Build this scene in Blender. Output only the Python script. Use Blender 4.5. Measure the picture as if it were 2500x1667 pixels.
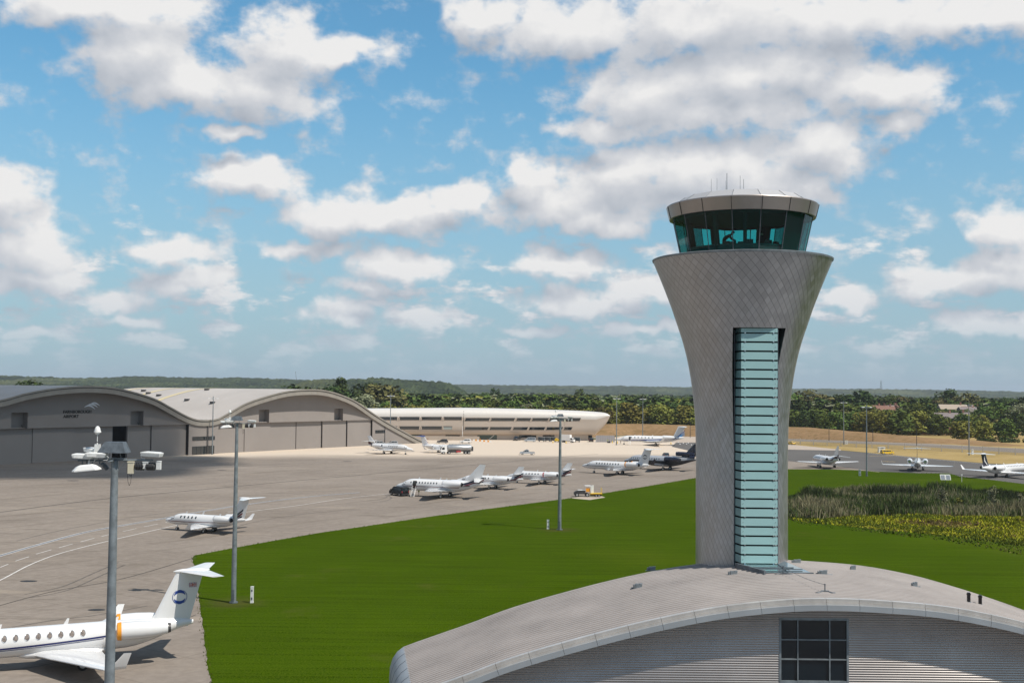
import bpy, bmesh, math, random
from mathutils import Vector, Matrix, noise
R = math.radians
random.seed(7)
scene = bpy.context.scene
for o in list(bpy.data.objects): bpy.data.objects.remove(o)
COL = scene.collection
# ------------------------------------------------------------------ camera
CAM_H = 22.7; FPX = 2800.0; PITCH = math.atan(117/FPX); ROLL = .0095
cd = bpy.data.cameras.new('camera'); cam = bpy.data.objects.new('camera', cd); COL.objects.link(cam)
cd.sensor_width = 36; cd.lens = 36*FPX/2500; cd.clip_start = .5; cd.clip_end = 20000
CM = Matrix.Rotation(R(90)+PITCH, 4, 'X') @ Matrix.Rotation(ROLL, 4, 'Z')
cam.matrix_world = Matrix.Translation((0,0,CAM_H)) @ CM
scene.camera = cam
def ray(px, py):                       # direction of a photograph pixel (2500 wide)
    return (CM.to_3x3() @ Vector(((px-1250)/FPX, (833.5-py)/FPX, -1))).normalized()
def G(px, py, z=0.0):                  # where that direction meets the height z
    d = ray(px, py); t = (z-CAM_H)/d.z
    return Vector((d.x*t, d.y*t, z))
def at(px, py, D):                     # point at depth D (metres north of the camera)
    d = ray(px, py); t = D/d.y
    return Vector((d.x*t, D, CAM_H+d.z*t))
# ------------------------------------------------------------------ sun and view
SUN_AZ, SUN_EL = R(58), R(54)          # azimuth to the right of straight behind the camera
SV = Vector((math.sin(SUN_AZ)*math.cos(SUN_EL), -math.cos(SUN_AZ)*math.cos(SUN_EL), math.sin(SUN_EL)))
sl = bpy.data.lights.new('sun', 'SUN'); sl.energy = 4.9; sl.angle = R(.55); sl.color = (1, .93, .83)
so = bpy.data.objects.new('sun', sl); COL.objects.link(so); so.rotation_euler = SV.to_track_quat('Z', 'Y').to_euler()
vs = scene.view_settings; vs.view_transform = 'Standard'; vs.look = 'None'; vs.exposure = 0; vs.gamma = 1
scene.render.engine = 'CYCLES'
# ------------------------------------------------------------------ node helper
class NT:
    def __init__(s, tree): s.t = tree; s.n = tree.nodes; s.l = tree.links
    def node(s, ty, **kw):
        n = s.n.new(ty)
        for k, v in kw.items(): setattr(n, k, v)
        return n
    def setin(s, n, i, v):
        if v is None: return
        if isinstance(v, bpy.types.NodeSocket): s.l.new(v, n.inputs[i])
        else: n.inputs[i].default_value = v
    def math(s, op, a, b=None, c=None, clamp=False):
        n = s.node('ShaderNodeMath', operation=op, use_clamp=clamp)
        s.setin(n, 0, a); s.setin(n, 1, b); s.setin(n, 2, c); return n.outputs[0]
    def vec(s, op, a, b=None, c=None):
        n = s.node('ShaderNodeVectorMath', operation=op)
        s.setin(n, 0, a); s.setin(n, 1, b); s.setin(n, 2, c)
        return n.outputs['Value'] if op in ('LENGTH', 'DOT_PRODUCT', 'DISTANCE') else n.outputs[0]
    def comb(s, x, y, z=0.0):
        n = s.node('ShaderNodeCombineXYZ'); s.setin(n, 0, x); s.setin(n, 1, y); s.setin(n, 2, z); return n.outputs[0]
    def sep(s, v):
        n = s.node('ShaderNodeSeparateXYZ'); s.setin(n, 0, v); return n.outputs
    def noise(s, v, scale, detail=4, rough=.55, col=False):
        n = s.node('ShaderNodeTexNoise'); s.setin(n, 'Vector', v)
        n.inputs['Scale'].default_value = scale; n.inputs['Detail'].default_value = detail; n.inputs['Roughness'].default_value = rough
        return n.outputs['Color' if col else 'Fac']
    def ramp(s, f, pts):
        n = s.node('ShaderNodeValToRGB'); s.setin(n, 0, f); e = n.color_ramp.elements
        while len(e) > 1: e.remove(e[-1])
        e[0].position = pts[0][0]; e[0].color = tuple(pts[0][1])+(1,) if len(pts[0][1]) == 3 else pts[0][1]
        for p, c in pts[1:]:
            q = e.new(p); q.color = tuple(c)+(1,)
        return n.outputs[0]
    def mix(s, f, a, b, op='MIX'):
        n = s.node('ShaderNodeMix', data_type='RGBA', blend_type=op, clamp_factor=True)
        s.setin(n, 0, f)
        for i, v in ((6, a), (7, b)):
            if isinstance(v, (tuple, list)): v = tuple(v)[:3]+(1,)
            s.setin(n, i, v)
        return n.outputs[2]
    def rng(s, v, a, b, c=0., d=1., smooth=True):
        n = s.node('ShaderNodeMapRange', interpolation_type='SMOOTHSTEP' if smooth else 'LINEAR')
        s.setin(n, 0, v)
        for i, q in enumerate((a, b, c, d)): s.setin(n, i+1, q)
        return n.outputs[0]
# ------------------------------------------------------------------ world: sky with cumulus
world = bpy.data.worlds.new('World'); scene.world = world; world.use_nodes = True; world.cycles.sampling_method = 'MANUAL'; world.cycles.sample_map_resolution = 256
W = NT(world.node_tree); W.n.clear()
SKY_STR = .11
def azel(px, py):
    d = ray(px, py); return math.atan2(d.x, d.y), math.asin(d.z)
BLOBS = [ # cx, cy, rx, ry in pixels of a 2352 wide picture
 (320,120,150,105),(430,190,170,60),(600,210,170,72),(650,110,120,70),(790,115,120,40),(230,15,260,50),
 (575,408,125,46),(20,450,85,75),(60,570,110,90),(60,650,160,34),(515,312,80,20),(390,575,120,34),
 (425,640,105,40),(260,700,90,28),(780,715,85,38),(970,735,95,34),(70,765,70,18),(300,742,90,20),
 (780,490,130,55),(900,490,190,50),(700,565,130,22),(1060,455,115,44),(1210,400,75,45),(1300,460,170,72),(1440,400,150,78),(1580,390,180,85),(1350,500,230,40),(1730,400,150,85),(1880,330,120,75),(1850,430,90,50),
 (1110,40,100,50),(1330,70,260,75),(1620,50,330,95),(1950,40,330,75),(2250,30,200,60),
 (1500,220,200,80),(1700,180,250,85),(1850,150,120,60),(1650,260,320,48),(1380,300,120,35),(2030,195,150,70),(2060,290,70,32),
 (930,605,150,46),(850,650,90,20),(1290,600,130,34),(1340,690,170,45),(1500,670,120,40),(1220,765,80,18),
 (2320,520,90,55),(2200,640,190,45),(2300,600,110,40),(2250,745,110,28),(1950,690,70,30),(1650,470,200,40),(1480,760,120,18)]
grp = bpy.data.node_groups.new('cloud_density', 'ShaderNodeTree')
grp.interface.new_socket('P', in_out='INPUT', socket_type='NodeSocketVector')
grp.interface.new_socket('D', in_out='OUTPUT', socket_type='NodeSocketFloat'); grp.interface.new_socket('C', in_out='OUTPUT', socket_type='NodeSocketFloat')
g = NT(grp); gi = g.node('NodeGroupInput'); go = g.node('NodeGroupOutput'); P = gi.outputs[0]
w1 = g.vec('MULTIPLY_ADD', g.noise(P, 26, 3, .5, True), (.052,.036,0), (-.026,-.018,0))
w2 = g.vec('ADD', P, w1)
best = None
for cx, cy, rx, ry in BLOBS:
    a, e = azel(cx*1.063, cy*1.063); ix = 1/(rx*1.063/FPX*1.25); iy = 1/(ry*1.063/FPX*1.3)
    L = g.vec('LENGTH', g.vec('MULTIPLY_ADD', w2, (ix, iy, 0), (-a*ix, -e*iy, 0)))
    best = L if best is None else g.math('SMOOTH_MIN', best, L, .35)
f1 = g.noise(g.vec('MULTIPLY', P, (1, 1.35, 1)), 34, 7, .56)
px_ = g.sep(P)
# generic scattered cumulus outside the pictured part of the sky
bg = g.noise(P, 3.2, 5, .6)
bgm = g.math('MULTIPLY', g.rng(g.math('ABSOLUTE', px_[0]), .5, .62), g.math('MULTIPLY', g.math('SUBTRACT', bg, .43), 6))
low = g.noise(g.vec('MULTIPLY', P, (1, 2.6, 1)), 17, 6, .6)
lowm = g.math('MULTIPLY', g.rng(px_[1], .21, .05), g.math('MULTIPLY_ADD', low, 5.0, -2.2))
core = g.math('MAXIMUM', g.math('SUBTRACT', 1, best), g.math('MAXIMUM', bgm, g.math('MULTIPLY_ADD', lowm, .75, -.12)))
core = g.math('MINIMUM', core, 1.0)
dd = g.math('ADD', core, g.math('MULTIPLY_ADD', f1, 1.6, -.80))
g.l.new(dd, go.inputs[0]); g.l.new(core, go.inputs[1])
tc = W.node('ShaderNodeTexCoord'); dirv = W.vec('NORMALIZE', tc.outputs['Generated']); sx, sy, sz = W.sep(dirv)
az = W.math('ARCTAN2', sx, sy); el = W.math('ARCSINE', sz); P0 = W.comb(az, el)
def dens(v):
    n = W.node('ShaderNodeGroup'); n.node_tree = grp; W.l.new(v, n.inputs[0]); return n.outputs
d0, c0 = dens(P0); d1, c1 = dens(W.vec('ADD', P0, (.010, .024, 0)))
alpha = W.rng(d0, -.02, .55)
s1 = W.math('MULTIPLY', W.math('SUBTRACT', d0, d1), .40)
s2 = W.math('MULTIPLY', W.math('SUBTRACT', c0, c1), .55)
thick = W.math('MULTIPLY', W.rng(d0, .3, 1.5), -.20)
sh = W.math('ADD', W.math('ADD', W.math('ADD', s1, s2), thick), .64, clamp=True)
hz = W.rng(el, .30, .0)                                     # aerial perspective of the sky itself
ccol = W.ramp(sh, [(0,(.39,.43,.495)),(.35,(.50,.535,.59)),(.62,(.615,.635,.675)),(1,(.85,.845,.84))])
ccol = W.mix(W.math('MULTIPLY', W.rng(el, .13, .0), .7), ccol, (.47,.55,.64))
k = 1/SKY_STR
over = W.math('MAXIMUM', W.rng(W.math('ABSOLUTE', az), .62, 1.2), W.rng(el, .55, 1.0))       # unseen cloud overhead and behind is darkened to weaken the fill light
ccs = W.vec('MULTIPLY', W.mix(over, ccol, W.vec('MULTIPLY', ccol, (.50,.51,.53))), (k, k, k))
sky = W.node('ShaderNodeTexSky', sky_type='NISHITA'); sky.sun_disc = False; sky.sun_elevation = SUN_EL
sky.sun_rotation = math.pi-SUN_AZ; sky.air_density = 1.25; sky.dust_density = .9; sky.ozone_density = 1.6; sky.altitude = 60
skc = W.vec('MULTIPLY', sky.outputs[0], (.60, 1.05, 1.20))
skc = W.mix(W.math('MULTIPLY', W.rng(el, .30, .0), .72), skc, (.37*k,.475*k,.625*k))
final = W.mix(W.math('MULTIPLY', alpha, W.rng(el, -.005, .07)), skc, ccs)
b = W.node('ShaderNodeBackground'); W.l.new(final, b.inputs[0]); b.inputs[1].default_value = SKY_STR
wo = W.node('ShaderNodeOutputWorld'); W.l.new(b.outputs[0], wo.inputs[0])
# ================================================================== materials
def mat(name, col, rough=.6, metal=0., spec=None, bump=None, var=None, trans=None, emit=None):
    m = bpy.data.materials.new(name); m.use_nodes = True; t = NT(m.node_tree)
    p = t.n['Principled BSDF']; p.inputs['Base Color'].default_value = tuple(col)+(1,)
    p.inputs['Roughness'].default_value = rough; p.inputs['Metallic'].default_value = metal
    if spec is not None: p.inputs['Specular IOR Level'].default_value = spec
    tcn = t.node('ShaderNodeTexCoord')
    if var:      # (scale, amount): gentle wear
        sc, am = var; f = t.noise(tcn.outputs['Object'], sc, 5, .6)
        lo = tuple(c*(1-am) for c in col); hi = tuple(min(1, c*(1+am)) for c in col)
        t.l.new(t.ramp(f, [(.3, lo), (.7, hi)]), p.inputs['Base Color'])
    if bump:     # (scale, strength)
        f = t.noise(tcn.outputs['Object'], bump[0], 4); bn = t.node('ShaderNodeBump'); bn.inputs['Strength'].default_value = bump[1]
        t.l.new(f, bn.inputs['Height']); t.l.new(bn.outputs[0], p.inputs['Normal'])
    return m
def P_(m): return m.node_tree.nodes['Principled BSDF']
M = {}
M['white'] = mat('white_paint', (.80,.80,.79), .28, var=(.7,.03))
M['jetwhite'] = mat('white_gloss_paint', (.71,.715,.72), .2, var=(.5,.025)); P_(M['jetwhite']).inputs['Coat Weight'].default_value = .4
M['jetsilver'] = mat('silver_paint', (.42,.44,.47), .3, .3, var=(.5,.05))
M['jetnavy'] = mat('navy_gloss_paint', (.012,.016,.035), .15, var=(.6,.2)); P_(M['jetnavy']).inputs['Coat Weight'].default_value = .5
M['blue'] = mat('royal_blue_paint', (.02,.06,.28), .3)
M['paleblue'] = mat('pale_blue_paint', (.10,.28,.55), .3)
M['red'] = mat('red_paint', (.35,.02,.03), .35)
M['maroon'] = mat('maroon_paint', (.13,.01,.02), .35)
M['dark'] = mat('dark_rubber', (.02,.02,.021), .7, var=(3,.3))
M['black'] = mat('black_paint', (.012,.012,.013), .25)
M['charcoal'] = mat('charcoal_metal', (.055,.055,.058), .5, .3, var=(2,.2))
M['winglass'] = mat('cabin_glass', (.03,.045,.055), .08, 0, .8)
M['fgwin'] = mat('cabin_window_shade', (.20,.17,.15), .15, 0, .6, var=(6,.4))
M['glassdark'] = mat('dark_glass', (.015,.022,.026), .05, 0, .9)
M['chrome'] = mat('polished_metal', (.75,.76,.78), .18, 1)
M['galv'] = mat('galvanised_steel', (.21,.24,.26), .5, .35, var=(2.2,.28), bump=(30,.05))
M['galvdark'] = mat('weathered_steel', (.11,.13,.15), .55, .3, var=(3,.4))
M['lampwhite'] = mat('lamp_housing_white', (.70,.71,.70), .4, var=(6,.12))
M['cream'] = mat('cream_enclosure', (.62,.57,.44), .5, var=(4,.08))
M['orange'] = mat('orange_cover', (.75,.30,.02), .6)
M['yellow'] = mat('yellow_paint', (.72,.47,.02), .45, var=(3,.1))
M['hivis'] = mat('hi_vis_fabric', (.62,.80,.04), .8)
M['skin'] = mat('skin', (.48,.29,.21), .6)
M['hair'] = mat('dark_hair', (.03,.022,.015), .8)
M['cloth'] = mat('dark_cloth', (.018,.02,.03), .9)
M['silver'] = mat('silver_car_paint', (.50,.51,.52), .28, .5)
M['tank'] = mat('tank_aluminium', (.42,.44,.46), .38, .55, var=(.8,.12))
M['lampglass'] = mat('lamp_glass', (.55,.58,.60), .1, 0, .8)
M['timber'] = mat('timber_boards', (.42,.28,.15), .75, var=(1.5,.2))
M['tyre'] = M['dark']
# painted line
M['line'] = mat('worn_white_line', (.60,.58,.55), .7, var=(1.2,.22))
M['lineblue'] = mat('faded_blue_line', (.17,.21,.27), .7, var=(.9,.25))
M['lineyellow'] = mat('yellow_line', (.60,.40,.10), .7, var=(.9,.25))
M['joint'] = mat('dark_joint', (.05,.042,.034), .9, var=(.5,.3))
def ground_mat(name, stops, s1, s2, dist=None, rough=.9, bump=.0, extra=None):
    m = bpy.data.materials.new(name); m.use_nodes = True; t = NT(m.node_tree); p = t.n['Principled BSDF']
    p.inputs['Roughness'].default_value = rough; p.inputs['Specular IOR Level'].default_value = .0
    tcn = t.node('ShaderNodeTexCoord'); O = tcn.outputs['Object']
    a = t.noise(O, s1, 6, .6); b_ = t.noise(O, s2, 5, .65)
    f = t.math('ADD', t.math('MULTIPLY', a, .55), t.math('MULTIPLY', b_, .45))
    c = t.ramp(f, stops)
    if extra: c = extra(t, O, c)
    t.l.new(c, p.inputs['Base Color'])
    if bump:
        bn = t.node('ShaderNodeBump'); bn.inputs['Strength'].default_value = bump; t.l.new(b_, bn.inputs['Height']); t.l.new(bn.outputs[0], p.inputs['Normal'])
    return m
HD = Vector((.565,.825,0)).normalized(); HN = Vector((.825,-.565,0)).normalized()     # hangar front direction and outward normal
def apron_extra(t, O, c):
    # slab joints aligned with the hangars, tyre streaks along the taxi direction, paler tone past a soft line towards the terminal
    u = t.vec('DOT_PRODUCT', O, tuple(HD)); v = t.vec('DOT_PRODUCT', O, tuple(HN))
    st = t.noise(t.comb(t.math('MULTIPLY', u, .02), t.math('MULTIPLY', v, .35)), 1.0, 6, .7)
    st2 = t.noise(t.comb(t.math('MULTIPLY', t.sep(O)[0], .035), t.math('MULTIPLY', t.sep(O)[1], .16)), 1.6, 6, .75)
    c = t.mix(t.rng(st, .52, .78), c, (.15,.127,.103))
    c = t.mix(t.math('MULTIPLY', t.rng(st2, .54, .72), .75), c, (.135,.116,.096))
    c = t.mix(t.math('MULTIPLY', t.rng(t.noise(t.comb(t.math('MULTIPLY', t.sep(O)[0], .05), t.math('MULTIPLY', t.sep(O)[1], .3)), .8, 4, .6), .56, .75), .5), c, (.35,.295,.235))
    x, y, z = t.sep(O)
    # distance past a line running from the hangar corner to the taxiway
    q = t.math('ADD', t.math('MULTIPLY', x, -.18), y)
    wob = t.math('MULTIPLY', t.noise(t.comb(t.math('MULTIPLY', x, .012), t.math('MULTIPLY', y, .03)), 1., 3), 40)
    c = t.mix(t.rng(t.math('ADD', q, wob), 392, 425), c, (.56,.478,.392))
    j1 = t.math('PINGPONG', t.math('ADD', u, 1000), 3.75); j2 = t.math('PINGPONG', t.math('ADD', v, 1000), 3.75)
    j = t.math('MINIMUM', j1, j2)
    return t.mix(t.math('MULTIPLY', t.rng(j, .10, .03), .28), c, (.09,.08,.065))
M['apron'] = ground_mat('apron_concrete', [(.30,(.175,.150,.128)),(.5,(.240,.208,.180)),(.68,(.295,.258,.224))], .035, .9, extra=apron_extra)
def grass_extra(t, O, c):
    x, y, z = t.sep(O)
    mow = t.noise(t.comb(t.math('MULTIPLY', x, .03), t.math('MULTIPLY', y, .9)), 1.3, 6, .7)
    c = t.mix(t.rng(mow, .40, .66), c, (.017,.040,.001))
    big = t.noise(O, .018, 3)
    c = t.mix(t.math('MULTIPLY', t.rng(big, .5, .7), .45), c, (.066,.095,.006))
    dots = t.noise(O, 7.0, 3, .7)
    c = t.mix(t.math('MULTIPLY', t.rng(dots, .45, .60), .55), c, (.095,.125,.010))
    w2 = t.noise(O, .07, 4, .6); c = t.mix(t.math('MULTIPLY', t.rng(w2, .60, .74), .5), c, (.085,.085,.022))
    # worn ring round the mast feet
    for q_ in (G(570,1471), G(1366,1293)):
        dd_ = t.vec('DISTANCE', O, (q_.x, q_.y, 0)); dd_ = t.math('ADD', dd_, t.math('MULTIPLY', t.noise(O, .5, 3), 4)); c = t.mix(t.math('MULTIPLY', t.rng(dd_, 6.5, 2.5), .6), c, (.07,.062,.022))
    # thin worn patches near the mast feet and by the marsh
    far = t.rng(t.math('ADD', t.math('MULTIPLY', x, .9), t.math('MULTIPLY', t.noise(O, .05, 3), 40)), 78, 110)
    far = t.math('MULTIPLY', far, t.rng(y, 300, 190))
    return t.mix(t.math('MULTIPLY', far, .55), c, (.075,.085,.022))
M['lawn'] = ground_mat('mown_grass', [(.3,(.023,.053,.001)),(.55,(.035,.073,.001)),(.75,(.053,.096,.004))], .12, 2.6, extra=grass_extra, bump=.25)
M['drygrass'] = ground_mat('dry_grass', [(.3,(.20,.155,.06)),(.5,(.34,.25,.11)),(.7,(.40,.30,.15)),(.8,(.22,.20,.07))], .05, .5)
def berm_extra(t, O, c):
    x, y, z = t.sep(O)
    f = t.noise(t.comb(t.math('MULTIPLY', x, .05), y, t.math('MULTIPLY', z, .9)), 1.4, 6, .7)
    return t.mix(t.rng(f, .5, .7), c, (.12,.085,.035))
M['berm'] = ground_mat('parched_bank', [(.3,(.17,.115,.055)),(.5,(.27,.175,.095)),(.75,(.34,.235,.13))], .03, .35, extra=berm_extra)
M['asphalt'] = ground_mat('taxiway_asphalt', [(.3,(.105,.102,.10)),(.7,(.145,.14,.136))], .03, .8)
M['service'] = ground_mat('service_road_surface', [(.3,(.20,.18,.16)),(.7,(.28,.25,.22))], .05, .8)
M['forecourt'] = ground_mat('forecourt_tarmac', [(.3,(.11,.11,.115)),(.7,(.22,.215,.21))], .05, .8)
M['paleconc'] = ground_mat('pale_concrete', [(.3,(.36,.31,.26)),(.7,(.46,.39,.33))], .05, .8)
M['marsh'] = ground_mat('marsh_ground', [(.30,(.035,.035,.012)),(.42,(.11,.11,.02)),(.5,(.24,.24,.02)),(.6,(.36,.30,.04)),(.72,(.16,.20,.02))], .12, .9, bump=.4)
M['scrub'] = ground_mat('countryside', [(.3,(.03,.045,.012)),(.5,(.05,.07,.02)),(.7,(.09,.10,.035))], .004, .05)
M['earth'] = mat('bare_earth', (.10,.085,.055), .95, var=(1.2,.35))
# corrugated / standing seam claddings
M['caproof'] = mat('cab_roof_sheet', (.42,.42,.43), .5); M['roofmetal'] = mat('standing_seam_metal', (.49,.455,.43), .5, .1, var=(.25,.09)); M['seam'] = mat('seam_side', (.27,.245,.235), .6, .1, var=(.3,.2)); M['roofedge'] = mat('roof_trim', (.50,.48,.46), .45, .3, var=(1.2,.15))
M['fascia'] = mat('blue_grey_fascia', (.33,.355,.38), .5, .25, var=(.6,.08))
M['clad'] = mat('corrugated_cladding', (.42,.385,.365), .26, .75, var=(.35,.12))
M['hangar'] = mat('hangar_cladding', (.245,.222,.207), .6, .05, var=(.15,.05)); M['hangardoor'] = mat('hangar_door_sheet', (.25,.227,.212), .55, .05, var=(.1,.05))
M['hangarroof'] = mat('hangar_roof_sheet', (.43,.40,.375), .7, .0, spec=.15, var=(.06,.08)); M['hangaredge'] = mat('hangar_roof_edge', (.28,.26,.23), .5, .2, var=(.4,.1))
M['dkgap'] = mat('dark_recess', (.03,.027,.024), .9); M['skylight'] = mat('yellowed_rooflight', (.62,.52,.30), .5)
M['termroof'] = mat('silver_shell', (.66,.63,.59), .4, .1, var=(.08,.04)); M['termwall'] = mat('terminal_panel', (.52,.45,.385), .4, .1, var=(.12,.05))
# tower skin: diamond tiles of stainless steel
def tower_mat():
    m = mat('diamond_steel_tiles', (.42,.39,.37), .36, .88); t = NT(m.node_tree); p = P_(m)
    uv = t.node('ShaderNodeUVMap'); u, v, _ = t.sep(uv.outputs[0])
    A = t.math('ADD', u, v); B = t.math('SUBTRACT', u, v)
    fa = t.math('FLOOR', A); fb = t.math('FLOOR', B)
    wn = t.node('ShaderNodeTexWhiteNoise', noise_dimensions='2D'); t.l.new(t.comb(fa, fb), wn.inputs[0])
    da = t.math('PINGPONG', t.math('ADD', A, 1000), .5); db = t.math('PINGPONG', t.math('ADD', B, 1000), .5)
    ln = t.math('MAXIMUM', t.math('MULTIPLY', t.rng(da, .05, .015), .9), t.math('MULTIPLY', t.rng(db, .045, .015), .45))
    O = t.node('ShaderNodeTexCoord').outputs['Object']
    big = t.noise(O, .35, 4, .6)
    base = t.mix(t.math('MULTIPLY_ADD', wn.outputs[0], .35, t.math('MULTIPLY_ADD', big, .9, -.2)), (.37,.375,.39), (.575,.58,.60))
    t.l.new(t.mix(ln, base, (.16,.16,.17)), p.inputs['Base Color'])
    t.l.new(t.math('MULTIPLY_ADD', wn.outputs[0], .10, .33), p.inputs['Roughness'])
    # every tile leans a touch differently
    nz = t.node('ShaderNodeNewGeometry'); off = t.vec('MULTIPLY_ADD', wn.outputs[1], (.03,.03,.03), (-.015,-.015,-.015))
    t.l.new(t.vec('NORMALIZE', t.vec('ADD', nz.outputs['Normal'], off)), p.inputs['Normal'])
    return m
M['tower'] = tower_mat()
def glass_mat(name, tint, refl=.12, rough=.0):
    m = bpy.data.materials.new(name); m.use_nodes = True; t = NT(m.node_tree); t.n.clear()
    tr = t.node('ShaderNodeBsdfTransparent'); tr.inputs[0].default_value = tuple(tint)+(1,)
    gl = t.node('ShaderNodeBsdfGlossy'); gl.inputs['Color'].default_value = (.8,.9,.9,1); gl.inputs['Roughness'].default_value = rough
    fr = t.node('ShaderNodeFresnel'); fr.inputs[0].default_value = 1.5
    mx = t.node('ShaderNodeMixShader'); t.l.new(t.math('MULTIPLY_ADD', fr.outputs[0], .75, refl-.04, clamp=True), mx.inputs[0])
    t.l.new(tr.outputs[0], mx.inputs[1]); t.l.new(gl.outputs[0], mx.inputs[2])
    out = t.node('ShaderNodeOutputMaterial'); t.l.new(mx.outputs[0], out.inputs[0]); return m
M['cabglass'] = glass_mat('green_tinted_glass', (.20,.68,.64), .04)
M['canopyglass'] = glass_mat('canopy_glass', (.20,.34,.36), .22)
M['stairglass'] = mat('frosted_green_glass', (.30,.49,.50), .22, 0, .6, var=(.5,.05)); M['stairglassside'] = mat('green_glass_side', (.16,.30,.31), .25, 0, .6, var=(.5,.08))
M['wallglass'] = mat('reflective_glazing', (.006,.012,.018), .03, 0, .6)
# ================================================================== mesh helpers
class MB:
    def __init__(s): s.v = []; s.f = []; s.m = []; s.sm = []
    def quad(s, *pts, m=0): i = len(s.v); s.v += [tuple(p) for p in pts]; s.f.append(tuple(range(i, i+len(pts)))); s.m.append(m)
    def box(s, c, d, rz=0, m=0, rot=None):
        x, y, z = d[0]/2, d[1]/2, d[2]/2; c = Vector(c); r = rot or Matrix.Rotation(rz, 3, 'Z'); i = len(s.v)
        for p in ((-x,-y,-z),(x,-y,-z),(x,y,-z),(-x,y,-z),(-x,-y,z),(x,-y,z),(x,y,z),(-x,y,z)): s.v.append(tuple(c+r@Vector(p)))
        for f in ((0,3,2,1),(4,5,6,7),(0,1,5,4),(1,2,6,5),(2,3,7,6),(3,0,4,7)): s.f.append(tuple(i+k for k in f)); s.m.append(m)
    def tube(s, a, b, r0, r1=None, n=10, m=0, caps=True):
        a = Vector(a); b = Vector(b); r1 = r0 if r1 is None else r1; q = (b-a).to_track_quat('Z', 'Y'); i = len(s.v)
        for p, r in ((a, r0), (b, r1)):
            for k in range(n): s.v.append(tuple(p+q@Vector((r*math.cos(2*math.pi*k/n), r*math.sin(2*math.pi*k/n), 0))))
        for k in range(n): s.f.append((i+k, i+(k+1)%n, i+n+(k+1)%n, i+n+k)); s.m.append(m)
        if caps: s.f += [tuple(i+k for k in range(n))[::-1], tuple(i+n+k for k in range(n))]; s.m += [m, m]
    def path(s, pts, r, n=6, m=0):
        for a, b in zip(pts, pts[1:]): s.tube(a, b, r, r, n, m)
    def loft(s, rings, m=0, close=True, cap0=True, cap1=True):
        i = len(s.v); n = len(rings[0])
        for r in rings: s.v += [tuple(p) for p in r]
        for j in range(len(rings)-1):
            for k in range(n if close else n-1):
                a = i+j*n+k; b2 = i+j*n+(k+1)%n; s.f.append((a, b2, b2+n, a+n)); s.m.append(m)
        if close and cap0: s.f.append(tuple(i+k for k in range(n))[::-1]); s.m.append(m)
        if close and cap1: s.f.append(tuple(i+(len(rings)-1)*n+k for k in range(n))); s.m.append(m)
    def prism(s, poly, y0, y1, m=0):   # polygon in x,z pushed along y
        s.loft([[(x, y0, z) for x, z in poly], [(x, y1, z) for x, z in poly]], m)
    def strip(s, A, B, m=0):
        i = len(s.v); n = len(A); s.v += [tuple(p) for p in A]+[tuple(p) for p in B]
        for k in range(n-1): s.f.append((i+k, i+k+1, i+n+k+1, i+n+k)); s.m.append(m)
    def build(s, name, mats, parent=None, smooth=False, loc=None, recalc=False):
        me = bpy.data.meshes.new(name); me.from_pydata(s.v, [], s.f)
        mats = mats if isinstance(mats, (list, tuple)) else [mats]
        for q in mats: me.materials.append(q)
        me.polygons.foreach_set('material_index', s.m)
        if recalc:
            bm = bmesh.new(); bm.from_mesh(me); bmesh.ops.remove_doubles(bm, verts=bm.verts, dist=1e-4); bmesh.ops.recalc_face_normals(bm, faces=bm.faces); bm.to_mesh(me); bm.free()
        if smooth:
            me.polygons.foreach_set('use_smooth', [True]*len(me.polygons))
            if smooth is not True: me.set_sharp_from_angle(angle=R(smooth))
        me.update(); return link(name, me, parent, loc)
def link(name, me, parent=None, loc=None):
    o = bpy.data.objects.new(name, me); COL.objects.link(o)
    if parent is not None: o.parent = parent
    if loc is not None: o.location = loc
    return o
def tag(o, label=None, cat=None, group=None, kind=None):
    if label: o['label'] = label
    if cat: o['category'] = cat
    if group: o['group'] = group
    if kind: o['kind'] = kind
    return o
def empty(name, loc, rz=0, **k):
    o = bpy.data.objects.new(name, None); COL.objects.link(o); o.location = loc; o.rotation_euler = (0, 0, rz); o.empty_display_size = .5
    return tag(o, **k)
def kids(o): return [c for c in bpy.data.objects if c.parent == o]
def copy_tree(o, parent=None):
    c = o.copy(); COL.objects.link(c); c.parent = parent
    for ch in [x for x in bpy.data.objects if x.parent == o]: copy_tree(ch, c)
    return c
def lerp_tab(tab, x):
    if x <= tab[0][0]: return tab[0][1]
    for (a, fa), (b2, fb) in zip(tab, tab[1:]):
        if x <= b2: return fa+(fb-fa)*(x-a)/(b2-a)
    return tab[-1][1]
def smooth_tab(tab, x):        # Catmull-Rom through a table
    n = len(tab)
    if x <= tab[0][0]: return tab[0][1]
    if x >= tab[-1][0]: return tab[-1][1]
    for i in range(n-1):
        if x <= tab[i+1][0]: break
    x0, y0 = tab[max(i-1,0)]; x1, y1 = tab[i]; x2, y2 = tab[i+1]; x3, y3 = tab[min(i+2,n-1)]
    h = x2-x1; t = (x-x1)/h
    m1 = (y2-y0)/(x2-x0) if x2 != x0 else 0; m2 = (y3-y1)/(x3-x1) if x3 != x1 else 0
    return (2*t**3-3*t**2+1)*y1+(t**3-2*t**2+t)*h*m1+(-2*t**3+3*t**2)*y2+(t**3-t**2)*h*m2
# ================================================================== ground sheets
def sheet(name, pts, z, m, kind='structure'):
    mb = MB(); mb.quad(*[(p[0], p[1], z) for p in pts]); return tag(mb.build(name, m), kind=kind)
def pxs(l): return [G(*p) for p in l]
mb = MB(); mb.quad((-9000,-3000,-.02),(9000,-3000,-.02),(9000,9000,-.02),(-9000,9000,-.02)); tag(mb.build('ground', M['scrub']), kind='structure')
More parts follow.
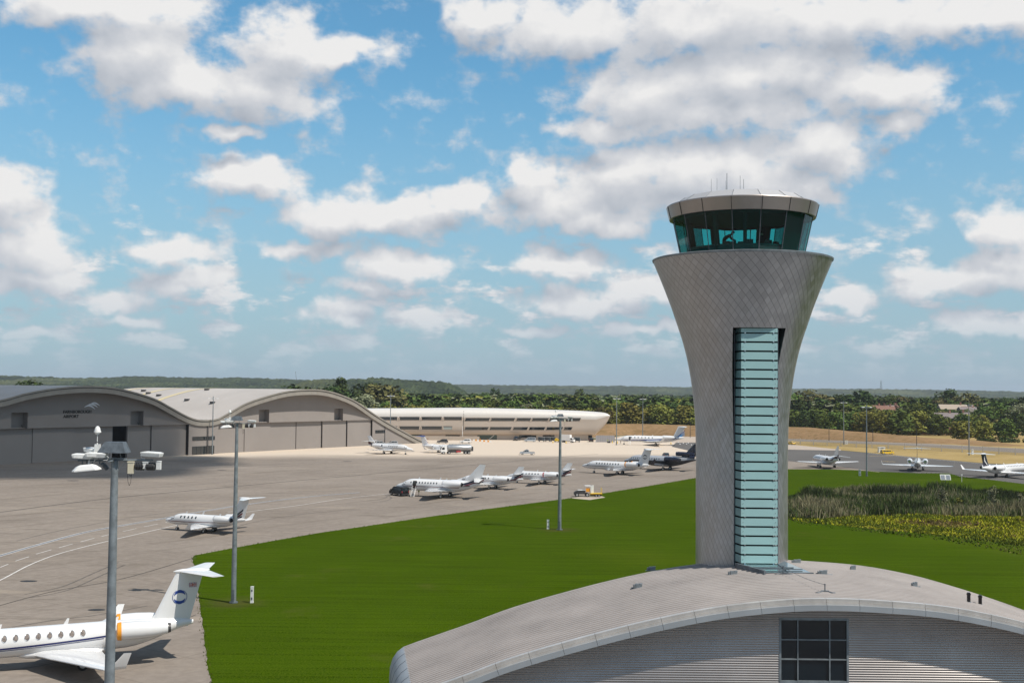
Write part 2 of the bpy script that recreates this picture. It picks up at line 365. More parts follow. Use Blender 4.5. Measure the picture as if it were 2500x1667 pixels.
# lawn edge against the apron, photograph pixels
EDGE = [(530,1750),(516,1667),(505,1615),(500,1560),(492,1510),(486,1460),(478,1400),(470,1362),(476,1355),(560,1339),(659,1321),(780,1300),(914,1281),(1040,1262),(1159,1246),(1290,1229),(1414,1213),(1560,1190),(1701,1166),(1800,1154),(1921,1145),(2007,1145),(2080,1147),(2147,1151),(2240,1155),(2316,1155),(2344,1163),(2420,1171),(2500,1181),(2640,1205)]
def ragged(pl, amp=.09, n=6):
    out = []
    P3 = [G(*p) for p in pl]
    for a, c in zip(P3, P3[1:]):
        k = max(2, int((c-a).length/1.2)); k = min(k, 60)
        for i in range(k):
            q = a.lerp(c, i/k); w = noise.noise(q*.55)*amp*2+noise.noise(q*2.1)*amp
            nrm = Vector((-(c-a).y, (c-a).x, 0)).normalized(); out.append(q+nrm*w)
    return out+[P3[-1]]
edge = ragged(EDGE)
# tessellate the lawn with triangles fan-free polygon (ngon is fine for a flat sheet)
sheet('lawn', edge+[Vector((300,78,0)),Vector((-8,78,0)),Vector((-24,74,0))], .012, M['lawn'])
apr = [Vector((-420,-60,0)),Vector((80,-60,0)),Vector((190,330,0)),G(2165,1154),G(2090,1138),G(2014,1129),G(1922,1121),G(1800,1098),G(1690,1068),G(1560,1062),G(1440,1068),Vector((60,520,0)),Vector((-20,560,0)),Vector((-420,560,0))]
sheet('forecourt', [Vector((-24,-300,0)),Vector((300,-300,0)),Vector((300,79,0)),Vector((-24,79,0))], .006, M['forecourt'])
sheet('apron', apr, 0.0, M['apron'])
asp = pxs([(1640,1090),(1700,1104),(1800,1118),(1922,1125),(2014,1134),(2147,1152),(2316,1156),(2344,1164),(2500,1182),(2700,1212),(2800,1160),(2500,1136),(2405,1131),(2206,1113),(2119,1105),(2053,1099),(1922,1096.5),(1800,1090),(1700,1080),(1650,1080)])
sheet('taxiway', asp, .008, M['asphalt'])
sheet('perimeter_road', pxs([(1640,1062),(1700,1062),(1922,1084),(2053,1097),(2053,1099.5),(1922,1097),(1700,1080),(1640,1079)]), .012, M['paleconc'])
sheet('dry_verge', pxs([(1690,1060),(1922,1084),(2053,1098.5),(2119,1104.5),(2206,1113),(2405,1130.5),(2500,1135.5),(2900,1160),(2900,1125),(2500,1102),(2200,1083),(1922,1070),(1700,1056)]), .004, M['drygrass'])
sheet('service_road', pxs([(1700,1064),(1922,1076),(2200,1087),(2500,1106),(2900,1134),(2900,1122),(2500,1095),(2200,1079),(1922,1070),(1700,1060)]), .009, M['service'])
sheet('meadow', [Vector((130,480,0)),Vector((420,400,0)),Vector((420,700,0)),Vector((130,740,0))], -.008, M['drygrass'])
sheet('marsh', ragged([(1880,1252),(1960,1272),(2060,1282),(2160,1292),(2300,1304),(2400,1318),(2520,1336),(2700,1360),(2700,1250),(2500,1241),(2250,1238),(2050,1240),(1900,1236)], .8), .02, M['marsh'])
for k, (c, rx, ry) in enumerate([((2170,1257),6,1.2),((2350,1276),6,1.2),((2440,1281),4,.9),((2230,1276),7,1.0),((2100,1262),4,.7)]):
    q = G(*c); pts = [(q.x+rx*math.cos(a)*(1+.25*noise.noise(Vector((math.cos(a)*2, math.sin(a)*2, k)))), q.y+ry*math.sin(a)*(1+.3*noise.noise(Vector((math.cos(a)*3, math.sin(a)*3, k+9)))), 0) for a in [i*math.pi/16 for i in range(32)]]
    if k == 0: M['pool'] = mat('still_water', (.03,.04,.05), .05, 0, .8)
    mb = MB() if k == 0 else mb; mb.quad(*[(p[0], p[1], .028) for p in pts])
tag(mb.build('water', M['pool']), kind='structure')
# painted lines and joints
def ribbon(name, pl, w, m, z=.016, dense=8):
    P3 = [G(*p) for p in pl]; pts = []
    for i in range(len(P3)-1):
        p0 = P3[max(i-1,0)]; p1 = P3[i]; p2 = P3[i+1]; p3 = P3[min(i+2,len(P3)-1)]
        for k in range(dense):
            t = k/dense; pts.append(.5*((2*p1)+(p2-p0)*t+(2*p0-5*p1+4*p2-p3)*t*t+(3*p1-3*p2+p3-p0)*t**3))
    pts.append(P3[-1]); A = []; B = []
    for i, p in enumerate(pts):
        d = (pts[min(i+1,len(pts)-1)]-pts[max(i-1,0)]).normalized(); nn = Vector((-d.y, d.x, 0))*w/2
        A.append(p+nn+Vector((0,0,z))); B.append(p-nn+Vector((0,0,z)))
    mb = MB(); mb.strip(B, A); return tag(mb.build(name, m), kind='structure')
ribbon('taxi_line', [(-60,1440),(0,1416),(76.5,1376.7),(153,1348.6),(268,1319.3),(382.6,1292.5),(434,1281),(520,1263.5),(602,1249.5),(729.6,1233),(844,1216),(957,1204)], .22, M['line'])
for s_ in ((-.35),(.0),(.35)):
    ribbon('edge_line', [(-40,1369+s_*6),(0,1356.3+s_*6),(102,1327+s_*5),(204,1300+s_*5),(280.6,1285.4+s_*4.5),(382.6,1268+s_*4),(500,1247+s_*3.5),(615,1229+s_*3),(755,1212+s_*2.6),(878,1202+s_*2)], .16 if s_ else .30, M['lineblue'] if s_ == 0 else M['line'], z=.016 if s_ == 0 else .020)
dz = [((0,1384.5),(20,1376.7)),((38,1369),(70.7,1358.3)),((88.5,1352),(125,1341.5)),((143.6,1336.7),(177.8,1327)),((196.4,1322.4),(230,1313.2)),((247.5,1309),(266.6,1304.5)),((299.7,1297.1),(333.7,1289.5)),((351.5,1285.4),(384.7,1279)),((404,1275),(436,1269)),((556,1250),(590,1245))]
mb = MB()
for a, c in dz:
    A = G(*a); B = G(*c); d = (B-A).normalized(); nn = Vector((-d.y, d.x, 0))*.09; zz = Vector((0,0,.018)); mb.quad(A-nn+zz, B-nn+zz, B+nn+zz, A+nn+zz)
tag(mb.build('dashed_line', M['line']), kind='structure')
ribbon('drain_channel', [(-60,1257.5),(0,1250),(270,1216),(569,1187.7),(780,1168),(1100,1139.8),(1189,1131.7),(1354.8,1116.5),(1460,1108)], .5, M['joint'], z=.014)
ribbon('slab_joint', [(-40,1172),(300,1157),(560,1140),(800,1127)], .3, M['joint'], z=.014)
ribbon('slab_joint', [(-30,1486),(130,1443),(300,1412),(478,1360)], .18, M['joint'], z=.014)
ribbon('slab_joint', [(-30,1640),(120,1620),(330,1560),(478,1500)], .12, M['joint'], z=.014)
M['tyremark'] = mat('tyre_rubber_streak', (.105,.090,.076), .85, var=(.8,.3))
for pl in ([(895,1222),(925,1219),(945,1212),(938,1206)],[(905,1226),(935,1224),(955,1216),(948,1209)],[(60,1450),(150,1432),(230,1398),(290,1372)],[(76,1458),(165,1440),(246,1405),(305,1378)],[(30,1530),(140,1512),(240,1500),(360,1478)],[(560,1290),(640,1270),(760,1252),(880,1243)],[(300,1190),(420,1188),(560,1176),(700,1170)],[(40,1320),(160,1292),(330,1262),(470,1243)]): ribbon('tyre_mark', pl, .22, M['tyremark'], z=.010)
ribbon('yellow_line', [(2123,1113),(2150,1112.5),(2180,1114)], .5, M['lineyellow'])
ribbon('yellow_line', [(2155,1125.5),(2186,1127)], .7, M['lineyellow'])
ribbon('yellow_line', [(2120,1105.6),(2206,1114.2),(2405,1132),(2560,1142)], .35, M['line'])
ribbon('kerb_line', [(1922,1125.5),(2014,1134.5),(2147,1152.5)], .35, M['paleconc'])
for c, r in (((70,1418),1.0),((178,1173),1.4),((541,1147),1.4),((236,1488),.9),((848,1126),1.5)):
    q = G(*c); mb = MB(); mb.quad(*[(q.x+r*math.cos(a), q.y+r*.55*math.sin(a), .02) for a in [i*math.pi/6 for i in range(12)]]); tag(mb.build('drain_cover', M['dark']), 'dark oval drain cover set in the beige apron', 'drain cover', 'drain covers in the apron')
# ================================================================== hills and countryside (polar sheet)
def ridge(az_px, D, crest, wf, wb, r):     # crest: table px -> height
    h = smooth_tab(crest, az_px)
    if r < D: t = max(0, 1-(D-r)/wf)
    else: t = max(0, 1-(r-D)/wb)
    return h*(t*t*(3-2*t))
def yz(px, y, D):                          # height that shows at row y at distance D
    return at(px, y, D).z
far_tab = [(px, yz(px, y, 6200)) for px, y in [(-400,935),(0,934),(400,936),(700,937),(1000,938),(1110,939),(1300,941.5),(1500,943),(1700,946),(1930,949.5),(2100,950),(2240,951.5),(2400,954.5),(2500,957),(2900,962)]]
left_tab = [(px, yz(px, y, 4300)) for px, y in [(-400,915),(0,918),(90,921),(240,924),(330,920),(450,923.5),(520,924),(570,923),(700,927),(800,932),(900,937),(1000,950),(1100,965),(1200,975)]]+[(1300,0),(3000,0)]
left_tab = [(a, max(0, z)) for a, z in left_tab]
mid_tab = [(-400,0),(560,0)]+[(px, max(0, yz(px, y, 2700))) for px, y in [(640,958),(700,944),(760,931),(830,927),(950,926),(1030,930),(1070,933),(1100,938),(1130,952)]]+[(1170,0),(3000,0)]
NA, rs = 620, []
r = 1500.
while r < 8200: rs.append(r); r *= 1.0155
V = []; F = []
for i, r in enumerate(rs):
    for j in range(NA+1):
        px = -400+3300*j/NA; d = ray(px, 950); x = d.x/d.y*r; y = r
        z = max(ridge(px, 6200, far_tab, 1500, 1200, r), ridge(px, 4300, left_tab, 1700, 900, r), ridge(px, 2700, mid_tab, 500, 500, r))
        z += (noise.noise(Vector((x*.011, y*.011, 3)))*2.6 + noise.noise(Vector((x*.033, y*.033, 7)))*3.4+random.uniform(-1,1)*2.6)*(min(1,(z+4)/12)) + 1.0
        V.append((x, y, z if i else -2))
for i in range(len(rs)-1):
    for j in range(NA): a = i*(NA+1)+j; F.append((a, a+1, a+NA+2, a+NA+1))
me = bpy.data.meshes.new('hills'); me.from_pydata(V, [], F)
m = bpy.data.materials.new('wooded_hillside'); m.use_nodes = True; t = NT(m.node_tree); p = t.n['Principled BSDF']; p.inputs['Roughness'].default_value = 1; p.inputs['Specular IOR Level'].default_value = 0
O = t.node('ShaderNodeTexCoord').outputs['Object']
f = t.math('ADD', t.math('MULTIPLY', t.noise(O, .022, 6, .85), .65), t.math('MULTIPLY', t.noise(O, .0045, 5, .65), .35))
c = t.ramp(f, [(.40,(.008,.014,.008)),(.49,(.024,.038,.016)),(.56,(.06,.08,.03)),(.66,(.13,.14,.07))])
field = t.rng(t.noise(t.vec('MULTIPLY', O, (1,.35,1)), .0028, 3, .5), .60, .66)
c = t.mix(t.math('MULTIPLY', field, .5), c, (.11,.12,.05))
t.l.new(c, p.inputs['Base Color']); me.materials.append(m); link('hills', me); tag(bpy.data.objects['hills'], kind='structure')
# ------------------------------------------------------------------ trees
def leaf_mat(name, lo, hi, auto=0):
    m = bpy.data.materials.new(name); m.use_nodes = True; t = NT(m.node_tree); p = t.n['Principled BSDF']
    p.inputs['Roughness'].default_value = .75; p.inputs['Specular IOR Level'].default_value = .04
    O = t.node('ShaderNodeTexCoord').outputs['Object']; oi = t.node('ShaderNodeObjectInfo')
    f = t.noise(O, .9, 3, .7); c = t.ramp(f, [(.34, lo), (.64, hi)])
    hs = t.node('ShaderNodeHueSaturation'); t.l.new(c, hs.inputs['Color'])
    t.l.new(t.math('MULTIPLY_ADD', oi.outputs['Random'], .05, .475), hs.inputs['Hue']); t.l.new(t.math('MULTIPLY_ADD', oi.outputs['Random'], .5, .75), hs.inputs['Value'])
    t.l.new(hs.outputs[0], p.inputs['Base Color'])
    return m
LM = [leaf_mat('mid_green_leaves', (.040,.062,.016), (.13,.175,.040)), leaf_mat('dark_green_leaves', (.022,.038,.013), (.070,.10,.030)),
      leaf_mat('yellow_green_leaves', (.085,.095,.020), (.27,.26,.06)), leaf_mat('grey_green_leaves', (.09,.10,.055), (.27,.28,.17)),
      leaf_mat('olive_brown_leaves', (.06,.058,.022), (.175,.160,.062))]
M['bark'] = mat('bark', (.07,.055,.04), .95, var=(3,.3))
def crown_faces(mb, rng, c, rad, n, size, m=1):
    for _ in range(n):
        while True:
            v = Vector((rng.uniform(-1,1), rng.uniform(-1,1), rng.uniform(-1,1)))
            if .15 < v.length < 1: break
        v = v.normalized()*(.55+.5*rng.random()**.5)
        p = c+Vector((v.x*rad.x, v.y*rad.y, v.z*rad.z)); nrm = (v+Vector((rng.gauss(0,.45), rng.gauss(0,.45), rng.gauss(0,.45)+.2))).normalized()
        q = nrm.to_track_quat('Z', 'Y'); s_ = size*rng.uniform(.6,1.3); a = rng.uniform(0, 6.3)
        mb.quad(*[p+q@Vector((s_*math.cos(a+k)*.6, s_*math.sin(a+k)*.5, rng.uniform(-.1,.1)*s_)) for k in (0,1.5,3.1,4.6)], m=m)
def make_tree(seed, H, Wd, kind, dens=1.0):
    rng = random.Random(seed); tk = MB(); cr = MB()
    if kind == 'poplar':
        tk.tube((0,0,-.2), (0,0,H*.8), .35, .08, 7)
        for k in range(9):
            z = H*(.12+.1*k); rr = Wd*.5*math.sin(math.pi*min(1,(k+1.3)/10.5))**.6
            crown_faces(cr, rng, Vector((rng.uniform(-.3,.3), rng.uniform(-.3,.3), z)), Vector((rr, rr, H*.10)), int(60*dens), .8, 0)
    else:
        th = H*.32; tk.tube((0,0,-.2), (0,0,th), .42*H/13, .28*H/13, 8)
        nl = 16 if kind == 'round' else 20; pts = []
        for k in range(nl):
            a = k*2.4+rng.random(); lv = (k+.5)/nl; rr = Wd*.5*math.sqrt(max(0, 1-(2*lv-1.0)**2*.85))*rng.uniform(.45,.78)
            if kind == 'open': rr *= rng.uniform(.7,1.25)
            z = H*(.20+.66*lv)+rng.uniform(-.4,.4)
            c = Vector((rr*math.cos(a), rr*math.sin(a), z)); s_ = Wd*rng.uniform(.15,.25)
            if k % 2 == 0: tk.tube((0,0,th*.8), c, .16, .05, 5)
            crown_faces(cr, rng, c, Vector((s_, s_, s_*rng.uniform(.7,1))), int(62*dens), .85 if kind == 'round' else .7, 0)
        crown_faces(cr, rng, Vector((0,0,H*.86)), Vector((Wd*.22, Wd*.22, H*.13)), int(80*dens), .8, 0)
        crown_faces(cr, rng, Vector((0,0,H*.22)), Vector((Wd*.42, Wd*.42, H*.18)), int(120*dens), .9, 0)
    return tk, cr
PROTO = []
def one_mesh(tk, cr, name):
    mb = MB(); mb.v = list(tk.v); mb.f = list(tk.f); mb.m = [0]*len(tk.f); k = len(mb.v)
    mb.v += cr.v; mb.f += [tuple(i+k for i in f) for f in cr.f]; mb.m += [1]*len(cr.f)
    return mb
KN = {0:'mid green', 1:'dark green', 2:'yellow-green', 3:'silvery grey-green', 4:'olive brown'}
for s_, (H, Wd, kd) in enumerate([(13,11,'round'),(15,12,'open'),(11,10,'round'),(14,10,'open'),(17,4.2,'poplar')]):
    tk, cr = make_tree(s_+3, H, Wd, kd); PROTO.append((tk, cr, H, kd))
TMESH = {}
def tree_mesh(s_, mk):
    if (s_, mk) not in TMESH:
        tk, cr, H, kd = PROTO[s_]; mb = one_mesh(tk, cr, 'tree'); me = bpy.data.meshes.new('tree'); me.from_pydata(mb.v, [], mb.f)
        me.materials.append(M['bark']); me.materials.append(LM[mk]); me.polygons.foreach_set('material_index', mb.m); TMESH[(s_, mk)] = me
    return TMESH[(s_, mk)]
PMESH = {}
rt = random.Random(11); ntree = 0
ROOFS = [(2120,2200),(2276,2345),(2350,2384)]
def put_tree(px, D, s_, mk, hgt, label, group, parts=False, name='broadleaf_tree', base=0.):
    global ntree
    q = at(px, 1000, D); H = PROTO[s_][2]
    if D < 790 and any(a < px < b_ for a, b_ in ROOFS): hgt = min(hgt, at(px, 999, D).z)       # lower growth lets the roofs show
    sc = hgt/H; rz = rt.uniform(0, 6.28); sx = rt.uniform(1.15, 1.5)
    if parts:
        if (s_, mk) not in PMESH:
            tk, cr, _, _ = PROTO[s_]; a = bpy.data.meshes.new('trunk'); a.from_pydata(tk.v, [], tk.f); a.materials.append(M['bark'])
            b_ = bpy.data.meshes.new('crown'); b_.from_pydata(cr.v, [], cr.f); b_.materials.append(LM[mk]); PMESH[(s_, mk)] = (a, b_)
        o = empty(name, (q.x, D, base), rz); link('trunk', PMESH[(s_, mk)][0], o); link('crown', PMESH[(s_, mk)][1], o)
    else:
        o = link(name, tree_mesh(s_, mk)); o.location = (q.x, D, base); o.rotation_euler = (0, 0, rz)
    o.scale = (sc*sx, sc*sx, sc); tag(o, label, 'tree', group); ntree += 1
    return o
def bg(zone): return 'trees '+zone
# belts: px range, distance range, count, kinds, heights
belts = [('behind the silver terminal building', 905, 1500, (590, 640), 34, [(2,.5),(0,.3),(4,.2)], (12,14.5)),
         ('behind the silver terminal building', 870, 1500, (650, 730), 40, [(0,.5),(1,.3),(3,.2)], (14,17)),
         ('behind the silver terminal building', 830, 1700, (760, 950), 38, [(1,.6),(0,.4)], (16,20)),
         ('behind the brown bank beside the white and blue jet', 1480, 1725, (625, 660), 18, [(2,.5),(0,.25),(1,.25)], (13,16.5)),
         ('beyond the brown bank right of the tower', 1900, 2400, (612, 660), 42, [(0,.45),(1,.25),(2,.2),(4,.1)], (11,14)),
         ('beyond the brown bank right of the tower', 1900, 2530, (680, 760), 40, [(0,.4),(1,.3),(3,.3)], (14.5,18)),
         ('on the skyline of the wood right of the tower', 1900, 2530, (800, 1000), 34, [(1,.6),(0,.2),(4,.2)], (18,21.5)),
         ('behind the hangar roofs', 640, 905, (640, 900), 16, [(1,.5),(0,.3),(3,.2)], (15,21))]
for zone, a, c, (d0_, d1_), n, kinds, (h0, h1) in belts:
    for i in range(n):
        px = a+(c-a)*(i+rt.uniform(.1,.9))/n; D = rt.uniform(d0_, d1_); r = rt.random(); acc = 0
        for mk, w in kinds:
            acc += w
            if r <= acc: break
        parts = d0_ < 630
        put_tree(px, D, rt.choice([0,1,2,3]), mk, rt.uniform(h0, h1), KN[mk]+' broadleaf tree '+zone, KN[mk]+' '+bg(zone), parts)
# single trees one can point at
for px, D, s_, mk, h, lb in [(715,620,0,1,23.5,'round dark tree rising over the hangar roof crest'),(768,640,2,1,22.5,'broad dark green tree over the hangar roof beside the round one'),(812,640,3,1,25,'shaggy grey-green tree in front of the tall poplar pair'),
        (905,700,0,1,25.5,'large dark oak against the hill beyond the hangar arch'),(935,690,2,4,25,'bare-looking brown tree beside the large dark oak'),(79,560,0,1,24.5,'dark tree poking over the left hangar roof'),
        (1975,820,0,4,24,'rounded brownish tree highest on the right skyline'),(2005,800,2,4,21.5,'smaller brown tree beside the rounded brownish one'),(2050,830,1,1,22,'dark crown on the skyline left of the big dark tree'),(2098,780,0,1,24,'big dark brown-green tree above the far mast'),(2319,900,3,1,27,'tall pointed dark tree on the right skyline'),(2360,880,0,4,23,'broad brown-green tree beside the tall pointed one'),
        (2242,640,0,0,17,'large round green tree standing before the far houses'),(2350,560,2,2,9.5,'young lime-green tree at the end of the brown bank'),(2402,545,2,2,10,'young yellowing tree between the two lime-green ones'),(2453,550,0,0,11,'young green tree nearest the right edge of the picture'),(2482,600,3,1,14,'dark tree cut by the right edge of the picture')]:
    put_tree(px, D, s_, mk, h, lb, None, True)
for i, (px, D, h, lb) in enumerate([(829,640,28.5,'left of two tall poplars over the hangar roof'),(834,660,28,'right of two tall poplars over the hangar roof'),(1204,1000,23.5,'left dark poplar beyond the terminal roof'),(1216,1010,22.5,'right dark poplar beyond the terminal roof'),(1410,1100,23,'left of two slim poplars behind the apron mast'),(1419,1110,24,'right of two slim poplars behind the apron mast')]):
    put_tree(px, D, 4, 1 if i < 4 else 0, h, lb, None, False, 'poplar_tree')
# the wood beyond, as one mass of crowns
V = []; F = []; MI = []; rw = random.Random(5)
for i in range(6000):
    D = 700+2300*rw.random()**1.35; px = rw.uniform(-60, 2560); q = at(px, 960, D)
    if px < 640 and D < 650: continue
    hh = rw.uniform(9,15) if D > 1300 else rw.uniform(13,19); ww = rw.uniform(5,8.5)*(1+(D-700)/2600); base = 0
    if noise.noise(Vector((q.x*.004, D*.004, 1))) < -.25: hh *= .5
    if 600 < px < 1180 and D > 2200: continue
    if D < 790 and any(a < px < b_ for a, b_ in ROOFS): hh = min(hh, 11.5)
    mi = 0 if rw.random() < .45 else (1 if rw.random() < .65 else rw.choice([2,3,3,4]))
    n = 22 if D < 1400 else 12
    for _ in range(n):
        a = rw.uniform(0, 6.28); e = rw.uniform(-.1, 1.5); c = Vector((q.x+ww*math.cos(a)*math.cos(e)*.8, D+ww*math.sin(a)*math.cos(e)*.8, hh*(.42+.55*math.sin(e))))
        nrm = Vector((math.cos(a)*math.cos(e)+rw.gauss(0,.3), math.sin(a)*math.cos(e)+rw.gauss(0,.3), math.sin(e)+.3)).normalized(); qq = nrm.to_track_quat('Z', 'Y'); s_ = ww*.34*rw.uniform(.7,1.3); k0 = len(V)
        for kk in range(5): V.append(tuple(c+qq@Vector((s_*math.cos(kk*1.256)*rw.uniform(.7,1.1), s_*math.sin(kk*1.256)*rw.uniform(.7,1.1), -.25*s_*(kk % 2)))))
        F.append((k0,k0+1,k0+2,k0+3,k0+4)); MI.append(mi)
me = bpy.data.meshes.new('distant_wood'); me.from_pydata(V, [], F)
for q in LM: me.materials.append(q)
me.polygons.foreach_set('material_index', MI); o = link('distant_wood', me); tag(o, 'mass of mixed green treetops stretching from the airfield to the hills', 'woodland', kind='stuff')
# ------------------------------------------------------------------ bank behind the airfield
def bank(name, pts, w, h, label):
    mb = MB(); rows = []
    A = [G(*p) for p in pts]; fine = []
    for a, c in zip(A, A[1:]):
        k = max(2, int((c-a).length/4))
        for i in range(k): fine.append(a.lerp(c, i/k))
    fine.append(A[-1]); n = len(fine)
    for i, p in enumerate(fine):
        d = (fine[min(i+1,n-1)]-fine[max(i-1,0)]).normalized(); nn = Vector((-d.y, d.x, 0))
        e = min(1, (n-1-i)/max(1, 22)); e2 = min(1, i/6+.01); hh = h*min(e, e2)**.8; row = []
        for u in [0,.06,.14,.25,.36,.44,.5,.58,.7,.85,1]:
            prof = math.sin(math.pi*min(1, max(0, .5+(u-.5)*1.02)))**.8 if not .4 < u < .6 else 1
            q = p+nn*w*u; row.append((q.x, q.y, hh*max(0, prof)*.98+noise.noise(q*.15)*.3-.05))
        rows.append(row)
    mb.loft(rows, close=False); return tag(mb.build(name, M['berm'], smooth=True), label, 'earth bank')
bank('earth_bank', [(1400,1064),(1560,1062),(1700,1066),(1922,1070.5),(2100,1077),(2240,1082),(2330,1084),(2420,1090)], 26, 5.4, 'long grassy brown earth bank running behind the perimeter fence')
bank('earth_mound', [(1462,1068),(1480,1067.5),(1500,1067),(1518,1067)], 14, 2.6, 'low brown mound between the terminal and the long bank')
# fence
fr = empty('perimeter_fence', (G(1933,1085).x, G(1933,1085).y, 0)); tag(fr, 'pale mesh security fence with concrete posts below the brown bank', 'fence')
a = G(1700,1075); pl = [G(1700,1074),G(1922,1083.5),G(2053,1090),G(2250,1100),G(2400,1106),(G(2520,1113)),G(2620,1118)]
mbp = MB(); mbm = MB(); off = Vector(fr.location); posts = []
for s0, s1_ in zip(pl, pl[1:]):
    L = (s1_-s0).length; k = int(L/6.2)
    for i in range(k): posts.append(s0.lerp(s1_, i/k))
pm = MB(); pm.box((0,0,1.25), (.30,.2,2.5)); pm.prism([(-.1,2.4),(.1,2.4),(.06,2.85),(-.02,2.85)], -.08, .08); first = None
M['fencepost'] = mat('concrete_post', (.40,.37,.33), .85); M['mesh'] = glass_mat('wire_mesh', (.78,.77,.74), -.0)
mm = M['mesh'].node_tree; gl_ = [n for n in mm.nodes if n.type == 'BSDF_GLOSSY'][0]; mm.nodes.remove(gl_); df = mm.nodes.new('ShaderNodeBsdfDiffuse'); df.inputs[0].default_value = (.40,.37,.33,1)
mx = [n for n in mm.nodes if n.type == 'MIX_SHADER'][0]; mm.links.new(df.outputs[0], mx.inputs[2]); mm.links.remove(mx.inputs[0].links[0]); mx.inputs[0].default_value = .28; [n for n in mm.nodes if n.type == 'BSDF_TRANSPARENT'][0].inputs[0].default_value = (1,1,1,1)
for i, p in enumerate(posts[:100]):
    if first is None: first = pm.build('post', M['fencepost'], fr); o = first
    else: o = first.copy(); COL.objects.link(o); o.parent = fr
    o.location = p-off
mbm.strip([p-off+Vector((0,0,.05)) for p in posts], [p-off+Vector((0,0,2.35)) for p in posts]); mbm.build('mesh_panel', M['mesh'], fr)
# thin path lamps and posts in the wood edge
for i, (px, y0, y1, lb) in enumerate([(2024,975,1076,'thin dark post on the bank left of the far mast'),(2131,1050,1072,'thin dark post on the bank behind the middle of the fence'),(2238,1053,1082,'thin dark post on the bank right of the small rear-facing jet'),(1685,1035,1062,'thin dark post on the bank beside the blue and white tail')]):
    if i == 0: y0, y1 = 1046, 1070
    q = G(px, y1+6); mb = MB(); s_ = FPX/q.y; mb.tube((0,0,0), (0,0,(y1-y0)/s_+2), .14, .1, 6); mb.box((0,-.1,(y1-y0)/s_+2), (.3,.25,.2)); tag(mb.build('fence_post', M['dark'], loc=q), lb, 'post')
# ------------------------------------------------------------------ reeds and marsh tufts
def blades(name, polys, n, h, mats, label, w=.09, lean=.25):
    V = []; F = []; MI = []; r_ = random.Random(hash(name) % 1000 if False else len(name)*7)
    tot = 0
    while tot < n:
        pl_, (hs0, hs1), cl = r_.choice(polys)
        x = r_.uniform(min(p.x for p in pl_), max(p.x for p in pl_)); y = r_.uniform(min(p.y for p in pl_), max(p.y for p in pl_))
        ins = False; j = len(pl_)-1
        for i in range(len(pl_)):
            if (pl_[i].y > y) != (pl_[j].y > y) and x < (pl_[j].x-pl_[i].x)*(y-pl_[i].y)/(pl_[j].y-pl_[i].y)+pl_[i].x: ins = not ins
            j = i
        if not ins: continue
        nz = noise.noise(Vector((x*.10, y*.10, cl))); dens_ = noise.noise(Vector((x*.3, y*.3, 5)))
        if r_.random() > .75+dens_: continue
        tot += 1; hh = r_.uniform(hs0, hs1)*max(.25, 1+1.3*nz); a = r_.uniform(0, 3.14); dx = math.cos(a)*w*r_.uniform(.6,1.6); dy = math.sin(a)*w; lx = r_.gauss(0, lean)*hh; ly = r_.gauss(0, lean)*hh
        k0 = len(V); V += [(x-dx,y-dy,0),(x+dx,y+dy,0),(x+dx*.7+lx*.5,y+dy*.7+ly*.5,hh*.6),(x+lx,y+ly,hh),(x-dx*.7+lx*.5,y-dy*.7+ly*.5,hh*.6)]; F.append((k0,k0+1,k0+2,k0+3,k0+4))
        z2 = noise.noise(Vector((x*.06+cl, y*.09, 9)))+r_.gauss(0,.18)
        MI.append(0 if z2 < -.10 else 1 if z2 < .22 else 2)
    me = bpy.data.meshes.new(name); me.from_pydata(V, [], F)
    for q in mats: me.materials.append(q)
    me.polygons.foreach_set('material_index', MI); o = link(name, me); tag(o, label, name.replace('_', ' '), kind='stuff'); return o
def bl(name, c): return mat(name, c, .85, spec=.1, var=(1.5,.35))
RE = [bl('dark_reed', (.040,.052,.020)), bl('green_reed', (.085,.125,.032)), bl('pale_reed', (.24,.22,.13))]
reed1 = pxs([(1860,1262),(1890,1226),(1945,1214),(1985,1203),(2040,1206),(2120,1197),(2180,1202),(2300,1199),(2420,1211),(2560,1214),(2560,1262),(2400,1262),(2250,1258),(2100,1262),(2000,1268)])
blades('reeds', [(reed1, (.7,2.0), 1)], 48000, 2, RE, 'tall dark reed bed beyond the marsh right of the tower', .08, .22)
MT = [bl('olive_tuft', (.11,.14,.015)), bl('yellow_tuft', (.34,.34,.02)), bl('brown_tuft', (.17,.12,.05))]
mar = pxs([(1885,1254),(1960,1273),(2060,1284),(2160,1294),(2300,1307),(2400,1321),(2560,1342),(2560,1262),(2300,1257),(2050,1262)])
blades('marsh_grass', [(mar, (.12,.5), 4)], 20000, 1, MT, 'yellow-green tussocks and mud at the edge of the lawn', .12, .4)
RG = [bl('rough_green', (.035,.062,.006)), bl('rough_olive', (.07,.085,.012)), bl('rough_straw', (.15,.13,.04))]
rim_ = pxs([(1870,1245),(1960,1282),(2060,1293),(2160,1304),(2300,1320),(2400,1338),(2560,1366),(2560,1200),(2420,1200),(2300,1190),(2100,1190),(1985,1197),(1890,1220)])
blades('rough_grass', [(rim_, (.08,.45), 2)], 14000, 1, RG, 'rough unmown grass fringing the marsh and reeds', .12, .4)
V = []; F = []; rg = random.Random(8)
for p in edge:
    if p.y > 330: continue
    for _ in range(5):
        x, y = p.x+rg.gauss(0,.16), p.y+rg.gauss(0,.16); h = rg.uniform(.05,.22); a = rg.uniform(0,3.14); w_ = .05; k0 = len(V); V += [(x-w_*math.cos(a),y-w_*math.sin(a),0),(x+w_*math.cos(a),y+w_*math.sin(a),0),(x+rg.gauss(0,.08),y+rg.gauss(0,.08),h)]; F.append((k0,k0+1,k0+2))
me = bpy.data.meshes.new('edge_grass'); me.from_pydata(V, [], F); me.materials.append(RG[1]); tag(link('edge_grass', me), 'ragged grass blades along the edge of the apron', 'grass', kind='stuff')
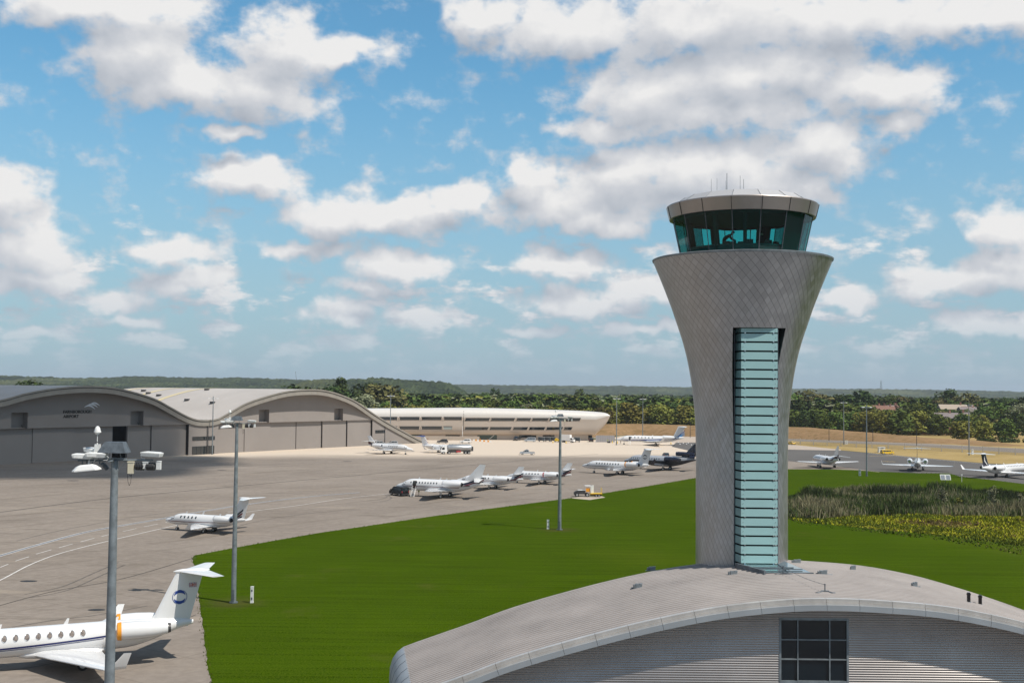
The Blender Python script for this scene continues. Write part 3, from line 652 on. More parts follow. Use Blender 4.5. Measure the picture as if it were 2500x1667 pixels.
for i, (px, py, h, lb) in enumerate([(2300,1246,4.6,'pale bushy willow shrub left of the slim one'),(2425,1246,4.8,'slim pale willow shrub in the reed bed'),(2340,1250,2.6,'small olive shrub at the front of the reeds'),(2492,1250,3.6,'pale shrub at the right edge of the reed bed')]):
    q = G(px, py); mb = MB(); rg = random.Random(i); 
    for k in range(6): mb.tube((0,0,0), (rg.uniform(-.8,.8), rg.uniform(-.8,.8), h*.8), .05, .02, 4)
    cr = MB()
    for k in range(9): crown_faces(cr, rg, Vector((rg.uniform(-1,1)*h*.14, rg.uniform(-1,1)*h*.14, h*(.2+.09*k))), Vector((h*.14,h*.14,h*.12)), 40, .28, 0)
    o = empty('willow_shrub', q); mb.build('stem', M['bark'], o); cr.build('foliage', LM[3] if i != 2 else LM[2], o); tag(o, lb, 'shrub', 'shrubs in the reeds')
for i, (pa, pb, lb) in enumerate([(2385,2432,'left dark clipped hedge beyond the end of the brown bank'),(2440,2490,'middle dark clipped hedge beyond the end of the brown bank'),(2497,2560,'right dark clipped hedge cut by the picture edge')]):
    A, B = G(pa,1080), G(pb,1080.5); o = empty('hedge', A); hd_ = MB(); rg = random.Random(i)
    for k in range(10): crown_faces(hd_, rg, (B-A)*((k+.5)/10)+Vector((0,0,.9)), Vector(((B-A).length/16,1.0,1.1)), 60, .5, 0)
    hd_.build('foliage', LM[1], o); st_ = MB(); 
    for k in range(5): st_.tube((B-A)*((k+.5)/5), (B-A)*((k+.5)/5)+Vector((0,0,1)), .12, .08, 5)
    st_.build('stem', M['bark'], o); tag(o, lb, 'hedge', 'hedges beyond the bank')
# ------------------------------------------------------------------ houses beyond the wood
M['tile'] = mat('clay_roof_tiles', (.20,.105,.075), .85, var=(1.5,.2)); M['render'] = mat('pale_render', (.36,.30,.24), .85); M['brick'] = mat('red_brick', (.27,.14,.10), .9, var=(2,.15)); M['slate'] = mat('grey_slates', (.19,.16,.16), .8, var=(1,.1))
for i, (px, yt, D, w, rm, wm, rz, lb) in enumerate([(2133,990,735,13,'tile','brick',.3,'leftmost red-roofed house among the trees'),(2147,989,750,10,'tile','brick',-.4,'red-roofed house with a gable second from the left'),(2160,991,730,12,'tile','render',.1,'red-roofed house in the middle of the row of roofs'),(2176,989,760,11,'slate','brick',.5,'grey-brown roofed house beside the cream gable'),(2188,988,740,8,'tile','render',1.2,'tall cream gabled house at the right of the red roofs'),
        (2325,987,760,18,'render','render',0,'long pale flat block glimpsed between the trees'),(2362,993,720,12,'slate','render',.2,'white rendered house behind the right mast'),(2372,992,740,12,'tile','brick',-.2,'reddish house just right of the right mast'),(2290,1007,640,22,'slate','brick',.05,'long low grey-brown roof in front of the wood'),(2330,1006,650,16,'slate','brick',-.1,'shorter grey-brown roof right of the long low one')]):
    q = at(px, 1000, D); top = max(6.5, at(px, yt, D).z); o = empty('house', (q.x, D, 0), rz, label=lb, cat='house', group='houses beyond the wood'); dpt = 8; hw = top-3
    b1 = MB(); b1.box((0,0,hw/2), (w, dpt, hw)); b1.prism([(-w/2+.05,hw-.01),(w/2-.05,hw-.01),(w/2-.3,hw+.05),(-w/2+.3,hw+.05)], -.5, .5)
    b1.build('wall', M[wm], o)
    rf = MB(); rf.loft([[(-w/2-.3,-dpt/2-.4,hw-.2),(-w/2-.3,0,top),(-w/2-.3,dpt/2+.4,hw-.2),(-w/2-.3,0,hw-.3)],[(w/2+.3,-dpt/2-.4,hw-.2),(w/2+.3,0,top),(w/2+.3,dpt/2+.4,hw-.2),(w/2+.3,0,hw-.3)]]); ro = rf.build('roof', M[rm], o)
    ch = MB(); ch.box((w*.3,0,top+.3), (1,.8,2.2)); ch.box((w*.3,0,top+1.45), (1.15,.95,.15)); ch.build('chimney', M['brick'], ro)
    for k in range(max(2, int(w/4))):
        wn = MB(); wn.box((-w/2+2+k*3.6,-dpt/2-.02,hw-1.4), (1.4,.08,1.2)); wn.build('window', M['glassdark'], o)
# far masts on the hills
def lattice(name, loc, h, w, lb, lean=0):
    mb = MB()
    for sx in (-1,1):
        for sy in (-1,1): mb.tube((sx*w,sy*w,0), (sx*w*.12+lean*h,sy*w*.12,h), .5*w/5, .3*w/5, 4)
    for k in range(8):
        z0 = h*k/8; z1 = h*(k+1)/8; f0 = w*(1-.88*k/8); f1_ = w*(1-.88*(k+1)/8)
        for sy in (-1,1): mb.tube((-f0+lean*z0,sy*f0,z0), (f1_+lean*z1,sy*f1_,z1), .3*w/5, .3*w/5, 4)
    return tag(mb.build(name, M['charcoal'], loc=loc), lb, 'mast')
q = at(2151, 952, 6000); lattice('lattice_mast', (q.x, 6000, q.z-10), 60, 6, 'tall thin lattice mast on the far hill right of the tower')
q = at(725, 924, 3900); mb = MB(); mb.tube((0,0,-15), (-5.5,0,22), .7, .4, 5); mb.box((-5.5,0,22), (1.4,1.4,2)); tag(mb.build('radio_mast', M['charcoal'], loc=(q.x, 3900, q.z)), 'slender leaning mast above the left wooded hill', 'mast')
# ================================================================== control tower
TX, TY = 14.17, 70.7
prof = [(0,2.77),(17,2.77),(19.2,2.78),(21.1,2.84),(23.05,3.04),(24.5,3.29),(25.8,3.62),(27.1,4.05),(27.9,4.32),(29.3,4.86),(30.76,5.46)]
tower = empty('control_tower', (TX,TY,0)); tag(tower, 'tall flared steel control tower with a green glass cab and glazed stair shaft', 'control tower')
NSEG, NR = 192, 90
V = []; UV = []; F = []; arc = 0; last = None
# slot for the stair shaft, in tower coordinates
SX0, SX1, SYB, SZ = -.93, 1.87, -1.2, 26.45
def sx0(z): return -.96-.28*min(1, max(0, (z-19)/7.4))
def sx1(z): return 1.45+.48*min(1, max(0, (z-23.3)/3.1))
zs = [30.76*i/NR for i in range(NR+1)]; zs = sorted(set([z for z in zs if abs(z-SZ) > .15]+[SZ])); rings = []
for z in zs:
    rad = smooth_tab(prof, z)
    if last is not None: arc += math.hypot(z-last[0], rad-last[1])
    last = (z, rad); rings.append((z, rad, arc))
# angles: dense, with extra columns exactly at the slot edges per ring (front side only)
def slot_ang(rad, x): return math.asin(x/rad)           # measured from the front (-y), positive to the right
mbT = MB(); uvs = []
base_l = [i/60 for i in range(61)]
def ringpts(rad, z, front):
    aL = slot_ang(rad, sx0(z)); aR = slot_ang(rad, sx1(z))
    # outside part runs from aR round the back to aL+2pi
    pts = []
    for t_ in base_l: a = aR+(aL+2*math.pi-aR)*t_; pts.append(a)
    fr_ = [aL+(aR-aL)*i/10 for i in range(11)]
    return pts, fr_
def P3(a, rad, z): return (rad*math.sin(a), -rad*math.cos(a), z)
verts = []; faces = []; uvl = []
def addgrid(rows):      # rows: list of (list of angle, rad, z, arc)
    i0 = len(verts); n = len(rows[0][0])
    for al, rad, z, ar in rows:
        for a in al: verts.append(P3(a, rad, z)); uvl.append((a*64/(2*math.pi), ar/.60))
    for j in range(len(rows)-1):
        for k in range(n-1): a = i0+j*n+k; faces.append((a, a+1, a+n+1, a+n))
addgrid([(ringpts(rad, z, 0)[0], rad, z, ar) for z, rad, ar in rings])
addgrid([(ringpts(rad, z, 0)[1], rad, z, ar) for z, rad, ar in rings if z >= SZ-1e-6])
me = bpy.data.meshes.new('shaft'); me.from_pydata(verts, [], faces); ul = me.uv_layers.new(name='UVMap')
for p in me.polygons:
    for li in p.loop_indices: ul.data[li].uv = uvl[me.loops[li].vertex_index]
me.polygons.foreach_set('use_smooth', [True]*len(me.polygons)); me.materials.append(M['tower']); link('shaft', me, tower)
# slot cheeks, soffit and back
sk = MB(); M['slot'] = mat('dark_steel_reveal', (.16,.17,.175), .45, .3, var=(.8,.15))
for fx in (sx0, sx1):
    A = [(fx(z), -math.sqrt(max(0, r_*r_-fx(z)**2)), z) for z, r_, _ in rings if z <= SZ+1e-6]; B = [(fx(z), SYB, z) for z, r_, _ in rings if z <= SZ+1e-6]; sk.strip(A, B)
rt_ = smooth_tab(prof, SZ); ar_ = [slot_ang(rt_, sx0(SZ))+(slot_ang(rt_, sx1(SZ))-slot_ang(rt_, sx0(SZ)))*i/10 for i in range(11)]
sk.quad(*([P3(a, rt_, SZ) for a in ar_]+[(sx1(SZ), SYB, SZ), (sx0(SZ), SYB, SZ)]))
sk.quad((sx0(SZ),SYB,0),(sx1(SZ),SYB,0),(sx1(SZ),SYB,SZ),(sx0(SZ),SYB,SZ)); sk.build('stair_recess', M['slot'], tower)
rim = MB(); n = 96; R0 = 5.46
rim.loft([[(r_*math.sin(a*2*math.pi/n), -r_*math.cos(a*2*math.pi/n), z) for a in range(n)] for r_, z in ((R0+.015,30.70),(R0+.045,30.80),(R0-.05,30.84),(R0-.22,30.80),(3.6,30.72),(3.55,30.3))], cap0=False, cap1=False)
rim.build('rim', M['galv'], tower, smooth=40)
# stair glazing
BX0, BX1, BF = -.74, 1.39, -3.55
shaftbk = MB(); shaftbk.box(((BX0+BX1)/2, (BF+SYB)/2+.25, 18.6), (BX1-BX0-.10, SYB-BF-.45, 15.6)); shaftbk.build('stair_core', mat('dark_green_core', (.008,.02,.02), .6), tower)
npan = 34; z0 = 11.0; ph = (SZ-.02-z0)/(npan-.3)
gp = MB(); gs = MB(); gs2 = MB(); stud = MB()
zt = SZ-.03
pans = []
zz = zt-.28
pans.append((zz+.03, zt)); 
while zz > 11.3: pans.append((zz-.5375+.055, zz-.045)); zz -= .5375
fp = MB(); front_parts = []
for k, (a, b_) in enumerate(pans):
    gp.box(((BX0+BX1)/2, BF, (a+b_)/2), (BX1-BX0, .05, b_-a)); gs.loft([[(BX0,BF,z),(BX0-.16,BF+.78,z),(BX0-.16,BF+1.7,z),(BX0-.11,BF+1.7,z),(BX0-.11,BF+.8,z),(BX0+.05,BF+.03,z)] for z in (a, b_)]); gs2.box((BX1-.025, BF+.9, (a+b_)/2), (.05, 1.72, b_-a))
    for x in (BX0+.22, BX1-.24): stud.box((x, BF-.035, a-.03), (.07,.05,.07))
    for x in (BX0+.12, BX1-.12): stud.tube((x, BF-.028, (a+b_)/2), (x, BF-.05, (a+b_)/2), .02, .02, 6)
k0 = len(gp.v); nf = len(gp.f); gp.v += stud.v; gp.f += [tuple(i+k0 for i in f) for f in stud.f]; gp.m += [1]*len(stud.f)
gp.build('stair_glazing', [M['stairglass'], M['chrome']], tower); gs.build('side_glazing', M['stairglassside'], tower); gs2.build('side_glazing', M['stairglassside'], tower)
fr2 = MB()
for x in (BX1+.03,): fr2.box((x, BF+.1, 18.6), (.03, .2, 15.5))
fr2.box((BX0-.21, BF+.95, 18.6), (.05,.05,15.5)); fr2.build('frame', M['galvdark'], tower)
# canopy at the foot of the shaft
cp = MB(); cz = 11.15
roofz = 12.45
cf = MB(); cg = MB()
c0 = [(BX0-.02, BF, 12.55), (BX0+.0, BF, 12.55)]
cg.quad((BX0, BF, 12.72), (BX1, BF, 12.72), (BX1+1.35, BF-2.35, 12.60), (BX0+.95, BF-2.35, 12.60))
cg.quad((BX1, BF, 12.72), (BX1+.62, BF+.9, 12.76), (BX1+1.35, BF-2.35, 12.60))
cf.box((BX0+.30, BF-1.15, 12.60), (.16, 2.9, .26), rz=R(22)); cf.box(((BX0+BX1)/2+1.15, BF-2.40, 12.52), (2.75, .10, .20))
for k in range(3): cf.box(((BX0+BX1)/2+.2+k*.35, BF-.5-k*.62, 12.69), (2.35, .03, .05))
cf.tube((BX1, BF, 12.74), (BX1+.05, BF-2.35, 12.62), .02)
cg.build('canopy_glass', M['canopyglass'], tower); cf.build('canopy_frame', M['galvdark'], tower)
# cab ------------------------------------------------------------
A0 = R(3.6); NP = 16
def pg(r_, z, n=NP, off=0): return [(r_*math.sin(A0+(k+off)*2*math.pi/n), -r_*math.cos(A0+(k+off)*2*math.pi/n), z) for k in range(n)]
cab = empty('cab', (0,0,0)); cab.parent = tower
def strut(mb, a, b_, w): mb.tube(a, b_, w, w, 6)
lo = pg(3.66, 30.45); hi = pg(4.30, 33.42)
for k in range(NP):
    g_ = MB(); g_.quad(lo[k], lo[(k+1)%NP], hi[(k+1)%NP], hi[k]); g_.build('window', M['cabglass'], cab)
mu = MB()
for k in range(NP): strut(mu, lo[k], hi[k], .028)
mu.build('mullion', M['galvdark'], cab)
fs = MB(); n = NP*4
def cr(r_, z): return [(r_*math.sin(A0+k*2*math.pi/n), -r_*math.cos(A0+k*2*math.pi/n), z) for k in range(n)]
fs.loft([cr(4.15,33.38), cr(4.42,33.30), cr(4.46,33.32), cr(4.64,34.06), cr(4.60,34.12), cr(4.35,34.14)], cap1=True); sm_ = fs; fs_n = len(fs.f)
for k in range(NP):
    a = A0+k*2*math.pi/NP; dr = Vector((math.sin(a), -math.cos(a), 0)); sm_.tube(dr*4.47+Vector((0,0,33.31)), dr*4.652+Vector((0,0,34.07)), .018, .018, 5)
fs.m = [0]*fs_n+[1]*(len(fs.f)-fs_n); fs.build('fascia', [mat('brushed_fascia', (.40,.36,.335), .36, .85, var=(.4,.12)), M['dark']], cab, smooth=35)
rf = MB(); rf.loft([pg(4.30,34.12), pg(3.55,34.62), pg(3.35,34.68)]); ro = rf.build('roof', M['caproof'], cab)
jr = MB()
for k in range(NP):
    a = A0+k*2*math.pi/NP; dr = Vector((math.sin(a), -math.cos(a), 0)); jr.tube(dr*4.30+Vector((0,0,34.13)), dr*3.55+Vector((0,0,34.63)), .012, .012, 4)
jr.build('roof_joint', M['galvdark'], ro)
for k, (x, y, h, r_) in enumerate([(-2.0,-.6,1.0,.015),(-1.45,.5,1.25,.015),(-1.05,-.3,.95,.012),(-.85,.4,1.55,.03),(-.2,-.5,1.25,.018),(.15,.2,1.15,.02)]):
    an = MB(); an.tube((x,y,34.6), (x,y,34.75+h), r_, r_*.6, 5); an.build('antenna', M['galv'], cab)
inn = MB(); M['interior'] = mat('dark_interior', (.02,.075,.07), .8); M['desk'] = mat('desk_grey', (.10,.14,.14), .6)
inn.quad(*pg(3.6, 31.0)); inn.quad(*pg(4.2, 33.34)[::-1]); inn.build('floor', M['interior'], cab)
# interior columns, blinds and low wall
col = MB()
for a_, w_ in ((-38,.34),(-8,.22),(150,.4),(200,.4),(235,.35),(115,.35),(275,.3),(75,.3)):
    a = R(a_); dr = Vector((math.sin(a), -math.cos(a), 0)); col.tube(dr*3.0+Vector((0,0,30.4)), dr*3.55+Vector((0,0,33.4)), w_*.5, w_*.5, 8)
for a_ in range(0, 360, 3):
    pass
def wallseg(mb, a0, a1, r0, z0_, r1, z1_):
    n_ = 8
    for i in range(n_):
        p, q = R(a0+(a1-a0)*i/n_), R(a0+(a1-a0)*(i+1)/n_)
        mb.quad((r0*math.sin(p),-r0*math.cos(p),z0_),(r0*math.sin(q),-r0*math.cos(q),z0_),(r1*math.sin(q),-r1*math.cos(q),z1_),(r1*math.sin(p),-r1*math.cos(p),z1_))
col.build('column', M['interior'], cab)
sc = MB(); wallseg(sc, 0, 360, 4.05, 33.2, 4.2, 33.42); wallseg(sc, 30, 62, 3.36, 31.0, 3.95, 33.4); wallseg(sc, 66, 84, 3.36, 31.0, 3.95, 33.4); wallseg(sc, 140, 152, 3.3, 31, 3.9, 33.4); sc.build('blind', M['interior'], cab)
dk = MB(); dk.loft([[(r_*math.sin(R(a)), -r_*math.cos(R(a)), z) for a in range(0,360,12)] for r_, z in ((2.55,31.46),(3.35,31.46),(3.35,31.36),(2.55,31.36))], cap0=False, cap1=False)
dk.loft([[(r_*math.sin(R(a)), -r_*math.cos(R(a)), z) for a in range(0,360,12)] for r_, z in ((3.30,31.36),(3.30,31.0))], cap0=False, cap1=False)
dk.build('desk', M['desk'], cab)
mo = MB()
for a_, r_, h in ((-30,2.9,.2),(-22,2.9,.16),(-2,2.8,.3),(22,2.85,.28),(34,2.8,.22),(-12,2.6,.18),(170,2.9,.35),(190,2.8,.3),(205,2.8,.35),(160,2.7,.25),(180,2.75,.45)):
    a = R(a_); mo.box((r_*math.sin(a), -r_*math.cos(a), 31.46+h/2), (.42,.12,h), rz=a)
mo.build('monitor', M['black'], cab)
# ================================================================== admin building with barrel roof
ZR = [(-8.2,6.2),(-7.3,6.62),(-6.4,7.06),(-4.6,7.72),(-2.2,8.58),(0,9.42),(3.42,10.45),(6.88,11.35),(10.35,12.05),(13.8,12.44),(16.2,12.5),(18.85,12.39),(21,12.22),(22.85,11.95),(25.4,11.4),(30,10.0),(35,8.1),(39,6.3)]
rprof = lambda x: smooth_tab(ZR, x)
bld = empty('admin_building', (16,63,0)); tag(bld, 'low office building with a curved seamed metal roof at the foot of the control tower', 'building'); BO = Vector((16,63,0))
def yl(t_): return 57.0+13.0*t_
XR = 38.5
def xl(y): return -4.75-1.65*(y-57)/13
ys = []
y = 57.0
while y < 70: ys += [(y,.0),(y+.035,.075),(y+.095,.075),(y+.13,.0)]; y += .45
ys.append((70.0, 0)); rm_ = MB(); rings_ = []
for y, dz_ in ys:
    row = []
    for i in range(72):
        x = xl(y)+(XR-xl(y))*i/71; row.append((x-BO.x, y-BO.y, rprof(x)+dz_))
    rings_.append(row)
rm_.loft(rings_, close=False)
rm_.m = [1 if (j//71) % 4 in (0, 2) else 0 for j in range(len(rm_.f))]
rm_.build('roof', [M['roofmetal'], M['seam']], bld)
# rolled eave at the left
ev = MB(); rr_ = []
for y in [57+13*i/14 for i in range(15)]:
    row = []
    for k, (dx, dz_) in enumerate([(.06,.06),(0,.05),(-.35,-.22),(-.62,-.62),(-.78,-1.15),(-.82,-1.8),(-.78,-2.9),(-.7,-4.2),(-.6,-6.6)]): x0 = xl(y); row.append((x0+dx-BO.x, y-BO.y, rprof(x0)+dz_))
    rr_.append(row)
ev.loft(rr_, close=False); evo = ev.build('eave', M['fascia'], bld, smooth=True)
es = MB()
for y in (59,61.2,63.4,65.6,67.8): 
    pr = [(xl(y)+dx-BO.x, y-BO.y, rprof(xl(y))+dz_+.012) for dx, dz_ in [(0,.05),(-.35,-.22),(-.62,-.62),(-.78,-1.15),(-.83,-1.8),(-.79,-2.9),(-.72,-4.2)]]; es.path(pr, .012, 4)
es.build('eave_joint', M['galvdark'], evo)
# front trim: upper lip (pale) and fascia (blue grey) in panels
def bandpiece(x0, x1, y0, y1, z0_, z1_, yo, nn=6):
    m_ = MB(); A = []; 
    rows = []
    for i in range(nn+1):
        x = x0+(x1-x0)*i/nn; z = rprof(x); sl_ = (rprof(x+.05)-rprof(x-.05))/.1; L = math.hypot(1, sl_); nx, nz = -sl_/L, 1/L
        rows.append([(x+nx*z0_-BO.x, y0-BO.y, z+nz*z0_), (x+nx*z0_-BO.x, y1-BO.y, z+nz*z0_), (x+nx*z1_-BO.x, y1-BO.y, z+nz*z1_), (x+nx*z1_-BO.x, y0-BO.y, z+nz*z1_)])
    m_.loft(rows); return m_
x = -5.5; k = 0
lp = MB(); fp_ = MB(); bk_ = MB()
while x < XR-.1:
    x2 = min(x+1.62, XR)
    for mbx, a_ in ((lp, (56.80,57.14,-.09,.085)), (lp, (56.74,57.14,-.20,-.10)), (fp_, (56.66,56.74,-.48,-.20))):
        q_ = bandpiece(x+.008, x2-.008, a_[0], a_[1], a_[2], a_[3], 0); i0 = len(mbx.v); mbx.v += q_.v; mbx.f += [tuple(i0+i for i in f) for f in q_.f]; mbx.m += q_.m
    x = x2
lpo = lp.build('roof_trim', M['roofedge'], bld); fp_.build('fascia', M['fascia'], bld)
sf = MB()
for i in range(60):
    xa, xb = -5.5+(XR+5.5)*i/60, -5.5+(XR+5.5)*(i+1)/60; sf.quad((xa-BO.x,56.66-BO.y,rprof(xa)-.42),(xb-BO.x,56.66-BO.y,rprof(xb)-.42),(xb-BO.x,57.7-BO.y,rprof(xb)-.42),(xa-BO.x,57.7-BO.y,rprof(xa)-.42))
sf.build('soffit', M['roofedge'], bld)
# back fascia
bk = MB()
for i in range(60):
    xa, xb = -6.4+(XR+6.4)*i/60, -6.4+(XR+6.4)*(i+1)/60; bk.quad((xa-BO.x,70.02-BO.y,rprof(xa)+.06),(xb-BO.x,70.02-BO.y,rprof(xb)+.06),(xb-BO.x,70.02-BO.y,rprof(xb)-.5),(xa-BO.x,70.02-BO.y,rprof(xa)-.5))
    bk.quad((xa-BO.x,69.0-BO.y,rprof(xa)-.3),(xb-BO.x,69.0-BO.y,rprof(xb)-.3),(xb-BO.x,69.0-BO.y,0),(xa-BO.x,69.0-BO.y,0))
bk.build('back_wall', M['roofedge'], bld)
for x0 in (1.2,-.9,3.6,6.2):      # snow-guard like gutter lips along the far edge
    pass
# corrugated front wall with window opening
WX0, WX1, WZ0, WZ1 = 13.47, 16.82, 8.36, 11.44; WY = 57.58
wl = MB(); pitch = .118
xs_ = sorted(set([round(-4.7+43*i/84, 3) for i in range(85)]+[WX0, WX1]))
prof_c = [(k/6, .019*(1-math.cos(2*math.pi*k/6))) for k in range(6)]
rows = []
z = 0.0
while z < 12.6:
    for f_, d_ in prof_c: rows.append((z+f_*pitch, d_))
    z += pitch
for (za, da), (zb, db) in zip(rows, rows[1:]):
    for xa, xb in zip(xs_, xs_[1:]):
        lim = min(rprof(xa), rprof(xb))-.45
        if za > lim or (zb < 4): continue
        if xa >= WX0-.001 and xb <= WX1+.001 and za > WZ0 and zb < WZ1: continue
        wl.quad((xa-BO.x, WY-da-BO.y, za), (xb-BO.x, WY-da-BO.y, za), (xb-BO.x, WY-db-BO.y, zb), (xa-BO.x, WY-db-BO.y, zb))
wl.build('wall', M['clad'], bld, smooth=True, recalc=True)
lw = MB(); lw.box((16-BO.x, 58.2-BO.y, 2), (41, .3, 4.1)); lw.build('plinth_wall', M['clad'], bld)
bs = MB()
for i in range(60):
    xa, xb = -4.9+(XR+4.9)*i/60, -4.9+(XR+4.9)*(i+1)/60
    for (qa, qb, zlo, zhi) in [(xa, xb, 0, None)]:
        if xb > WX0 and xa < WX1: continue
        bs.quad((xa-BO.x,57.80-BO.y,0),(xb-BO.x,57.80-BO.y,0),(xb-BO.x,57.80-BO.y,rprof(xb)-.3),(xa-BO.x,57.80-BO.y,rprof(xa)-.3))
bs.build('inner_wall', M['dkgap'], bld)
win = MB(); wd = empty('window', (0,0,0)); wd.parent = bld
g1 = [WX0, WX0+ (172-8)/630*3.35, WX0+(470-8)/630*3.35, WX1]; g2 = [WZ0, WZ0+(1378-1170)/581*3.08, WZ0+(1378-988)/581*3.08, WZ1]
M['wallglass2'] = M['wallglass']
for i in range(3):
    for j in range(3):
        pn = MB(); x0, x1, z0_, z1_ = g1[i]+.03, g1[i+1]-.03, g2[j]+.03, g2[j+1]-.03; jx = random.uniform(-.004,.004); jz = random.uniform(-.006,.006)
        pn.box(((x0+x1)/2-BO.x, WY+.06-BO.y, (z0_+z1_)/2), (x1-x0, .02, z1_-z0_), rot=Matrix.Rotation(jx, 3, 'Z')@Matrix.Rotation(jz, 3, 'X')); pn.build('pane', M['wallglass'], wd)
fm = MB(); w_ = .055
for x in g1: fm.box((x-BO.x, WY+.01-BO.y, (WZ0+WZ1)/2), (w_ if x not in (WX0, WX1) else .10, .12, WZ1-WZ0+.1))
for z_ in g2: fm.box(((WX0+WX1)/2-BO.x, WY+.014-BO.y, z_), (WX1-WX0+.1, .11, w_ if z_ not in (WZ0, WZ1) else .11))
fm.box(((WX0+WX1)/2-BO.x, WY-.03-BO.y, WZ0-.12), (WX1-WX0+.3, .16, .06)); fm.build('frame', M['galv'], wd)
# small things on the roof
def on_roof(px, py):
    # march the camera ray to the roof surface
    d = ray(px, py); t_ = 50/d.y
    while t_ < 90/d.y:
        p = Vector((0,0,CAM_H))+d*t_
        if p.z <= rprof(p.x): return p
        t_ += .02
    return p
vl = [(1592,1391,'small grey roof box left of the tower halfway up the roof'),(1559,1433,'small grey roof box lowest on the left of the roof'),(1741,1375,'small grey roof box just left of the tower foot'),(1791,1402,'small grey roof box in front of the tower'),(1946,1374,'small grey roof box just right of the glass canopy'),(2010,1401,'small grey roof box on the right below the canopy corner'),(2084,1389,'tiny grey roof box at mid right of the roof'),(2234,1430,'tiny grey roof box farthest right')]
for i, (px, py, lb) in enumerate(vl):
    p = on_roof(px, py+2); mb = MB(); s_ = .62 if i < 6 else .32; mb.box((0,0,.13), (s_*.62,.22,.24)); mb.box((-s_*.42,0,.1), (.08,.26,.2)); mb.box((s_*.1,0,.02), (s_*1.5,.16,.04)); mb.box((s_*.2,-.02,.265), (s_*.3,.12,.03)); tag(mb.build('roof_vent', [M['galv']], loc=p), lb, 'roof vent', 'boxes on the curved roof')
for i, (px, py, lb) in enumerate([(1912,1402,'dark anchor post with feet just below the glass canopy'),(2014,1447,'dark anchor post with feet near the front trim above the window')]):
    p = on_roof(px, py); o = empty('anchor_post', p); f_ = MB()
    for sx in (-1,1): f_.tube((0,0,.10), (sx*.42,-.12,.03), .035, .03, 5); f_.tube((0,0,.10), (sx*.3,.16,.03), .03, .03, 5); f_.box((sx*.42,-.12,.03), (.14,.10,.06))
    f_.box((0,0,.1), (.4,.12,.06)); f_.build('feet', M['galvdark'], o); f2 = MB(); f2.tube((0,0,.1), (0,0,.42), .03, .03, 6); f2.tube((0,0,.42), (0,0,.47), .05, .03, 6); f2.build('post', M['galvdark'], o); tag(o, lb, 'anchor', 'fall-arrest anchors on the curved roof')
    if i == 0: pA = p+Vector((0,0,.42))
    else: pB = p+Vector((0,0,.42))
cb = MB(); cb.path([pA.lerp(pB, k/8)-Vector((0,0,.10*math.sin(math.pi*k/8))) for k in range(9)], .012, 4); tag(cb.build('safety_cable', M['galvdark']), 'thin cable strung between the two anchor posts on the roof', 'cable')
for i, (px, py, lb) in enumerate([(2365,1471,'left black flue pipe near the right end of the roof'),(2393,1477,'right black flue pipe near the right end of the roof')]):
    p = on_roof(px, py); o = empty('flue_pipe', p); a = MB(); a.tube((0,0,-.1), (0,0,.42), .095, .095, 10); a.tube((0,0,.42), (0,0,.50), .115, .115, 10); a.tube((0,0,.50), (0,0,.55), .08, .08, 10); a.build('pipe', M['black'], o); b_ = MB(); b_.tube((0,0,-.1), (0,0,.07), .17, .12, 10); b_.build('collar', M['galv'], o); tag(o, lb, 'flue', 'flue pipes on the curved roof')
# ================================================================== wave-roofed hangars
H0 = Vector((-145,324,0)); NRM = HN
def HP(t_, n_=0., z=0.): q = H0+HD*t_+NRM*n_; return Vector((q.x, q.y, z))
def t_of(px, n_=0.):           # parameter along the front where a pixel column crosses
    u = (px-1250)/FPX; q = H0+NRM*n_; return (u*q.y-q.x)/(HD.x-u*HD.y)
OV = 2.3                         # roof overhang
edge_px = [(0,976.5),(64,960),(127,948.5),(191,942.6),(230,942.1),(281,946),(332,957.4),(383,974),(421,994.4),(459,1014.8),(485,1023.7),(510,1025),(536,1021.2),(564,1006),(602,984.4),(653,966.8),(704,954.3),(755,950.3),(793,952.3),(832,962.5),(870,979),(908,1004.6),(946,1028.8),(985,1050.5),(1031,1074.8),(1042,1079.5)]
prof_t = []
def ovz(z): return .7+4.0*min(1, max(0, (z-12.5)/9.8))**1.2
for px, py in edge_px:
    n_ = 2.
    for _ in range(4): t_ = t_of(px, n_); q = HP(t_, n_); z_ = at(px, py, q.y).z; n_ = ovz(z_)
    prof_t.append((t_, z_))
prof_t = [(-75,6.5),(-55,11.0),(-30,16.2)]+[(t_, max(.5, z)) for t_, z in prof_t if t_ > -20]
TEND = prof_t[-1][0]
hz_ = lambda t_: smooth_tab(prof_t, t_)
ovt = lambda t_: ovz(hz_(t_))
hang = empty('hangar', HP(60)); HO = Vector(hang.location); tag(hang, 'long grey-brown hangar with a wave-shaped metal roof over two big door fronts', 'hangar')
def L_(v): return v-HO
N_ = 150; t0 = -75; DEP = 88
tt = [t0+(TEND-t0)*i/N_ for i in range(N_+1)]
rf = MB()
rf.loft([[L_(HP(t_, ovt(t_)-(ovt(t_)+DEP)*j/14, hz_(t_))) for t_ in tt] for j in range(15)], close=False)
rf.build('roof', M['hangarroof'], hang, smooth=True)
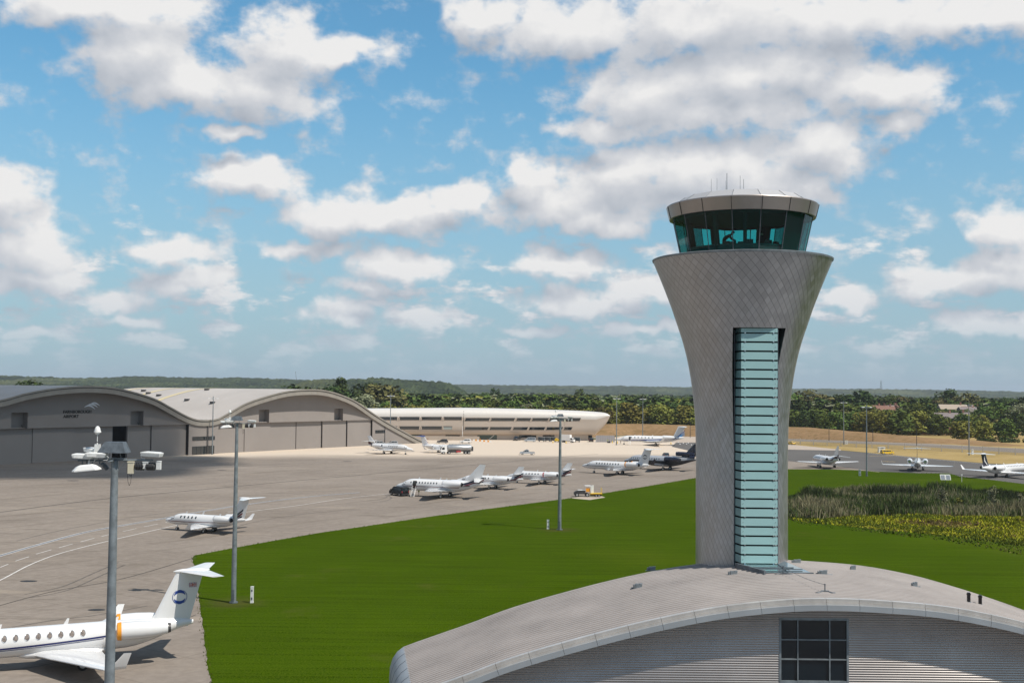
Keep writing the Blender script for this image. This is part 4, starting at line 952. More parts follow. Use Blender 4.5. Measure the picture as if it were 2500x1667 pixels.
# edge: lip, dark gap and lower beam
def edgeband(mb, a, b_, n_, nb=None):
    nb_ = n_-.25 if nb is None else nb; na_ = n_
    rows = []
    for t_ in tt:
        n_ = na_+ovt(t_); nb = nb_+ovt(t_)
        z = hz_(t_); s_ = (hz_(t_+.3)-hz_(t_-.3))/.6; L = math.hypot(1, s_); dt, dz_ = -s_/L, 1/L
        rows.append([L_(HP(t_+dt*a, n_, z+dz_*a)), L_(HP(t_+dt*a, nb, z+dz_*a)), L_(HP(t_+dt*b_, nb, z+dz_*b_)), L_(HP(t_+dt*b_, n_, z+dz_*b_))])
    mb.loft(rows)
e1 = MB(); edgeband(e1, -.42, .06, +.12); e1.build('roof_lip', M['hangaredge'], hang)
e2 = MB(); edgeband(e2, -.95, -.35, -.35); e2.build('gutter_gap', M['dkgap'], hang)
e3 = MB(); edgeband(e3, -2.0, -.62, -.15, -.6); e3.build('edge_beam', M['hangaredge'], hang)
sf = MB(); sf.strip([L_(HP(t_, ovt(t_)-.4, hz_(t_)-1.2)) for t_ in tt], [L_(HP(t_, -.3, hz_(t_)-1.2)) for t_ in tt]); sf.build('soffit', M['hangar'], hang)
# back and end
bk = MB(); bk.strip([L_(HP(t_, -DEP, 0)) for t_ in tt], [L_(HP(t_, -DEP, hz_(t_)-.05)) for t_ in tt]); bk.build('back_wall', M['hangar'], hang)
# upper wall slab with niches
SZ0, NZ1 = 10.15, 14.75
niche = [(t_of(32), t_of(72)), (t_of(322.5), t_of(354)), (t_of(635), t_of(660)), (t_of(818.5), t_of(840))]
doors = [(-40, t_of(-60)), (t_of(-60)+.1, t_of(90.6)), (t_of(90.6), t_of(191)), (t_of(191), t_of(286)), None, (t_of(322), t_of(378)), (t_of(379.7), t_of(463.5)),
         (t_of(538), t_of(606)), (t_of(606), t_of(669)), (t_of(669), t_of(731.4)), (t_of(733), t_of(793.2)), (t_of(795.2), t_of(852.6)), (t_of(854.4), t_of(911))]
tW0, tW1 = t_of(465), t_of(537); tE = t_of(912)
uw = MB()
cuts = sorted(set([t for ab in niche for t in ab]+[tW0, tW1, tE]+[t0+(TEND-t0)*i/100 for i in range(101)]))
for a, b_ in zip(cuts, cuts[1:]):
    mid = (a+b_)/2; za, zb = hz_(a)-.9, hz_(b_)-.9
    lo = 0 if (tW0-1e-6 <= mid <= tW1+1e-6 or mid > tE) else SZ0
    if zb <= lo and za <= lo: continue
    za, zb = max(za, lo), max(zb, lo)
    inn_ = any(x < mid < y for x, y in niche)
    if inn_:
        uw.quad(L_(HP(a,0,NZ1)), L_(HP(b_,0,NZ1)), L_(HP(b_,0,zb)), L_(HP(a,0,za)))
    else: uw.quad(L_(HP(a,0,lo)), L_(HP(b_,0,lo)), L_(HP(b_,0,zb)), L_(HP(a,0,za)))
# underside of the slab
for a, b_ in ((t0, tW0), (tW1, tE)):
    uw.quad(L_(HP(a,0,SZ0)), L_(HP(b_,0,SZ0)), L_(HP(b_,-1.35,SZ0)), L_(HP(a,-1.35,SZ0)))
uw.build('upper_wall', M['hangar'], hang)
for a, b_ in niche:
    nb = MB(); dd_ = -2.3
    nb.quad(L_(HP(a,0,SZ0)), L_(HP(a,dd_,SZ0)), L_(HP(a,dd_,NZ1)), L_(HP(a,0,NZ1))); nb.quad(L_(HP(b_,0,SZ0)), L_(HP(b_,dd_,SZ0)), L_(HP(b_,dd_,NZ1)), L_(HP(b_,0,NZ1)))
    nb.quad(L_(HP(a,0,NZ1)), L_(HP(b_,0,NZ1)), L_(HP(b_,dd_,NZ1)), L_(HP(a,dd_,NZ1))); nb.quad(L_(HP(a,dd_,SZ0-.1)), L_(HP(b_,dd_,SZ0-.1)), L_(HP(b_,dd_,NZ1)), L_(HP(a,dd_,NZ1)))
    no = nb.build('niche', M['hangardoor'], hang); rl = MB(); rl.tube(L_(HP(a,-2.0,SZ0+.15)), L_(HP(b_,-2.0,SZ0+.15)), .10); rl.tube(L_(HP(b_-.5,-1.6,SZ0+.1)), L_(HP(b_-.9,-1.6,SZ0+1.0)), .10); rl.build('rail', M['charcoal'], no)
for i, ab in enumerate(doors):
    if ab is None: continue
    a, b_ = ab; off = -1.05 if i % 2 == 0 else -1.3
    if i in (9, 10): off = -1.3
    if i in (11,): off = -1.0
    if i == 12: off = -.7
    a += .03; b_ -= .03
    dm = MB(); dm.loft([[L_(HP(a,off,0)), L_(HP(b_,off,0)), L_(HP(b_,off,SZ0+.2)), L_(HP(a,off,SZ0+.2))],[L_(HP(a,off-.3,0)), L_(HP(b_,off-.3,0)), L_(HP(b_,off-.3,SZ0+.2)), L_(HP(a,off-.3,SZ0+.2))]])
    dm.build('door', M['hangardoor'], hang)
bkp = MB()
for a, b_ in ((t0, t_of(286)), (t_of(321.5), tW0), (tW1, tE)): bkp.quad(L_(HP(a,-1.9,0)), L_(HP(b_,-1.9,0)), L_(HP(b_,-1.9,SZ0+.3)), L_(HP(a,-1.9,SZ0+.3)))
bkp.build('door_back', M['hangar'], hang)
inn_ = MB()       # dark interior behind the gaps and the open bay
for a, b_ in ((t0, tW0), (tW1, tE)):
    inn_.quad(L_(HP(a,-14,0)), L_(HP(b_,-14,0)), L_(HP(b_,-14,11)), L_(HP(a,-14,11))); inn_.quad(L_(HP(a,-1.8,SZ0+.1)), L_(HP(b_,-1.8,SZ0+.1)), L_(HP(b_,-14,11)), L_(HP(a,-14,11)))
    inn_.quad(L_(HP(a,-1.8,.01)), L_(HP(b_,-1.8,.01)), L_(HP(b_,-14,.01)), L_(HP(a,-14,.01)))
    for e_ in (a, b_): inn_.quad(L_(HP(e_,0,0)), L_(HP(e_,-14,0)), L_(HP(e_,-14,11)), L_(HP(e_,0,SZ0)))
inn_.build('interior', M['dkgap'], hang)
# windows in the valley wall and at the end
def hwin(pxa, pxb, ya, yb, name='window', mullions=3, glass='glassdark'):
    a, b_ = t_of(pxa), t_of(pxb); D = HP((a+b_)/2).y; hor = at((pxa+pxb)/2, 1000, D)
    z1_, z0_ = at((pxa+pxb)/2, ya, D).z, max(.02, at((pxa+pxb)/2, yb, D).z)
    m_ = MB()
    m_.loft([[L_(HP(a,.05,z0_)), L_(HP(b_,.05,z0_)), L_(HP(b_,.05,z1_)), L_(HP(a,.05,z1_))],[L_(HP(a,-.02,z0_)), L_(HP(b_,-.02,z0_)), L_(HP(b_,-.02,z1_)), L_(HP(a,-.02,z1_))]])
    o = m_.build(name, M[glass], hang); f_ = MB()
    for k in range(mullions+2): t_ = a+(b_-a)*k/(mullions+1); f_.tube(L_(HP(t_,.09,z0_)), L_(HP(t_,.09,z1_)), .06, .06, 4)
    for z in (z0_, z1_): f_.tube(L_(HP(a,.09,z)), L_(HP(b_,.09,z)), .07, .07, 4)
    f_.build('frame', M['charcoal'], o); return o
hwin(474, 528, 1065.5, 1074); hwin(474, 527, 1089, 1110, 'entrance', 4, 'greenglass' if 'greenglass' in M else 'glassdark')
hwin(919, 942, 1050, 1056.5, mullions=4)
dn = MB(); t_ = t_of(509.5); dn.tube(L_(HP(t_, .15, 0)), L_(HP(t_, .15, hz_(t_)-1.5)), .12, .12, 6); dn.build('downpipe', M['charcoal'], hang)
dn = MB(); t_ = t_of(942); dn.tube(L_(HP(t_, .15, 0)), L_(HP(t_, .15, hz_(t_)-1.5)), .12, .12, 6); dn.build('downpipe', M['charcoal'], hang)
# roof lights on the second wave
for nn0, ta, tb in ((-80, 84, 116), (-62, 86, 119), (-44, 88, 121)):
    s_ = MB(); q = [ta+(tb-ta)*i/24 for i in range(25)]; s_.strip([L_(HP(t_, nn0, hz_(t_)+.08)) for t_ in q], [L_(HP(t_, nn0-2.6, hz_(t_)+.08)) for t_ in q]); s_.build('rooflight', M['skylight'], hang)
for t_, n_ in ((92,-30),(97,-52),(104,-70),(108,-38),(100,-62),(90,-14)):
    s_ = MB(); s_.box(L_(HP(t_, n_, hz_(t_)+.3)), (1.6,1.6,.7)); s_.build('roof_outlet', M['charcoal'], hang)
# sign on the hangar front
def text_obj(txt, size, m, name, parent, extr=.06, align='LEFT', space=1.0):
    cu = bpy.data.curves.new(name, 'FONT'); cu.body = txt; cu.size = size; cu.extrude = extr; cu.align_x = align; cu.space_character = space; cu.offset = size*.022
    o = bpy.data.objects.new(name, cu); COL.objects.link(o); dg = bpy.context.evaluated_depsgraph_get(); me = bpy.data.meshes.new_from_object(o.evaluated_get(dg)); bpy.data.objects.remove(o)
    me.materials.clear(); me.materials.append(m); return link(name, me, parent)
FB = Matrix((HD, Vector((0,0,1)), NRM)).transposed()     # columns: along, up, outward
ta, tb = t_of(158), t_of(226); Dm = HP((ta+tb)/2).y
zt1, zb1 = at(190, 1001, Dm).z, at(190, 1008.5, Dm).z; zt2, zb2 = at(190, 1011, Dm).z, at(190, 1019.5, Dm).z
sg = empty('airport_sign', HP(ta, 0, zb1)); tag(sg, 'dark raised FARNBOROUGH AIRPORT lettering with white swoosh strokes on the hangar', 'sign')
for txt, z_, wid in (('FARNBOROUGH', zb1, tb-ta), ('AIRPORT', zb2, (t_of(196)-ta))):
    o = text_obj(txt, 1.0, M['black'], 'lettering', sg, .04)
    xs = [v.co.x for v in o.data.vertices]; ysv = [v.co.y for v in o.data.vertices]; sx_ = wid/(max(xs)-min(xs)); sy_ = (zt1-zb1)/(max(ysv)-min(ysv))
    o.data.transform(Matrix.Diagonal((sx_, sy_, 1, 1))@Matrix.Translation((-min(xs), -min(ysv), 0))); R4 = FB.to_4x4(); o.data.transform(R4); o.location = HP(ta, .08, z_)-Vector(sg.location)
M['signwhite'] = mat('white_sign_enamel', (.75,.76,.80), .4)
for k, (p0, p1, p2) in enumerate([((209,994),(222,984),(235,999)),((217,988.5),(229,983),(241,994)),((225,985),(235,980.5),(246,990))]):
    A = []; B = []
    for i in range(13):
        t = i/12; px = (1-t)**2*p0[0]+2*t*(1-t)*p1[0]+t*t*p2[0]; py = (1-t)**2*p0[1]+2*t*(1-t)*p1[1]+t*t*p2[1]
        tq = t_of(px); q = HP(tq); z = at(px, py, q.y).z; w_ = .04+.22*math.sin(math.pi*min(1, t*1.0))**.8
        A.append(HP(tq, .12, z+w_)-Vector(sg.location)); B.append(HP(tq, .12, z-w_)-Vector(sg.location))
    s_ = MB(); s_.loft([[a, b_, b_-NRM*.08, a-NRM*.08] for a, b_ in zip(A, B)]); s_.build('swoosh', M['signwhite'], sg)
# ================================================================== terminal
PL, PR = Vector((-75, 512, 0)), Vector((44.6, 517, 0)); TD = (PR-PL).normalized(); TN = Vector((TD.y, -TD.x, 0)); TL = (PR-PL).length
term = empty('terminal_building', PL.lerp(PR, .5)); TO = Vector(term.location); tag(term, 'long silver terminal building with rounded roof edge and a raked right end', 'building')
def TP(u, n_=0, z=0): q = PL+TD*u+TN*n_-TO; return Vector((q.x, q.y, z))
def u_of(px): k_ = (px-1250)/FPX; return (k_*PL.y-PL.x)/(TD.x-k_*TD.y)
def z_of(px, py): u = u_of(px); return at(px, py, (PL+TD*u).y).z
top = [(u_of(px), z_of(px, py)) for px, py in [(905,997.5),(1000,997),(1133,996),(1250,998),(1350,1001),(1420,1003.5),(1460,1005.5),(1478,1007.5),(1487,1010.5),(1491,1014)]]
bot = [(u_of(px), z_of(px, py)) for px, py in [(905,1061),(1133,1062),(1250,1062),(1400,1062),(1456,1061.5),(1466,1052),(1475,1042),(1484,1031),(1490,1020),(1491,1015)]]
zb_bands = [(1020.8,1027),(1042.5,1048.8)]
us = [0+u_of(1491)*i/110 for i in range(111)]; rings_ = []
def sec(u):
    zt, zb = smooth_tab(top, u), lerp_tab(bot, u); h = zt-zb; w_ = min(14, 3.5+.9*max(0, u_of(1491)-u)); pts = []
    fr_ = [(0,-2.2),(.06,-.9),(.16,-.25),(.32,.0),(.5,.15),(.60,.28),(.66,.40),(.74,.45),(.82,.3),(.90,-.35),(.96,-1.5),(1,-3.4)]
    e_ = min(1, max(.15, h/9)) 
    for f_, n_ in fr_: pts.append(TP(u, n_*e_, zb+f_*h))
    pts.append(TP(u, -3.4*e_-w_, zt-.1)); pts.append(TP(u, -3.4*e_-w_, zb)); return pts
body = MB(); body.loft([sec(u) for u in us], cap1=True); 
body.m = [1 if (k % 14) in (0,1,2,3,4,5,12,13) else 0 for k in range(len(body.f)-2)]+[0,0]
body.build('shell', [M['termroof'], M['termwall']], term, smooth=60)
def tface(u, z):     # how far the shell stands out at this height
    zt, zb = smooth_tab(top, u), lerp_tab(bot, u); f_ = (z-zb)/(zt-zb)
    return lerp_tab([(0,-2.2),(.06,-.9),(.16,-.25),(.32,.0),(.5,.15),(.60,.28),(.66,.40),(.74,.45),(.82,.3),(.90,-.35)], f_)
def twin(pa, pb, ya, yb, slant=0., glass='glassdark', nm='window', fr=True):
    ua, ub = u_of(pa), u_of(pb); m_ = MB(); n_ = max(2, int((ub-ua)/2)); A = []; B = []
    for i in range(n_+1):
        u = ua+(ub-ua)*i/n_; px = pa+(pb-pa)*i/n_; z1_, z0_ = z_of(px, ya), z_of(px, yb); A.append(TP(u+slant, tface(u, z1_)+.10, z1_)); B.append(TP(u-slant, tface(u, z0_)+.10, z0_))
    m_.strip(B, A); o = m_.build(nm, M[glass], term)
    if fr:
        f_ = MB()
        for q in (0, -1): f_.tube(B[q], A[q], .16, .16, 4)
        f_.build('mullion', M['termwall'], o)
        f3 = MB(); f3.path([a+Vector((0,0,.12)) for a in A], .13, 4); f3.build('lintel', M['charcoal'], o)
    return o
M['paleglass'] = mat('pale_glass', (.33,.38,.37), .2, 0, .6)  # paler base colour than the other terminal windows
seg_top = [925,974,1028,1083,1132]; yT = (1019,1025.5)
for a, b_ in zip([925,976,1030,1084], [974,1028,1082,1131]): twin(a+1.2, b_-1.2, 1018.5, 1025)
for a, b_ in zip([1136,1199,1261,1299,1341,1386], [1198,1259,1298,1341,1384,1419]): twin(a+1, b_-1, 1021.2, 1027.2, .25)
for a, b_ in zip([965,976,1030], [974,1028,1083]): twin(a+1.2, b_-1.2, 1041.5, 1048)
twin(1084.5, 1107, 1041.5, 1048, glass='paleglass')
for a, b_ in zip([1135,1196,1253,1292,1334,1377], [1195,1251,1291,1333,1376,1399]): twin(a+1, b_-1, 1043.4, 1049.3, .25)
jn = MB(); u = u_of(1134); jn.path([TP(u, tface(u, z)+.06, z) for z in [z_of(1134, y) for y in (1060,1050,1040,1030,1020,1010,1003)]], .07, 4); jn.build('panel_joint', M['charcoal'], term)
# recess under the left part and ground floor
gf = MB(); zb_ = 3.3
gf.quad(TP(u_of(890),-3.2,0), TP(u_of(1450),-3.2,0), TP(u_of(1450),-3.2,4), TP(u_of(890),-3.2,4)); gf.quad(TP(u_of(1450),-3.2,0), TP(u_of(1450),-15,0), TP(u_of(1450),-15,4), TP(u_of(1450),-3.2,4)); gf.build('ground_floor', M['termwall'], term)
def gwin(pa, pb, y0_, y1_, glass='glassdark', n_=-3.1, nm='ground_window'):
    m_ = MB(); ua, ub = u_of(pa), u_of(pb); z1_, z0_ = max(.1, z_of((pa+pb)/2, y0_)), max(.02, z_of((pa+pb)/2, y1_)); m_.quad(TP(ua,n_,z0_), TP(ub,n_,z0_), TP(ub,n_,z1_), TP(ua,n_,z1_)); return m_.build(nm, M[glass], term)
M['greenglass'] = mat('green_lobby_glass', (.06,.10,.085), .15, 0, .6)
gwin(1000, 1032, 1061, 1071, 'greenglass'); gwin(1090, 1125, 1062, 1072); gwin(1168, 1216, 1062, 1073, 'greenglass'); gwin(1270, 1300, 1062, 1069); gwin(1300, 1312, 1063, 1077, 'black'); gwin(1328, 1357, 1062, 1066); gwin(1440, 1449, 1063, 1076, 'black')
gg = MB(); gg.tube(TP(u_of(1196), -2.6, .1), TP(u_of(1216), -2.6, 3.2), .12, .12, 5); gg.build('stair_rail', M['white'], term)
lw = MB(); lw.box(TP(u_of(1080), 5, .9), (34, .4, 1.8), rz=math.atan2(TD.y, TD.x)); lo_ = lw.build('low_wall', M['paleconc'])
lo_.location = TO; tag(lo_, 'low pale boundary wall in front of the left part of the terminal', 'wall')
for i, (px, lb) in enumerate([(1462,'white metal yard fence panel beside the terminal end'),]):
    f_ = MB(); A = G(1455, 1079); B = G(1500, 1079)
    M['hoard'] = mat('grey_hoarding', (.30,.29,.30), .6)
    for k in range(9): q = A.lerp(B, k/8.); f_.box(q+Vector((0,0,1.5)), (.25,.12,3.0))
    f_.box(A.lerp(B,.5)+Vector((0,.1,1.5)), ((B-A).length, .06, 2.9), rz=math.atan2((B-A).y, (B-A).x)); tag(f_.build('yard_fence', M['hoard']), 'grey security fence between the terminal end and the parked white and blue jet', 'fence')
# ================================================================== business jets (local: +x forward, origin on the ground between the main wheels)
NT_TOP = [(0,-.38),(.04,-.24),(.12,-.06),(.25,.10),(.38,.26),(.50,.50),(.62,.74),(.78,.92),(1,1)]
NT_BOT = [(0,-.42),(.04,-.56),(.12,-.72),(.3,-.88),(.5,-.96),(.8,-1),(1,-1)]
NT_W = [(0,.02),(.04,.18),(.12,.36),(.3,.60),(.5,.79),(.7,.92),(1,1)]
TT_TOP = [(0,1),(.4,.97),(.75,.86),(1,.66)]; TT_BOT = [(0,-1),(.2,-.93),(.45,-.58),(.75,-.02),(1,.36)]; TT_W = [(0,1),(.3,.90),(.6,.62),(.85,.32),(1,.10)]
class Fus:
    def __init__(s, T): s.T = T; s.L = T['n']+T['t']
    def sec(s, a):              # a: metres behind the main gear
        T = s.T; q = a+T['n']
        if q < T['nl']: x = max(0, q/T['nl']); tp, bt, w = (smooth_tab(t_, x) for t_ in (NT_TOP, NT_BOT, NT_W))
        elif q > s.L-T['tl']: x = min(1, (q-s.L+T['tl'])/T['tl']); tp, bt, w = (smooth_tab(t_, x) for t_ in (TT_TOP, TT_BOT, TT_W))
        else: tp, bt, w = 1, -1, 1
        r = T['r']; return T['zc']+r*(tp+bt)/2, r*(tp-bt)/2, r*w
    def pt(s, a, th, off=0.):
        zm, h, w = s.sec(a); return Vector((-a, (w+off)*math.cos(th), zm+(h+off)*math.sin(th)))
    def side(s, a, z, sg, off=.012):
        zm, h, w = s.sec(a); q = max(-.98, min(.98, (z-zm)/h)); th = math.asin(q); p = s.pt(a, th, off); p.y *= sg; return p
def airfoil(c, t):   # (x back from leading edge, z)
    return [(0,0),(.04*c,.35*t*c),(.15*c,.50*t*c),(.40*c,.5*t*c),(.7*c,.28*t*c),(c,.01*c*.3),(.7*c,-.16*t*c),(.40*c,-.34*t*c),(.15*c,-.36*t*c),(.04*c,-.22*t*c)]
def jet(name, pos, heading, T, label, liv):
    root = empty(name, pos, R(heading)); tag(root, label, 'aircraft')
    F = Fus(T); r = T['r']; zc = T['zc']; body = M[liv.get('body', 'jetwhite')]
    lo_tail = T.get('small', False)
    # fuselage
    mb = MB(); ns = 16 if lo_tail else 24; st = [-T['n']+T['nl']*x for x in (0,.015,.04,.09,.16,.25,.34,.43,.52,.62,.74,.87,1)]
    k = 10; mid0, mid1 = -T['n']+T['nl'], T['t']-T['tl']; st += [mid0+(mid1-mid0)*i/k for i in range(1, k)]+[mid1+T['tl']*x for x in (0,.12,.25,.38,.5,.62,.75,.87,.95,1)]
    mb.loft([[F.pt(a, 2*math.pi*i/ns) for i in range(ns)] for a in st])
    if 'belly' in liv:           # lower half in a second colour
        mb.m = [1 if (i % ns) >= ns*.53 and (i % ns) < ns*.97 else 0 for i in range(len(mb.f)-2)]+[0,0]
    fu = mb.build('fuselage', [body, M[liv.get('belly', 'jetwhite')]], root, smooth=50)
    # wing-body fairing joins the fuselage mesh through its own part
    fb = MB(); c0, ch = T['wing'][0], T['wing'][1]
    fb.loft([[(-(c0-1.2+(ch+2.6)*x), w_*r*.95*math.cos(a), T['wing'][5]+.05+r*.42*w_*math.sin(a)) for a in [2*math.pi*i/12 for i in range(12)]] for x, w_ in ((0,.25),(.12,.75),(.3,1),(.65,1),(.85,.75),(1,.2))]); fb.build('wing_fairing', M[liv.get('belly', liv.get('body', 'jetwhite'))], root, smooth=True)
    # wings
    a0, cr, a1, ct, hs, zw, rise, wl = T['wing']
    for sg in (1, -1):
        mb = MB(); rg = []
        for q in (0, .12, .35, .65, .9, 1):
            le = a0+(a1-a0)*q; c = cr+(ct-cr)*(q**.8 if q < 1 else 1); y = (r*.3+(hs-r*.3)*q); z = zw+rise*q; rg.append([(-(le+x), sg*y, z+zz) for x, zz in airfoil(c, .13-.03*q)])
        if wl > 0:
            pass
        mb.loft(rg if sg > 0 else [x[::-1] for x in rg]); w = mb.build('wing', M[liv.get('wing', liv.get('body', 'jetwhite'))], root, smooth=50)
        le_ = MB(); L1 = [(-(a0+(a1-a0)*q-.02), sg*(r*.3+(hs-r*.3)*q), zw+rise*q) for q in (.10,.4,.7,.98)]; le_.path([Vector(p) for p in L1], .045*max(.6,T.get('sc',1)), 6); le_.build('leading_edge', M['chrome'], w)
        fl = MB()
        for q in (.3, .5, .68): le = a0+(a1-a0)*q; c = cr+(ct-cr)*q**.8; y = r*.3+(hs-r*.3)*q; fl.loft([[(-(le+c*x), sg*(y+.10*ww*math.cos(a)), zw+rise*q-.07-.10*ww*(1+math.sin(a))*.7) for a in [2*math.pi*i/6 for i in range(6)]] for x, ww in ((.55,.2),(.72,1),(.9,1),(1.12,.15))])
        fl.build('flap_fairing', body, w)
        if wl > 0:
            mb = MB(); rg = []
            for q, dy, dz_, da, cc in ((0,0,0,0,1),(.2,.14,.05,.15,.92),(.45,.27,.28,.42,.75),(1,.27+.22*wl,wl,.35+.75*wl,.38)): rg.append([(-(a1+da+x), sg*(hs+dy-zz*min(1,q*2.2)), zw+rise+dz_+zz*(1-min(1,q*2.2))) for x, zz in airfoil(ct*cc, .09)])
            mb.loft(rg if sg > 0 else [x[::-1] for x in rg]); wo_ = mb.build('winglet', M[liv.get('winglet', liv.get('body', 'jetwhite'))], w, smooth=50)
    # fin
    f0, f1, g0, g1, fz0, fz1 = T['fin']       # root LE/TE, tip LE/TE, heights
    def finsec(q): le = f0+(g0-f0)*q; te = f1+(g1-f1)*q; return le, te-le, fz0+(fz1-fz0)*q
    mb = MB(); rg = []
    for q in (-.12, 0, .3, .6, .9, 1):
        le, c, z = finsec(q); rg.append([(-(le+x), zz, z) for x, zz in airfoil(c, .11)])
    mb.loft(rg)
    dl = MB(); le, c, z = finsec(.30); le0 = f0-T.get('dorsal', 1.6); zt = F.sec(le0)[0]+F.sec(le0)[1]
    mb.loft([[(-(le0), 0, zt-.03)]*3, [(-(f0+.2), .09, F.sec(f0)[0]+F.sec(f0)[1]-.05), (-(f0+.2), -.09, F.sec(f0)[0]+F.sec(f0)[1]-.05), (-(f0+.05), 0, fz0+.30)], [(-(le+.4), .05, fz0+.1), (-(le+.4), -.05, fz0+.1), (-(le+.15), 0, z)]])
    fin = mb.build('fin', M[liv.get('fin', liv.get('body', 'jetwhite'))], root, smooth=50)
    def finpatch(poly, m_, nm='tail_stripe', off=.012):
        for sg in (1, -1):
            pm = MB(); pts = []
            for a, z in poly:
                q = (z-fz0)/(fz1-fz0)
                if z > fz0+.05: le, c, _ = finsec(max(0, q)); y = .5*.115*c*max(.15, min(1, 1.6*(1-(a-le)/c)+.1))+off
                else: zm, h, w_ = F.sec(a); y = w_*math.sqrt(max(0, 1-((z-zm)/h)**2)) if abs(z-zm) < h else .05; y += off+.03
                pts.append((-a, sg*y, z))
            pm.quad(*pts); pm.build(nm, M[m_], fin)
    # tailplane
    s0, sc_, s1, st_, hb, sz = T['stab']; mb = MB(); an = T.get('anh', 0)
    rg = []
    for q in (-1,-.7,-.3,0,.3,.7,1):
        aq = abs(q); rg.append([(-(s0+(s1-s0)*aq+x), hb*q, sz+an*aq+zz) for x, zz in airfoil(sc_+(st_-sc_)*aq, .10)])
    mb.loft(rg[::-1]); 
    if T['tail'] == 'T':
        mb.loft([[(-(g0-.25+(g1-g0+.75)*x), .24*w_*math.cos(a), sz+.02+.20*w_*math.sin(a)) for a in [2*math.pi*i/10 for i in range(10)]] for x, w_ in ((0,.15),(.08,.6),(.25,1),(.7,1),(.92,.5),(1,.15))])
    mb.build('tailplane', M[liv.get('stab', liv.get('body', 'jetwhite'))], root, smooth=50)
    # engines
    e0, eL, ey, ez, er = T['eng']
    ems = M[liv.get('engine', liv.get('body', 'jetwhite'))]
    def nacelle(y, z, e0, eL, er, py=0, cover=None, pod=True):
        mb = MB(); rg = []
        for x, w_ in ((0,.84),(.03,.93),(.12,1.0),(.4,1.02),(.7,.92),(.93,.72),(1,.66)): rg.append([(-(e0+eL*x), y+er*w_*math.cos(a), z+er*w_*math.sin(a)) for a in [2*math.pi*i/18 for i in range(18)]])
        mb.loft(rg, cap0=False, cap1=False)
        if pod: mb.box((-(e0+eL*.55), y*.62, z-.02), (eL*.6, abs(y)*.75, .22))
        e_ = mb.build('engine', ems, root, smooth=50)
        ring = MB(); ring.loft([[(-(e0+x), y+er*w_*math.cos(a), z+er*w_*math.sin(a)) for a in [2*math.pi*i/18 for i in range(18)]] for x, w_ in ((.12*er,.95),(.0,.90),(-.05*er,.84),(.05*er,.76),(.5*er,.72))], cap0=False, cap1=False)
        ring.build('intake_lip', M['chrome'], e_, smooth=True)
        fan = MB(); fan.quad(*[(-(e0+.35*er), y+er*.76*math.cos(a), z+er*.76*math.sin(a)) for a in [2*math.pi*i/18 for i in range(18)]]); fan.build('fan', M['charcoal'], e_)
        if cover:
            cvr = MB(); cvr.loft([[(-(e0+x), y+er*w_*math.cos(a), z+er*w_*math.sin(a)) for a in [2*math.pi*i/18 for i in range(18)]] for x, w_ in ((.30,1.05),(.0,.98),(-.06,.7))]); cvr.build('intake_cover', M[cover], e_, smooth=50)
        ex = MB(); ex.loft([[(-(e0+eL*x), y+er*w_*math.cos(a), z+er*w_*math.sin(a)) for a in [2*math.pi*i/16 for i in range(16)]] for x, w_ in ((.985,.64),(1.06,.52))], cap1=False); ex.quad(*[(-(e0+eL*.98), y+er*.55*math.cos(a), z+er*.55*math.sin(a)) for a in [2*math.pi*i/16 for i in range(16)]]); 
        ex.build('exhaust', M[liv.get('exhaust', 'charcoal')], e_)
    for sg in (1, -1): nacelle(sg*ey, ez, e0, eL, er, cover=liv.get('cover'))
    if T.get('centre'): c_ = T['centre']; nacelle(0, c_[2], c_[0], c_[1], c_[3], pod=False)
    # windows
    w0, wp, wn, wz, wa, wb = T['win']
    for sg in (1, -1):
        for i in range(wn):
            a = w0+wp*i; pm = MB(); ctr = F.side(a, wz, sg, .030); rim_ = [F.side(a+wa*math.cos(q), wz+wb*math.sin(q), sg, .014) for q in [2*math.pi*j/12 for j in range(12)]]; mid_ = [F.side(a+.55*wa*math.cos(q), wz+.55*wb*math.sin(q), sg, .022) for q in [2*math.pi*j/12 for j in range(12)]]
            for j in range(12): pm.quad(ctr, mid_[j], mid_[(j+1) % 12]); pm.quad(mid_[j], rim_[j], rim_[(j+1) % 12], mid_[(j+1) % 12])
            wo_ = pm.build('window', M[liv.get('glass', 'winglass')], fu)
            if T.get('big'):
                fr_ = MB(); fr_.path(rim_+[rim_[0]], .018, 4); fr_.build('frame', M['chrome'], wo_)
        # cockpit glazing
        cp = MB(); n0 = -T['n']; nl = T['nl']
        for (xa, xb) in ((.40,.475),(.485,.62)):
            def zz_(x, f_): zm, h, w_ = F.sec(n0+nl*x); return zm+h*f_
            q = [F.side(n0+nl*xa, zz_(xa,.30), sg), F.side(n0+nl*xb, zz_(xb,.22), sg), F.side(n0+nl*(xb+.02), zz_(xb,.66), sg), F.side(n0+nl*(xa+.05), zz_(xa+.05,.78), sg)]
            cp.quad(*q)
        q = [F.pt(n0+nl*.40, R(30) if sg > 0 else R(150), .012), F.pt(n0+nl*.43, R(88) if sg > 0 else R(92), .012), F.pt(n0+nl*.50, R(88) if sg > 0 else R(92), .012), F.pt(n0+nl*.47, R(50) if sg > 0 else R(130), .012)]; cp.quad(*q)
        cp.build('cockpit_window', M['winglass'], fu)
    # stripe(s) along the side
    for (sa, sb, z0_, z1_, m_, bow) in liv.get('stripes', []):
        for sg in (1, -1):
            A = []; B = []; n_ = 26
            for i in range(n_+1):
                x = i/n_; a = sa+(sb-sa)*x; z = z0_+bow*(x**2.2); zt_ = z1_+bow*(x**2.2); tp = 1
                A.append(F.side(a, z, sg, .012)); B.append(F.side(a, zt_, sg, .012))
            pm = MB(); pm.strip(A, B); pm.build('stripe', M[m_], fu)
    for poly, m_ in liv.get('fins', []): finpatch(poly, m_)
